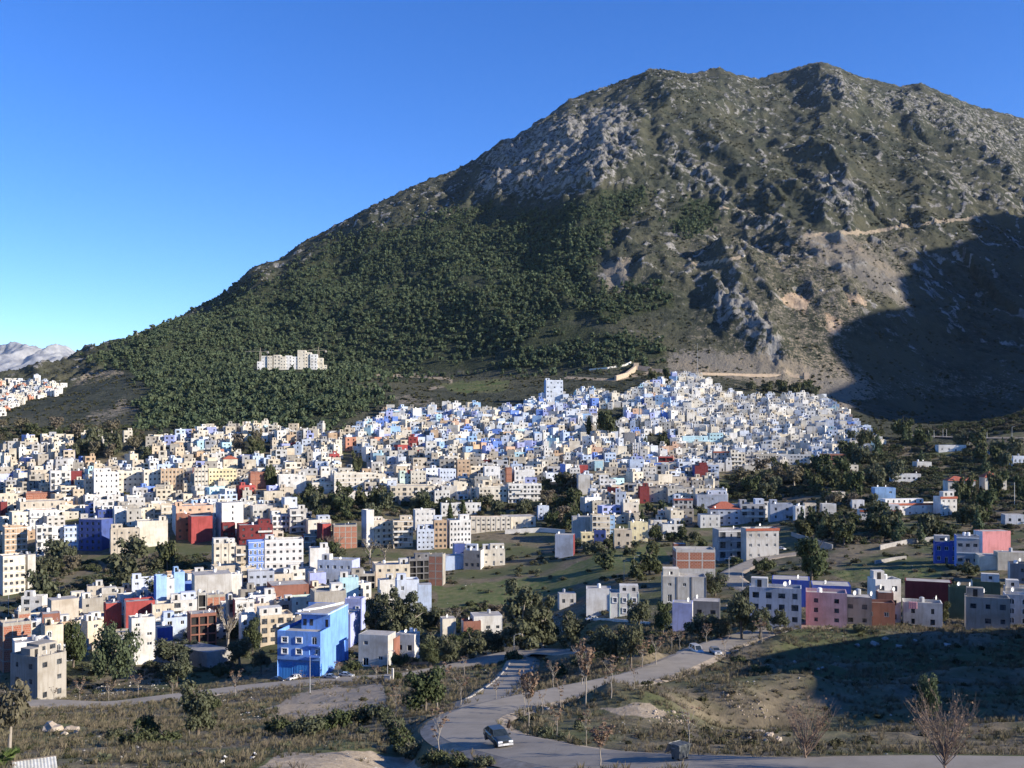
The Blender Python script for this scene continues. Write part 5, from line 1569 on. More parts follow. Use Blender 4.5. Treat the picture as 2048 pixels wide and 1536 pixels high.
road('road', [(2900,62),(2500,63.5),(2200,65),(1900,67),(1600,69),(1400,72),(1250,75.5),(1130,80),(1030,86),(960,93),(932,101),(952,110),(1012,119),(1092,128),(1182,138),(1265,149),(1330,163),(1380,178),(1420,191),(1478,200),(1555,207),(1650,212)], 6.4,
     'grey asphalt road bending round the foreground with a dark hatchback', plan=True)
road('road', [(-160,1421),(-40,1418),(60,1414),(200,1409),(300,1402),(400,1392),(500,1379),(600,1367),(700,1358),(800,1348),(900,1336),(1000,1322),(1080,1312),(1150,1303),(1230,1292)], 6.5,
     'lower asphalt road running past the blue corner house', kerb=((1,.80,.93),), step=2.5)
road('road', [(1050,262),(1040,240),(1022,205),(1000,170),(975,140),(955,122)], 6.0, 'short shaded link road between the two asphalt roads', kerb=((1,.1,.85),(-1,.1,.85)), step=2.5, plan=True)
road('road', [(1660,1090),(1600,1103),(1530,1122),(1475,1142),(1462,1156),(1495,1172),(1545,1184)], 6.0, 'side road descending past the maroon corniced block', step=3)
road('road', [(2400,878),(2200,875),(2048,876),(1950,877),(1880,874),(1800,868)], 6.0, 'hillside road with guard posts on the right', step=5, shoulder=.8)

def bed_roads():
    """cut and fill: the ground under each road is brought just below its surface"""
    me = ground_sheet.data; n = len(me.vertices); c = np.empty(n*3, np.float32); me.vertices.foreach_get('co', c); c = c.reshape(-1,3)
    for L0, w, z0 in ROADS:
        ti = np.linspace(0, len(L0)-1, len(L0)*8); k0 = np.arange(len(L0))
        L = np.stack([np.interp(ti, k0, L0[:,0]), np.interp(ti, k0, L0[:,1])], 1); zc = np.interp(ti, k0, z0)
        m = np.where((c[:,0] > L[:,0].min()-6) & (c[:,0] < L[:,0].max()+6) & (c[:,1] > L[:,1].min()-6) & (c[:,1] < L[:,1].max()+6))[0]
        for i in range(0, len(m), 3000):
            k = m[i:i+3000]; d2 = (c[k,0][:,None]-L[None,:,0])**2+(c[k,1][:,None]-L[None,:,1])**2
            j = np.argmin(d2, 1); d = np.sqrt(d2[np.arange(len(k)), j]); t = 1-sstep(w-.5, w+2.2, d)
            c[k,2] = c[k,2]*(1-t)+(zc[j]-.42)*t
    me.vertices.foreach_set('co', c.ravel()); me.update()
bed_roads()
# ------------------------------------------------------------------ trees
def trunk_mesh(name, h, r, seed, forks=4, mat=M_BARK, spread=.3, top=.75):
    rr = random.Random(seed); m = MB()
    lean = (rr.uniform(-.06,.06), rr.uniform(-.06,.06))
    fork = h*.42
    m.tube([(0,0,-.08),(lean[0]*.5,lean[1]*.5,fork*.5),(lean[0],lean[1],fork)],[r*1.25,r,r*.8],6)
    for i in range(forks):
        an = 2*math.pi*i/forks+rr.uniform(-.5,.5); s = spread*rr.uniform(.6,1.1); z = h*rr.uniform(top*.8,top*1.1)
        mid = (lean[0]+s*.45*math.cos(an), lean[1]+s*.45*math.sin(an), fork+(z-fork)*.55)
        m.tube([(lean[0],lean[1],fork*.95),mid,(lean[0]+s*math.cos(an),lean[1]+s*math.sin(an),z)],[r*.6,r*.4,r*.15],4)
    return m.mesh(name,[mat],True)
TREE = {}
def kind(key, blobs, n, size, mat, seed, tr=.035, bark=M_BARK, variants=2, forks=4, **kw):
    TREE[key] = []
    for v in range(variants):
        TREE[key].append((leaf_mesh('crown_'+key, blobs(seed+v*7), n, size, mat, seed+v), trunk_mesh('trunk_'+key, 1.0, tr, seed+v, forks, bark)))
kind('olive', lambda s: round_blobs(s, 11, .31, .21, .50, .27), 2600, .036, M_OLIVE, 300, variants=3)
kind('evergreen', lambda s: round_blobs(s, 12, .28, .22, .48, .30), 2800, .036, M_BROAD, 320, variants=3)
kind('eucalyptus', lambda s: [(0.17*math.sin(i*2.4+s), .17*math.cos(i*2.4+s), .20+.085*i, .18-.007*i, .18-.007*i, .12) for i in range(10)], 3000, .034, M_OLIVE, 340, bark=M_PALEBARK, variants=2)
kind('umbrella_pine', lambda s: round_blobs(s, 14, .34, .23, .50, .26, .85), 3600, .032, M_PINE, 360, bark=M_BARK, variants=1)
kind('cypress', lambda s: [(0,0,.12+.1*i,.12*(1-abs(i-3)/8),.12*(1-abs(i-3)/8),.11) for i in range(9)], 900, .045, M_BROAD, 380, variants=1, forks=2)
kind('far_olive', lambda s: round_blobs(s, 10, .32, .23, .44, .24), 700, .075, M_OLIVE, 400, variants=3)
kind('far_evergreen', lambda s: round_blobs(s, 10, .29, .23, .44, .28), 720, .075, M_BROAD, 420, variants=3)
kind('far_russet', lambda s: round_blobs(s, 9, .28, .21, .46, .26), 520, .06, M_HEATH, 440, variants=2, bark=M_PALEBARK)
kind('far_conifer', lambda s: pine_blobs(s), 480, .075, M_PINE, 460, variants=2, forks=2)
kind('bush', lambda s: round_blobs(s, 7, .42, .26, .34, .10, .75), 900, .065, M_BROAD, 480, variants=3)
kind('olive_bush', lambda s: round_blobs(s, 7, .42, .26, .34, .10, .75), 800, .065, M_OLIVE, 500, variants=2)

def bare_tree(seed, h=1.0, r=.02, up=.8, n0=7, depth=3, leaves=0, lmat=None, trunk=.3, lsize=.03, bark=M_PALEBARK, spread=.55):
    rr = random.Random(seed); m = MB(); tips = []
    def grow(p, d, L, rad, k):
        q = p+d*L*.5+Vector((rr.uniform(-.05,.05),rr.uniform(-.05,.05),rr.uniform(0,.04)))*L
        e = q+(d+Vector((0,0,up*.25))).normalized()*L*.5
        m.tube([p,q,e],[rad,rad*.75,rad*.5],4 if k < 2 else 3)
        tips.append(q); tips.append(e)
        if k < depth:
            for i in range(rr.randint(2,3)):
                a = rr.uniform(0,6.283); v = Vector((math.cos(a),math.sin(a),0))*spread*rr.uniform(.5,1)
                b0 = p.lerp(e, rr.uniform(.45,1))
                grow(b0, (d+v+Vector((0,0,up*rr.uniform(.2,.6)))).normalized(), L*rr.uniform(.5,.75), rad*.5, k+1)
    m.tube([(0,0,-.05),(0.01,0,trunk*.5),(0,0.01,trunk)],[r*1.3,r*1.1,r],6)
    m.tube([(0,0.01,trunk),(0.02,0,trunk+.25),(0,0,trunk+.5)],[r,r*.7,r*.3],5)
    for i in range(n0):
        a = 2*math.pi*i/n0+rr.uniform(-.3,.3)
        d = Vector((math.cos(a)*spread, math.sin(a)*spread, up)).normalized()
        grow(Vector((0,0,trunk+rr.uniform(-.02,.35)*(.5 if n0 > 9 else 1))), d, rr.uniform(.25,.4)*h, r*.5, 1)
    br = m.mesh('branches',[bark],True)
    lv = None
    if leaves:
        P = [rr.choice(tips) for _ in range(leaves)]
        lv = leaf_mesh('withered_leaves', [(p.x,p.y,p.z,.03,.03,.03) for p in P], leaves, lsize, lmat, seed)
    return lv, br
SAPL = [bare_tree(600+i, r=.0065, n0=8, depth=2, leaves=(80,36,120,60)[i], lmat=M_RUSSET, trunk=.42, lsize=.030, spread=.34, up=1.0) for i in range(4)]
LEAFY = [bare_tree(620+i, r=.008, n0=12, depth=2, leaves=380, lmat=M_RUSSET, trunk=.34, lsize=.032, spread=.36, up=1.0) for i in range(2)]
VASE = [bare_tree(640+i, r=.012, n0=38, depth=3, leaves=320, lmat=M_RUSSET, trunk=.09, lsize=.014, spread=.70, up=.85, bark=M_TWIG) for i in range(2)]
GREYT = [bare_tree(660+i, r=.028, n0=9, depth=3, leaves=260, lmat=M_HEATH, trunk=.34, lsize=.03, spread=.55, up=.9) for i in range(2)]
FIGT = [bare_tree(680, r=.022, n0=11, depth=3, leaves=0, trunk=.12, spread=.7, up=.7, bark=M_BARK)]

def widest(me):
    n = len(me.vertices); c = np.empty(n*3, np.float32); me.vertices.foreach_get('co', c); c = c.reshape(-1,3)
    return max(float(np.ptp(c[:,0])), float(np.ptp(c[:,1]))), float(c[:,2].max())
_wc = {}
def put_tree(name, pair, px, py, w, h, desc, group, label=None, rr=random.Random(77), cat='tree', g=None):
    """a tree standing at a picture position with the width and height it has there (photo pixels)"""
    crown, trunk = pair
    g = g or ground(px, py); k = g.y/FPX
    main = crown or trunk
    if main.name not in _wc: _wc[main.name] = widest(main)
    ww, hh = _wc[main.name]
    root = empty(name, (g.x, g.y, g.z-.05), rr.uniform(0, 6.28))
    s = (w*k/ww, w*k/ww, h*k/hh)
    if trunk is not None: obj('trunk' if crown and trunk.name.startswith('trunk') else 'branches', trunk, root, scale=s)
    if crown is not None: obj('crown' if not crown.name.startswith('withered') else 'leaves', crown, root, scale=s)
    if label:
        tag(root, label, cat, group)
    else:
        PENDING.append((root, desc, px, py-h*.4, cat, group))
    return root
_tr = random.Random(12)
def pick(k): return _tr.choice(TREE[k])
for px,py,w,h,k,lab in [
 (230,1372,104,134,'umbrella_pine','large round crowned pine beside the lower road on the left'),
 (146,1335,62,100,'evergreen','dark pointed evergreen left of the large round pine'),
 (348,1345,86,72,'olive','broad olive tree behind the long low grey building'),
 (352,1378,66,72,'olive','olive tree in front of the long low grey building'),
 (395,1472,88,112,'olive','tall olive thicket tree on the slope below the lower road'),
 (296,1472,54,46,'bush','dark round bush left of the olive thicket'),
 (18,1502,82,150,'far_russet','brownish olive tree leaning at the left edge'),
 (782,1290,62,116,'eucalyptus','left eucalyptus of the clump right of the blue corner house'),
 (818,1288,70,110,'eucalyptus','middle eucalyptus of the clump right of the blue corner house'),
 (752,1282,56,96,'eucalyptus','smaller eucalyptus touching the lavender house'),
 (850,1426,92,98,'evergreen','dense dark evergreen beside the short link road'),
 (1042,1312,92,156,'eucalyptus','tall dark eucalyptus above the lower road@the tall dark eucalyptus'),
 (1085,1300,64,120,'eucalyptus','slimmer dark eucalyptus close behind the tall one'),
 (1142,1300,62,78,'olive','round olive right of the white rubbish slope'),
 (1222,1338,72,88,'olive','left olive of the grove above the road bend'),
 (1262,1338,74,94,'olive','right olive of the grove above the road bend'),
 (1205,1312,56,60,'olive','small olive behind the road bend grove'),
 (1278,1262,62,66,'olive','olive tree in front of the mint striped white house'),
 (1326,1272,46,74,'evergreen','dark evergreen left of the lavender wall house'),
 (1484,1276,66,96,'olive','large olive tree beside the red sided grey house'),
 (1400,1284,74,58,'olive','wide olive above the parked oncoming cars'),
 (1440,1280,52,52,'olive','low olive right of the wide olive'),
 (1520,1272,52,58,'olive','olive with grey crown under the red sided house'),
 (1560,1262,42,44,'olive','small olive at the foot of the red sided house'),
 (1622,1160,82,92,'evergreen','big dark round tree on the right slope@the big dark round tree'),
 (1910,1228,36,54,'evergreen','dark narrow evergreen before the dark green house'),
 (1885,1250,34,50,'evergreen','dark evergreen between white house and concrete house'),
 (480,1330,60,60,'olive','olive left of the blue corner house'),
 (505,1310,40,76,'evergreen','slim evergreen standing left of the blue corner house'),
 (522,1345,44,46,'olive','yellowish olive at the left corner of the blue house'),
 (900,1330,56,60,'olive','olive above the lower road right of the grey roadside house'),
 (945,1322,60,62,'olive','second olive above the lower road'),
 (985,1312,54,52,'olive','third olive above the lower road near the eucalyptus'),
 (858,1335,54,56,'evergreen','evergreen bush tree right of the grey roadside house'),
 (1430,1192,54,48,'olive','bushy tree below the grey pilastered house'),
 (1213,1140,52,44,'far_evergreen','dark tree in the middle of the green field'),
 (1300,1150,60,60,'far_evergreen','dark tree left of the half brick tall house'),
 (1274,1160,44,46,'far_evergreen','round tree on the green field terrace'),
 (900,1052,16,48,'cypress','left cypress in front of the long white school wing'),
 (926,1050,18,52,'cypress','right cypress in front of the long white school wing'),
 (1284,1048,12,30,'cypress','small cypress before the pale blue gable'),
 (540,985,36,58,'far_evergreen','tall dark tree right of the brick box house'),
 (712,958,26,60,'far_evergreen','tall dark tree behind the large ivory block'),
 (1215,880,48,62,'far_evergreen','large dark tree rising in the old town'),
 (1178,876,16,46,'cypress','dark cypress left of the large old town tree'),
 (265,1130,64,62,'far_olive','bushy tree below the banded beige house'),
 (250,1180,70,78,'far_olive','large bushy tree in the scrubby hollow'),
 (115,1120,60,44,'far_olive','wide bush tree below the weathered white house'),
 (85,1212,64,76,'far_olive','tree clump at the left side of the scrubby hollow'),
 (335,1140,42,62,'far_evergreen','tree at the edge of the shaded bank in hollow'),
 (320,1200,60,50,'far_olive','low spreading tree left of the sky blue tower'),
]:
    lab, _, lm = lab.partition('@')
    nm = {'cypress':'cypress_tree','eucalyptus':'eucalyptus_tree','umbrella_pine':'pine_tree','olive':'olive_tree','far_olive':'olive_tree','bush':'round_bush'}.get(k, 'evergreen_tree')
    put_tree(nm, pick(k), px, py, w, h, '', 'trees among the houses and roads', lab)
    if lm: LANDMARKS.append((lm, px, py-h/2))
for px,py,w,h,lab in [(455,1318,72,118,'large half bare grey tree left of the blue corner house'),(668,1105,60,40,'spreading bare fig tree in front of the brick panel house'),(740,1128,44,60,'bare grey poplar below the dark gabled white house'),(770,1130,40,52,'second bare grey poplar below the dark gabled house'),(905,1272,56,64,'bare twisted tree beside the small ivory house'),(1000,1268,40,48,'bare tree in front of the long low white house')]:
    put_tree('bare_tree', GREYT[0] if 'fig' not in lab else FIGT[0], px, py, w, h, '', 'bare trees', lab)
for px,py,w,h,lab in [(1612,1530,122,140,'bare vase shaped bush beside the road at lower right'),(1889,1548,172,182,'large bare vase shaped bush at the bottom right')]:
    put_tree('bare_bush', VASE[0 if px < 1700 else 1], px, py, w, h, '', 'bare bushes by the road', lab, cat='bush')
put_tree('pine_tree', TREE['umbrella_pine'][0], 1855, 1445, 56, 105, '', 'trees among the houses and roads', 'pale green pine rising behind the large bare bush')
SAPS = [(793,1440,34,78),(833,1428,30,74),(875,1417,44,92),(921,1410,42,64),(877,1516,52,104),(928,1352,26,46),(992,1400,22,40),(600,1384,22,42),(1057,1452,44,120),(1050,1438,34,92),(1114,1478,28,66),(1106,1384,34,66),(1121,1418,30,66),(1085,1428,26,58),
        (1171,1411,52,134),(1163,1374,44,84),(1222,1396,50,88),(1268,1380,36,60),(1285,1341,40,62),(1311,1333,40,66),(1173,1490,30,78),(1377,1512,52,120),(1343,1302,26,38),(1359,1300,26,40),(1412,1290,28,44),(1450,1317,26,52),(1523,1287,34,50),
        (107,1408,18,36),(160,1407,26,50),(218,1402,24,44),(276,1394,24,46),(378,1470,24,40),(471,1397,28,58),(345,1394,20,36),(676,1352,26,30),(752,1362,22,34)]
for i,(px,py,w,h) in enumerate(SAPS):
    pr = SAPL[i % 4]
    if (px,py) in ((1171,1411),(1057,1452)): pr = LEAFY[0]
    put_tree('roadside_sapling', pr, px, py, w, h, 'thin pale roadside sapling with few russet leaves', 'roadside saplings', cat='sapling')
put_tree('roadside_sapling', LEAFY[1], 1200, 1533, 54, 96, '', 'roadside saplings', 'russet leaved young tree at the bottom edge near the bin', cat='sapling')
BUSH = [(785,1462,46,34),(796,1482,52,36),(806,1503,56,38),(826,1520,60,36),(866,1530,62,32),(915,1534,60,28),(968,1533,56,24),(845,1508,40,26),(555,1470,64,40),(612,1474,74,46),(668,1462,70,46),(716,1452,66,42),(760,1444,54,38),(270,1492,80,36),(330,1490,70,30),(225,1480,40,26),(430,1420,36,26),(800,1335,40,30),(1090,1475,34,24),(700,1345,50,26),(790,1362,30,20),(1160,1335,44,30),(1300,1310,30,24),(1120,1358,40,36),
        (860,1300,50,36),(905,1300,46,34),(940,1288,46,34),(975,1290,40,32),(1100,1275,46,40),(1030,1325,44,26),(1720,1262,40,16),(1480,1330,44,20),(1520,1350,60,20),(1500,1200,40,30),(1530,1145,50,30),(1470,1130,34,18),(1740,1180,40,20),(1935,1150,50,26),(60,1380,40,20),(200,1350,50,34),(440,1355,40,30)]
for i,(px,py,w,h) in enumerate(BUSH):
    put_tree('bush', pick('bush' if i % 3 else 'olive_bush'), px, py, w, h, 'low dark green bush', 'low bushes', cat='bush')
GROVES = [
 ([(310,1285),(560,1265),(560,1305),(330,1318)], 8, (30,46), ['olive','evergreen'], 'garden tree beside the lower houses', .85),
 ([(730,1240),(860,1215),(870,1265),(740,1285)], 5, (30,44), ['olive','evergreen'], 'tree behind the grey roadside house', .9),
 ([(790,1010),(1080,1010),(1085,1032),(940,1030),(790,1028)], 13, (22,38), ['far_evergreen','far_olive'], 'tree below the long white hotel', 1.0),
 ([(1100,1090),(1330,1065),(1420,1090),(1330,1110),(1130,1115)], 9, (22,34), ['far_olive','far_evergreen'], 'tree along the upper field', .9),
 ([(1085,965),(1150,975),(1185,1010),(1160,1062),(1080,1062)], 12, (26,46), ['far_evergreen','far_russet','far_evergreen'], 'dark tree of the park grove', .9),
 ([(135,895),(295,895),(295,925),(140,928)], 11, (26,42), ['far_evergreen','far_olive','far_russet'], 'dark street tree', 1.0),
 ([(565,1000),(790,1000),(790,1030),(690,1046),(590,1024)], 15, (26,46), ['far_evergreen','far_evergreen','far_olive'], 'dark garden tree', .95),
 ([(470,895),(545,895),(545,925),(475,930)], 6, (22,36), ['far_evergreen','far_russet'], 'dark tree among white houses', 1.1),
 ([(1290,872),(1335,870),(1335,902),(1285,902)], 5, (16,28), ['far_evergreen','far_conifer'], 'dark tree inside the old town', 1.2),
 ([(1460,950),(1610,945),(1640,985),(1560,1005),(1450,995)], 18, (26,44), ['far_russet','far_evergreen','far_olive'], 'tree on the ravine edge', .9),
 ([(1690,880),(1800,875),(1960,895),(2048,900),(2048,950),(1900,950),(1700,990),(1640,980),(1640,930)], 40, (24,48), ['far_evergreen','far_olive','far_evergreen','far_conifer'], 'tree in the dark ravine wood', 1.0),
 ([(1590,1060),(1660,1040),(1850,1050),(1990,1030),(2040,1040),(1960,1070),(1850,1090),(1700,1095),(1600,1080)], 34, (30,54), ['far_evergreen','far_olive','far_evergreen','far_conifer'], 'tree of the orchard belt', .95),
 ([(1900,985),(2048,975),(2048,1015),(1920,1020)], 12, (18,34), ['far_conifer','far_evergreen','cypress'], 'dark conifer beside the villas', 1.5),
 ([(1640,985),(1750,1000),(1740,1020),(1640,1015)], 8, (22,34), ['far_olive','far_russet','far_evergreen'], 'tree between the villas', .9),
 ([(1500,780),(1630,782),(1640,798),(1500,800)], 9, (18,30), ['far_evergreen','far_olive'], 'tree below the hillside wall', .8),
 ([(1310,745),(1345,748),(1340,790),(1300,770)], 4, (14,24), ['far_evergreen'], 'tree on the old town knoll', 1.2),
 ([(70,1120),(200,1115),(330,1120),(340,1180),(240,1200),(120,1215),(70,1200)], 16, (30,50), ['far_olive','far_russet','olive_bush'], 'scrubby tree in the hollow', .8),
 ([(1160,1060),(1420,1085),(1420,1110),(1180,1120)], 9, (20,36), ['far_evergreen','far_olive'], 'tree at the field edge', .9),
 ([(1210,1025),(1420,1025),(1420,1045),(1220,1045)], 10, (16,28), ['far_evergreen','far_conifer'], 'garden tree in the lower new town', 1.1),
 ([(0,850),(130,850),(280,862),(260,880),(0,885)], 12, (20,34), ['far_evergreen','far_russet','far_olive'], 'tree under the quarry cliff', .9),
 ([(640,1000),(680,1110),(760,1130),(700,1150),(640,1110)], 5, (24,36), ['far_evergreen','far_olive'], 'tree under the brick panel house', .8),
 ([(870,1225),(960,1200),(1010,1230),(950,1260),(880,1262)], 9, (30,46), ['far_olive','far_russet','far_evergreen'], 'tree in the thicket below the field', .8),
]
for poly, n, (w0,w1), ks, desc, asp in GROVES:
    xs = [p[0] for p in poly]; ys = [p[1] for p in poly]; k = 0; tries = 0
    while k < n and tries < 2000:
        tries += 1
        px, py = _tr.uniform(min(xs),max(xs)), _tr.uniform(min(ys),max(ys))
        if poly_sd(np.array([px]), np.array([py]), poly)[0] < 0: continue
        w = _tr.uniform(w0,w1); kk = _tr.choice(ks)
        put_tree('conifer_tree' if kk in ('far_conifer','cypress') else 'tree', pick(kk), px, py, w*(.55 if kk in ('far_conifer','cypress') else 1), w*asp*_tr.uniform(.85,1.25), desc, 'trees among the houses and roads'); k += 1
# ------------------------------------------------------------------ vehicles
M_TYRE = simple('tyre_rubber', (.015,.015,.015), (.03,.03,.03), 8, .9)
M_RIM = simple('wheel_rim', (.35,.35,.36), (.5,.5,.5), 6, .4, .5)
M_LAMP = simple('lamp_glass', (.75,.77,.80), (.9,.9,.9), 6, .15, .6)
M_PLASTIC = simple('black_plastic', (.02,.02,.022), (.04,.04,.04), 6, .6)
M_PLATE = simple('number_plate', (.7,.7,.68), (.8,.8,.78), 6, .5)
M_CARGLASS = simple('car_glass', (.012,.018,.022), (.03,.04,.045), 2, .08, .6)
def car_paint(name, c):
    t = NT(name, .32, .5); n = t.noise(t.objco(), 3, 4)
    t.color(t.mix(t.ramp(n,.4,.7), c, tuple(x*.8 for x in c))); t.b.inputs['Coat Weight'].default_value = .5
    t.b.inputs['Metallic'].default_value = .25
    return t.mat
def wheel_unit():
    m = MB(); R, w = .31, .2
    def ring(r0, r1, x0, x1, mi):
        n = len(m.v)
        for k in range(14):
            a = 2*math.pi*k/14; m.v += [(x0, r0*math.cos(a), r0*math.sin(a)), (x1, r1*math.cos(a), r1*math.sin(a))]
        for k in range(14):
            a, b = 2*k, 2*((k+1)%14); m.f.append((n+a,n+b,n+b+1,n+a+1)); m.m.append(mi)
    ring(R,R,-w/2,w/2,0); ring(R,.2,w/2,w/2+.01,0); ring(.2,R,-w/2-.01,-w/2,0)
    t = m.mesh('tyre_unit',[M_TYRE],False)
    m = MB(); n = 12
    m.poly([(w/2-.02,.2*math.cos(2*math.pi*k/n),.2*math.sin(2*math.pi*k/n)) for k in range(n)],0); m.poly([(-w/2+.02,.2*math.cos(-2*math.pi*k/n),.2*math.sin(-2*math.pi*k/n)) for k in range(n)],0)
    return t, m.mesh('rim_unit',[M_RIM])
TYRE_ME, RIM_ME = wheel_unit()
def make_car(name, pos, heading, paint, label, style='hatch', zrot=None):
    """forward is local -Y; built at real size"""
    root = empty(name, pos, heading); root.scale = (.9,.9,.9); tag(root, label, 'car' if style != 'van' else 'van', 'cars on the roads')
    if style == 'van':   L, Wd, Hb, Ht = 4.2, 1.75, 1.0, 1.85; st = [(-2.1,.55),(-2.0,.80),(-1.25,.98),(-.9,1.0),(2.0,1.02),(2.1,.9)]; cab = [(-1.15,.98),(-.55,1.82),(1.75,1.85),(2.05,1.02)]
    elif style == 'sedan': L, Wd, Hb, Ht = 4.3, 1.70, .9, 1.42; st = [(-2.15,.52),(-2.05,.72),(-1.0,.90),(.9,.92),(1.3,.94),(2.05,.90),(2.15,.6)]; cab = [(-.95,.90),(-.25,1.38),(.85,1.40),(1.45,.93)]
    else: L, Wd, Hb, Ht = 4.0, 1.70, .9, 1.40; st = [(-2.0,.52),(-1.92,.70),(-1.70,.80),(-.95,.92),(1.2,.96),(1.95,.95),(2.0,.6)]; cab = [(-.95,.91),(-.25,1.36),(1.15,1.38),(1.85,.95)]
    hw = Wd/2; zb = .24
    def yfac(y): return 1-.10*abs(y/(L/2))**4
    # lower body lofted along the length with rounded flanks
    m = MB(); prof = []
    for (y, zt) in st:
        f = yfac(y); k = len(m.v)
        m.v += [(-hw*f*.94,y,zb),(-hw*f,y,zb+.22),(-hw*f,y,zt-.20),(-hw*f*.93,y,zt-.04),(-hw*f*.6,y,zt),(hw*f*.6,y,zt),(hw*f*.93,y,zt-.04),(hw*f,y,zt-.20),(hw*f,y,zb+.22),(hw*f*.94,y,zb)]
    n = 10
    for i in range(len(st)-1):
        for j in range(n):
            a, b = i*n+j, i*n+(j+1)%n; m.f.append((a,b,b+n,a+n)); m.m.append(0)
    m.f.append(tuple(range(n))[::-1]); m.m.append(0); m.f.append(tuple((len(st)-1)*n+j for j in range(n))); m.m.append(0)
    body = obj('body', m.mesh('body',[paint],True), root)
    # cabin: roof and pillars in paint, panes in glass set just outside
    (y0,z0),(y1,z1),(y2,z2),(y3,z3) = cab; wb, wt = hw*.92, hw*.74
    m = MB(); A = [(-wb,y0,z0-.02),(wb,y0,z0-.02),(wt,y1,z1),(-wt,y1,z1)]; B = [(-wt,y2,z2),(wt,y2,z2),(wb,y3,z3-.02),(-wb,y3,z3-.02)]
    m.quad(*A); m.quad((-wt,y1,z1),(wt,y1,z1),(wt,y2,z2),(-wt,y2,z2)); m.quad(*B)
    m.quad((wb,y0,z0-.02),(wb,y3,z3-.02),(wt,y2,z2),(wt,y1,z1)); m.quad((-wb,y3,z3-.02),(-wb,y0,z0-.02),(-wt,y1,z1),(-wt,y2,z2))
    obj('cabin', m.mesh('cabin',[paint]), root)
    def pane(q, nm, s=.88, out=.012):
        q = [Vector(v) for v in q]; c = sum(q, Vector())/4; nn = (q[1]-q[0]).cross(q[3]-q[0]).normalized()
        mm = MB(); mm.quad(*[tuple(c+(v-c)*s+nn*out) for v in q]); obj(nm, mm.mesh(nm,[M_CARGLASS]), root)
    pane(A, 'windscreen', .9); pane(B, 'rear_window', .86)
    ym = (y1+y2)/2
    for s in (1,-1):
        fq = [(s*wb,y0+.12,z0),(s*wb,ym,z0+.02),(s*wt,ym,z1),(s*wt,y1,z1)]; rq = [(s*wb,ym+.05,z0+.02),(s*wb,y3-.18,z3),(s*wt,y2-.05,z2),(s*wt,ym+.05,z1)]
        for q in (fq, rq): pane(q if s > 0 else q[::-1], 'side_window', .84)
        mm = MB(); mm.box(s*hw*1.0-.02,y0+.15,z0-.02,s*hw*1.0+s*.16,y0+.30,z0+.12); obj('mirror', mm.mesh('mirror',[M_PLASTIC]), root)
        mm = MB(); mm.box(s*.38*hw if s>0 else -hw*.88,-L/2-.03,.58,hw*.88 if s>0 else -.38*hw,-L/2+.10,.72); obj('headlight', mm.mesh('headlight',[M_LAMP]), root)
        mm = MB(); mm.box(min(s*.6*hw,s*.9*hw),L/2-.08,.62,max(s*.6*hw,s*.9*hw),L/2+.02,.82); obj('tail_light', mm.mesh('tail_light',[bpy.data.materials.get('tail_lamp_red') or simple('tail_lamp_red',(.35,.02,.02),(.45,.03,.03),5,.3,.5)]), root)
        for yy in (-L*.31, L*.31):
            w = obj('wheel', None, root, (s*(hw-.12),yy,.31)); obj('tyre', TYRE_ME, w); obj('rim', RIM_ME, w)
            mm = MB(); mm.tube([(s*(hw-.02),yy-.001,.33),(s*(hw+.005),yy+.001,.33)],[.37,.37],12,cap=True); obj('wheel_arch', mm.mesh('wheel_arch',[M_PLASTIC]), root)
    mm = MB(); mm.box(-hw*.9,-L/2-.07,.30,hw*.9,-L/2+.1,.50); obj('front_bumper', mm.mesh('front_bumper',[paint if style!='hatch' else M_RIM]), root)
    mm = MB(); mm.box(-hw*.36,-L/2-.04,.56,hw*.36,-L/2+.05,.70); obj('grille', mm.mesh('grille',[M_PLASTIC]), root)
    mm = MB(); mm.box(-.26,-L/2-.09,.36,.26,-L/2-.06,.47); obj('number_plate', mm.mesh('number_plate',[M_PLATE]), root)
    mm = MB(); mm.box(-hw*.9,L/2-.1,.30,hw*.9,L/2+.06,.52); obj('rear_bumper', mm.mesh('rear_bumper',[paint]), root)
    return root
P_SLATE = car_paint('slate_car_paint', (.05,.065,.07)); P_SILVER = car_paint('silver_car_paint', (.30,.31,.32)); P_WHITE = car_paint('white_car_paint', (.58,.58,.57)); P_DARK = car_paint('dark_car_paint', (.03,.035,.045)); P_GREY = car_paint('grey_car_paint', (.20,.21,.23))
def road_z(p, lift=.17):
    return Vector((p.x, p.y, land1(p.x, p.y)+lift))
def car_at(px, py, head, paint, label, style='hatch', lift=.19, name='car'):
    g = ground(px, py); return make_car(name, road_z(g, lift), math.radians(head), paint, label, style)
car_at(996, 1490, 22, P_SLATE, 'dark slate hatchback driving round the road bend', 'hatch', .22)
car_at(1393, 1309, 16, P_WHITE, 'white van coming down the upper road', 'van', .2, 'van')
car_at(1431, 1310, 6, P_SILVER, 'silver car beside the white van on the upper road', 'hatch', .2)
car_at(556, 1364, 70, P_DARK, 'black car parked at the left corner of the blue house', 'sedan', .1)
car_at(588, 1360, -40, P_WHITE, 'white car parked before the blue garage doors', 'hatch', .1)
car_at(662, 1359, 70, P_GREY, 'low dusty car parked right of the blue house', 'sedan', .1)
car_at(693, 1355, 75, P_SILVER, 'grey hatchback parked nose left beside the lower road', 'hatch', .1)
car_at(1184, 1241, -75, P_WHITE, 'white car parked below the mint striped white house', 'hatch', .05)
car_at(1338, 1256, 60, P_SILVER, 'silver car half hidden behind the lavender wall house', 'hatch', .05)
car_at(1458, 1121, 80, P_WHITE, 'white car parked by the grey balcony block', 'hatch', .1)
car_at(1474, 1120, 80, P_GREY, 'grey car parked by the grey balcony block', 'sedan', .1)
car_at(1503, 1120, 60, P_DARK, 'dark car parked before the maroon corniced block', 'sedan', .1)
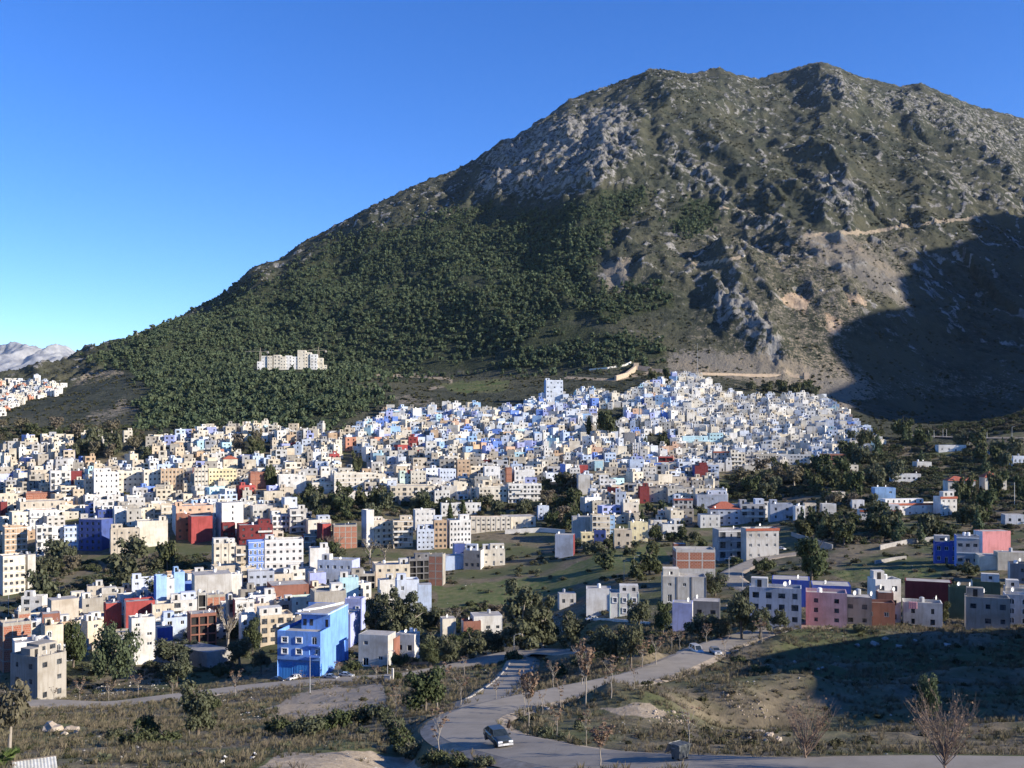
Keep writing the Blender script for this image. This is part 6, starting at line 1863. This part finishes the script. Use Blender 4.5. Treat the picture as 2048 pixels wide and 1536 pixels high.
car_at(1563, 1100, 30, P_WHITE, 'white car at the corner of the maroon corniced block', 'hatch', .15)

# ------------------------------------------------------------------ bin, poles, cabinet, shed
def rubbish_bin():
    g = ground(1360, 1521); root = empty('rubbish_container', road_z(g, .1), math.radians(38)); tag(root, 'dark grey wheeled rubbish container at the road edge', 'rubbish container')
    M_BIN = simple('dark_green_grey_metal', (.04,.048,.05), (.13,.14,.14), 3, .6, .4, bump=.2)
    m = MB(); b0 = [(-.48,-.38,.18),(.48,-.38,.18),(.48,.38,.18),(-.48,.38,.18)]; t0 = [(-.62,-.50,1.12),(.62,-.50,1.12),(.62,.50,1.12),(-.62,.50,1.12)]
    for i in range(4): m.quad(b0[i],b0[(i+1)%4],t0[(i+1)%4],t0[i])
    m.quad(*b0[::-1]); m.quad(*[(x*.93,y*.92,.85) for x,y,z in t0]); 
    for i in range(4): m.quad(t0[i],t0[(i+1)%4],tuple((t0[(i+1)%4][0]*.93,t0[(i+1)%4][1]*.92,.85)),tuple((t0[i][0]*.93,t0[i][1]*.92,.85)))
    obj('body', m.mesh('body',[M_BIN]), root)
    for x in (-.3,0,.3):
        m = MB(); m.quad((x-.03,-.41,.25),(x+.03,-.41,.25),(x*1.25+.03,-.515,1.08),(x*1.25-.03,-.515,1.08)); m.box(x-.03,-.44,.25,x+.03,-.40,.5); obj('rib', m.mesh('rib',[M_BIN]), root)
    m = MB(); m.box(-.66,-.54,1.12,.66,.54,1.16); m.box(-.6,-.48,1.16,.6,.1,1.22); o = obj('rim', m.mesh('rim',[M_BIN]), root)
    m = MB(); m.quad((-.64,.52,1.2),(.64,.52,1.2),(.64,.95,.35),(-.64,.95,.35)); m.quad((-.64,.98,.35),(.64,.98,.35),(.64,.55,1.2),(-.64,.55,1.2)); obj('open_lid', m.mesh('open_lid',[M_METAL]), root)
    for x in (-.42,.42):
        for y in (-.3,.3):
            m = MB(); m.tube([(x-.04,y,.1),(x+.04,y,.1)],[.1,.1],10,cap=True); m.box(x-.05,y-.03,.1,x+.05,y+.03,.2); obj('wheel', m.mesh('wheel',[M_TYRE]), root)
    for x in (-.66,.66):
        m = MB(); m.tube([(x*.98,-.1,.95),(x*1.1,-.1,.95),(x*1.1,.1,.95),(x*.98,.1,.95)],[.02]*4,4); obj('handle', m.mesh('handle',[M_METAL]), root)
rubbish_bin()
def pole(px, py, hpx, label, lamp=True, r=.07, mat=None, name='street_lamp'):
    g = ground(px, py); h = hpx/FPX*g.y; root = empty(name, (g.x,g.y,g.z-.2), RND.uniform(-.6,.6)); tag(root, label, 'street lamp' if lamp else 'pole', 'street lamps and poles')
    m = MB(); m.tube([(0,0,0),(0,0,h*.5),(0,0,h)],[r*1.4,r*1.1,r*.8],7,cap=True); obj('post', m.mesh('post',[mat or M_METAL]), root)
    if lamp:
        m = MB(); m.tube([(0,0,h-.1),(.5,0,h+.35),(1.4,0,h+.45)],[r*.6,r*.5,r*.5],5); a = obj('arm', m.mesh('arm',[mat or M_METAL]), root)
        m = MB(); m.box(1.2,-.13,h+.38,1.9,.13,h+.52); obj('lamp_head', m.mesh('lamp_head',[M_METAL]), root)
    else:
        m = MB(); m.box(-.7,-.05,h-.5,.7,.05,h-.4); obj('crossbar', m.mesh('crossbar',[M_RAIL]), root)
    return root
for px,py,h,lab,lp in [(1028,1322,52,'slim lamp post beside the tall dark eucalyptus',True),(620,1386,76,'dark lamp post in front of the blue garage doors',True),(775,1347,44,'lamp post right of the grey roadside house',True),(1458,1160,46,'lamp post on the side road below the maroon corniced block',True),(1485,1190,52,'lamp post above the large olive by the side road',True),
  (1248,1162,40,'lamp post in the green field left of half brick house',True),(1269,1138,26,'short lamp post in the green field',True),(17,1232,62,'lamp post at the left edge above the framed brick house',True),(68,1158,54,'lamp post beside the grey blank side house',True),(2029,1010,46,'white pole among the conifers at the right edge',False),
  (1939,890,28,'tall pole on the hillside road at right',False),(2024,876,22,'lamp post on the hillside road near right edge',True),(1857,876,16,'leftmost white post of the hillside road',False),(1868,876,16,'second white post of the hillside road',False),(1886,876,18,'third white post of the hillside road',False),(1893,876,18,'fourth white post of the hillside road',False),(1974,878,20,'white post between tall pole and right lamp post',False),
  (355,1372,56,'leaning wooden pole by the long low grey building',False),(165,1372,44,'wooden pole right of the grey unfinished house',False),(1395,760,74,'tall thin lattice mast above the old town',False)]:
    pole(px, py, h, lab, lp, .07 if py > 1100 else .12, M_LIME if 'white' in lab else (M_BARK if 'wooden' in lab else M_METAL), 'street_lamp' if lp else 'pole')
def cabinet():
    g = ground(776, 1364); root = empty('electric_cabinet', tuple(g), math.radians(-15)); tag(root, 'pale concrete electric cabinet with slim pillar by the lower road', 'cabinet')
    m = MB(); m.box(-.8,-.5,-.3,.8,.5,1.5); obj('box', m.mesh('box',[M_LIME]), root)
    m = MB(); m.box(-.9,-.6,1.5,.9,.6,1.6); obj('lid', m.mesh('lid',[M_CONCRETE]), root)
    m = MB(); m.box(.95,-.2,-.3,1.35,.2,3.2); obj('pillar', m.mesh('pillar',[M_LIME]), root)
    m = MB(); m.box(-.6,-.53,.1,.6,-.5,1.3); obj('door', m.mesh('door',[M_METAL]), root)
cabinet()
def shed():
    g = ground(70, 1542); root = empty('shed', (g.x, g.y, g.z-.75), math.radians(28)); tag(root, 'pale corrugated metal shed roof at the bottom left edge', 'shed')
    t = NT('corrugated_pale_metal', .6, .4); n = t.noise(t.objco(), 1.5, 4); t.color(t.mix(t.ramp(n,.35,.7),(.62,.61,.54),(.40,.38,.30)))
    m = MB(); N = 26
    for i in range(N):
        x0, x1 = -1.5+3.0*i/N, -1.5+3.0*(i+1)/N; z0, z1 = 1.35+.03*(i%2), 1.35+.03*((i+1)%2)
        m.quad((x0,-1.2,z0-.45),(x1,-1.2,z1-.45),(x1,1.0,z1),(x0,1.0,z0))
    obj('corrugated_roof', m.mesh('corrugated_roof',[t.mat]), root)
    m = MB(); m.box(-1.55,.98,1.28,1.55,1.08,1.44); obj('ridge_beam', m.mesh('ridge_beam',[M_BARK]), root)
    m = MB(); m.box(-1.4,-1.0,-1.2,1.4,.9,.88,bottom=False); obj('wall', m.mesh('wall',[M_GREYWALL]), root)
shed()
def palm():
    g = ground(8, 1536); root = empty('palm_bush', tuple(g)); tag(root, 'bright green fan palm at the bottom left corner', 'palm')
    M_PALM = leaf_material('palm_fronds', (.07,.11,.03), (.16,.21,.06), (.12,.15,.05)); rr = random.Random(3)
    for k in range(22):
        a = rr.uniform(0,6.28); e = rr.uniform(.2,1.2); L = rr.uniform(1.0,1.7); m = MB()
        d = Vector((math.cos(a)*math.cos(e), math.sin(a)*math.cos(e), math.sin(e))); base = Vector((0,0,.2)); tip = base+d*L*.55
        m.tube([base,tip],[.02,.012],3)
        side = d.cross(Vector((0,0,1))).normalized()
        for j in range(-5,6):
            q = (d+side*j*.22).normalized(); w = side*.03
            m.quad(tuple(tip-w),tuple(tip+w),tuple(tip+q*L*.5+Vector((0,0,-.12*abs(j)/3))),tuple(tip+q*L*.45-w))
        obj('frond', m.mesh('frond',[M_PALM]), root)
palm()
# ------------------------------------------------------------------ dogs
def dog(px, py, heading, c1, c2, label):
    g = ground(px, py)
    V = [(0,.14,.20),(0,.02,.34),(0,-.12,.46),(0,-.17,.56),(0,-.20,.63),(0,-.31,.60),(0,-.38,.585),(-.08,.10,.14),(-.11,-.02,.16),(-.10,.10,.03),(-.10,-.02,.02),(.08,.10,.14),(.11,-.02,.16),(.10,.10,.03),(.10,-.02,.02),(-.06,-.15,.36),(-.06,-.16,.18),(-.06,-.16,.03),(-.06,-.20,.02),(.06,-.15,.36),(.06,-.16,.18),(.06,-.16,.03),(.06,-.20,.02),(0,.26,.10),(0,.38,.06),(-.055,-.17,.70),(.055,-.17,.70)]
    E = [(0,1),(1,2),(2,3),(3,4),(4,5),(5,6),(0,7),(7,8),(8,9),(9,10),(0,11),(11,12),(12,13),(13,14),(2,15),(15,16),(16,17),(17,18),(2,19),(19,20),(20,21),(21,22),(0,23),(23,24),(4,25),(4,26)]
    R = [.12,.115,.10,.07,.08,.045,.028,.075,.05,.03,.022,.075,.05,.03,.022,.05,.033,.025,.022,.05,.033,.025,.022,.03,.015,.016,.016]
    me = bpy.data.meshes.new('sitting_dog'); me.from_pydata(V, E, []); me.update()
    o = obj('dog', me, None, (g.x,g.y,g.z+.0), math.radians(heading), (1.15,1.15,1.15))
    md = o.modifiers.new('skin','SKIN'); 
    if not me.skin_vertices: 
        bm = bmesh.new(); bm.from_mesh(me); bm.verts.layers.skin.verify(); bm.to_mesh(me); bm.free()
    for i, s in enumerate(me.skin_vertices[0].data): s.radius = (R[i],R[i]); s.use_root = (i == 0)
    o.modifiers.new('smooth','SUBSURF').render_levels = 1
    t = NT('fur_of_'+label.split()[0], .9, .1); n = t.noise(t.objco(), 5.5, 1)
    t.color(t.mix(t.ramp(n,.50,.54), c1, c2)); me.materials.append(t.mat)
    return tag(o, label, 'dog')
dog(443, 1532, 100, (.012,.012,.014), (.70,.68,.64), 'black and white dog sitting on the grass at the bottom')
dog(504, 1524, 70, (.014,.013,.013), (.62,.60,.56), 'second black and white dog nearer the bare dirt patch')
dog(1017, 1457, 160, (.02,.014,.012), (.05,.035,.028), 'dark brown dog sitting at the inner road edge')
# ------------------------------------------------------------------ stones and rubble
def boulders(spots, mat, desc, seed):
    rr = random.Random(seed)
    mes = [rock_mesh('boulder', seed*10+i, mat, 2) for i in range(4)]
    for px, py, w in spots:
        g = ground(px, py); s = w/FPX*g.y
        o = obj('boulder', rr.choice(mes), None, (g.x,g.y,g.z+s*.12), rr.uniform(0,6), (s*1.1,s*rr.uniform(.7,1.1),s*rr.uniform(.5,.75)))
        PENDING.append((o, desc, px, py, 'boulder', 'boulders in the foreground'))
boulders([(1522,1466,20),(1540,1472,22),(1556,1480,16),(1508,1470,14),(1548,1460,14),(1532,1482,12),(1500,1478,11)], M_RUBBLE, 'tan boulder of the small heap', 31)
boulders([(105,1463,46),(140,1463,30),(128,1470,16),(152,1466,14)], M_RUBBLE, 'weathered tan boulder on the slope', 32)
boulders([(1750,1290,18),(1770,1280,12),(1798,1294,14),(1830,1282,10),(1715,1292,12),(1895,1292,16),(1590,1325,9),(1635,1338,9),(1645,1336,9),(1560,1262,26)], M_STONE, 'pale stone lying on the weedy bank', 33)
def rubble_field(name, polys, n, smin, smax, mat, label, seed):
    rng = np.random.default_rng(seed); pts = []; sc = []
    for poly in polys:
        xs = [p[0] for p in poly]; ys = [p[1] for p in poly]; k = 0
        while k < n:
            px = rng.uniform(min(xs),max(xs),n*3); py = rng.uniform(min(ys),max(ys),n*3)
            ok = poly_sd(px,py,poly) > 0
            for a, b in list(zip(px[ok],py[ok]))[:n-k]:
                g = ground(a,b); pts.append(tuple(g)); sc.append(rng.gamma(1.6,(smax-smin)/4)+smin); k += 1
    scatter(name, pts, sc, [rock_mesh('rubble_kind', 400+seed+i, mat) for i in range(3)], label, 'rubble', seed, .6)
rubble_field('rubble', [[(1440,1368),(1500,1380),(1560,1440),(1500,1442),(1440,1400)],[(1290,1415),(1360,1425),(1390,1450),(1300,1450)],[(525,1432),(600,1438),(600,1452),(530,1456)]], 90, .08, .4, M_RUBBLE, 'pale rubble spilled down the dirt banks', 61)
rubble_field('litter', [[(1060,1228),(1130,1225),(1130,1268),(1085,1270),(1055,1245)],[(260,1365),(380,1352),(385,1375),(250,1385)],[(185,1375),(250,1365),(260,1385),(190,1395)],[(430,1400),(540,1392),(540,1440),(440,1440)]], 90, .12, .45, M_LIME, 'white litter and stones strewn over the banks', 62)
# ------------------------------------------------------------------ grass, weeds and scrub
def tuft_mesh(name, n, h, spread, w, mat, seed):
    rr = np.random.default_rng(seed)
    a = rr.uniform(0,2*np.pi,n); r = rr.uniform(0,.18,n); lean = rr.uniform(.1,1,n)*spread; hh = h*rr.uniform(.5,1.1,n)
    bx, by = r*np.cos(a), r*np.sin(a); tx, ty = bx+lean*np.cos(a), by+lean*np.sin(a)
    px_, py_ = -np.sin(a)*w, np.cos(a)*w
    P = np.stack([np.stack([bx-px_,by-py_,np.zeros(n)],1),np.stack([bx+px_,by+py_,np.zeros(n)],1),np.stack([(bx+tx)/2+px_*.7,(by+ty)/2+py_*.7,hh*.65],1),np.stack([tx,ty,hh],1)],1).reshape(-1,3)
    me = mesh_from(name, P.tolist(), [tuple(range(4*i,4*i+4)) for i in range(n)], [mat])
    t = me.attributes.new('leaf_tone','FLOAT','POINT'); t.data.foreach_set('value', np.repeat(rr.uniform(0,1,n),4).astype(np.float32))
    return me
def near_road(x, y, extra=0.0):
    m = np.zeros(len(x), bool)
    for L, w, _z in ROADS:
        S = L[::3]
        for i in range(0, len(x), 4000):
            d2 = np.min((x[i:i+4000,None]-S[None,:,0])**2+(y[i:i+4000,None]-S[None,:,1])**2, 1)
            m[i:i+4000] |= d2 < (w-.6+extra)**2
    return m
_footA = np.array([(a,b,c) for a,b,c in FOOT])
def near_house(x, y):
    m = np.zeros(len(x), bool)
    for i in range(0, len(x), 4000):
        d = np.hypot(x[i:i+4000,None]-_footA[None,:,0], y[i:i+4000,None]-_footA[None,:,1])
        m[i:i+4000] = np.any(d < _footA[None,:,2]*1.05, 1)
    return m
tufts = [tuft_mesh('weed_kind', 16, .55, .32, .018, M_HEATH, 700+i) for i in range(3)]+[tuft_mesh('straw_kind', 18, .6, .35, .016, M_STRAW, 710+i) for i in range(2)]
greens = [tuft_mesh('grass_kind', 16, .30, .25, .02, M_SCRUB, 720+i) for i in range(3)]
def keep_weeds(x, y, z, px, py):
    g = np.clip(fbm(x/7, y/7, 3, 181)*1.1+.55, .05, 1)
    bare = in_polys(px, py, BARE, 6)
    return g*(1-.93*bare)*(1-near_road(x, y))*(1-near_house(x, y)*1.0)
scatter_land('dry_weeds', 42000, 66, 260, keep_weeds, lambda r, n, y: r.uniform(.4,1.35,n)*(1+.4*(y > 150)), tufts, 'brown and straw coloured weeds covering the foreground slopes', 'weeds', 301, 0, 1.35)
def keep_grass(x, y, z, px, py):
    g = np.clip(fbm(x/11, y/11, 3, 191)*1.2+.35, 0, 1)
    return g*(1-.9*in_polys(px, py, BARE, 6))*(1-near_road(x, y))*(1-near_house(x, y)*1.0)
scatter_land('green_grass', 26000, 66, 330, keep_grass, lambda r, n, y: r.uniform(.6,1.5,n), greens, 'short green grass between the weeds', 'grass', 302, 0, 1.35)
lowsc = [leaf_mesh('low_shrub_kind', round_blobs(740+i, 5, .42, .28, .30, .1, .7), 130, .12, (M_SCRUB, M_OLIVE, M_HEATH, M_SCRUB)[i], 740+i) for i in range(4)]
def keep_low(x, y, z, px, py):
    g = np.clip(fbm(x/18, y/18, 3, 201)*1.5+.3, 0, 1)
    return g*(1-.9*in_polys(px, py, BARE, 6))*(1-.55*in_polys(px, py, FIELD, 6))*(1-near_road(x, y, .6))*(1-near_house(x, y)*1.0)
scatter_land('low_scrub', 9500, 70, 620, keep_low, lambda r, n, y: r.uniform(.5,1.9,n)*np.clip(y/220,.7,1.6), lowsc, 'low grey green scrub scattered over the valley slope', 'scrub', 303, .08, 1.7)
peb = [rock_mesh('stone_kind', 760+i, M_STONE) for i in range(3)]
scatter_land('small_stones', 7000, 66, 420, lambda x,y,z,px,py: np.clip(fbm(x/12,y/12,2,211)+.3,0.03,1)*(1-near_road(x,y)), lambda r, n, y: r.gamma(1.4,.10,n)+.06, peb, 'small pale stones strewn over the slopes', 'stones', 304, 0, 1.6, .5)
# thick growth in the ravine, the orchard belt and the hollow that reads as one mass
THICKET = [[(1625,935),(1760,905),(2060,905),(2060,1062),(1860,1090),(1620,1088),(1570,1050),(1640,1010)],[(780,1008),(1090,1008),(1095,1034),(940,1034),(780,1032)],[(770,1440),(800,1450),(830,1500),(900,1520),(1000,1524),(1000,1540),(860,1540),(790,1500)],[(1690,905),(1800,885),(1960,900),(2060,905),(2060,960),(1900,955),(1760,985),(1640,985),(1560,1000),(1450,1000),(1450,955),(1600,945)],
           [(1590,1065),(1660,1045),(1850,1055),(2060,1020),(2060,1050),(1960,1075),(1850,1092),(1700,1098),(1600,1085)],
           [(60,1125),(200,1118),(420,1110),(420,1160),(330,1185),(240,1205),(120,1222),(60,1215)],
           [(1085,970),(1150,980),(1180,1010),(1160,1060),(1085,1060)],[(570,1005),(790,1003),(790,1028),(690,1046),(590,1024)],
           [(860,1230),(960,1205),(1010,1235),(1000,1310),(860,1325),(800,1330),(830,1290)],[(1120,1290),(1290,1270),(1480,1255),(1560,1262),(1480,1285),(1330,1292),(1250,1325),(1150,1330)],
           [(1820,870),(1900,845),(2060,820),(2060,865),(1960,870)],[(0,850),(270,835),(290,880),(0,880)],[(120,1330),(320,1310),(500,1320),(500,1350),(320,1365),(130,1375)]]
thick = [leaf_mesh('thicket_kind', round_blobs(780+i, 7, .38, .26, .36, .16, .8), 240, .10, (M_BROAD, M_OLIVE, M_BROAD, M_HEATH, M_SCRUB)[i], 780+i) for i in range(5)]
def keep_thick(x, y, z, px, py):
    g = np.clip(fbm(x/16, y/16, 3, 221)*1.4+.62, 0, 1)
    return in_polys(px, py, THICKET, 5)*g*(1-near_road(x, y, .8))*(1-near_house(x, y)*1.0)
scatter_land('thicket', 52000, 180, 800, keep_thick, lambda r, n, y: r.uniform(1.2,4.2,n)*np.clip(y/500,.55,1.2), thick, 'dense dark thicket filling the ravine and hollows', 'thicket', 305, .1, 2.0)
# ------------------------------------------------------------------ labels of the many look-alikes: where each one stands
ORD = ['nearest','second nearest','third nearest','fourth nearest','fifth nearest','sixth nearest','seventh nearest','eighth nearest','ninth nearest','tenth nearest']+[w+' nearest' for w in 'eleventh twelfth thirteenth fourteenth fifteenth sixteenth seventeenth eighteenth nineteenth twentieth'.split()]
def write_labels():
    groups = {}
    for o, desc, px, py, cat, grp in PENDING:
        px, py = proj(o.location.x, o.location.y, o.location.z); py = py-8
        lm = min(LANDMARKS, key=lambda l: (l[1]-px)**2+(1.3*(l[2]-py))**2)
        dx, dy = px-lm[1], py-lm[2]
        if abs(dx) > 1.3*abs(dy): side = 'right of' if dx > 0 else 'left of'
        else: side = 'downhill from' if dy > 0 else 'uphill from'
        groups.setdefault((desc, lm[0], side), []).append((math.hypot(dx, dy), o, cat, grp))
    for (desc, lm, side), lst in groups.items():
        lst.sort(key=lambda t: t[0])
        for i, (_, o, cat, grp) in enumerate(lst):
            if len(lst) == 1: text = '%s %s %s' % (desc, side, lm)
            else: text = '%s, %s %s %s' % (desc, ORD[i] if i < 20 else 'number %d' % (i+1), side, lm)
            tag(o, text, cat, grp)
write_labels()
# ------------------------------------------------------------------ the air between the camera and the mountain
def haze():
    zmin = min(float(np.min(Z)), -90.0)
    m = MB(); m.box(-9500,-1200,-420,5200,12500,1180)
    me = m.mesh('haze')
    t = bpy.data.materials.new('thin_blue_haze'); t.use_nodes = True
    n, l = t.node_tree.nodes, t.node_tree.links; n.clear()
    out = n.new('ShaderNodeOutputMaterial'); v = n.new('ShaderNodeVolumePrincipled')
    v.inputs['Color'].default_value = (.60,.76,1.0,1); v.inputs['Density'].default_value = 1.2e-5; v.inputs['Anisotropy'].default_value = 0.2
    l.new(v.outputs[0], out.inputs['Volume']); me.materials.append(t)
    o = obj('haze', me); tag(o, 'thin bluish haze over the valley and mountains', 'haze', kind='stuff')
    return o
haze()
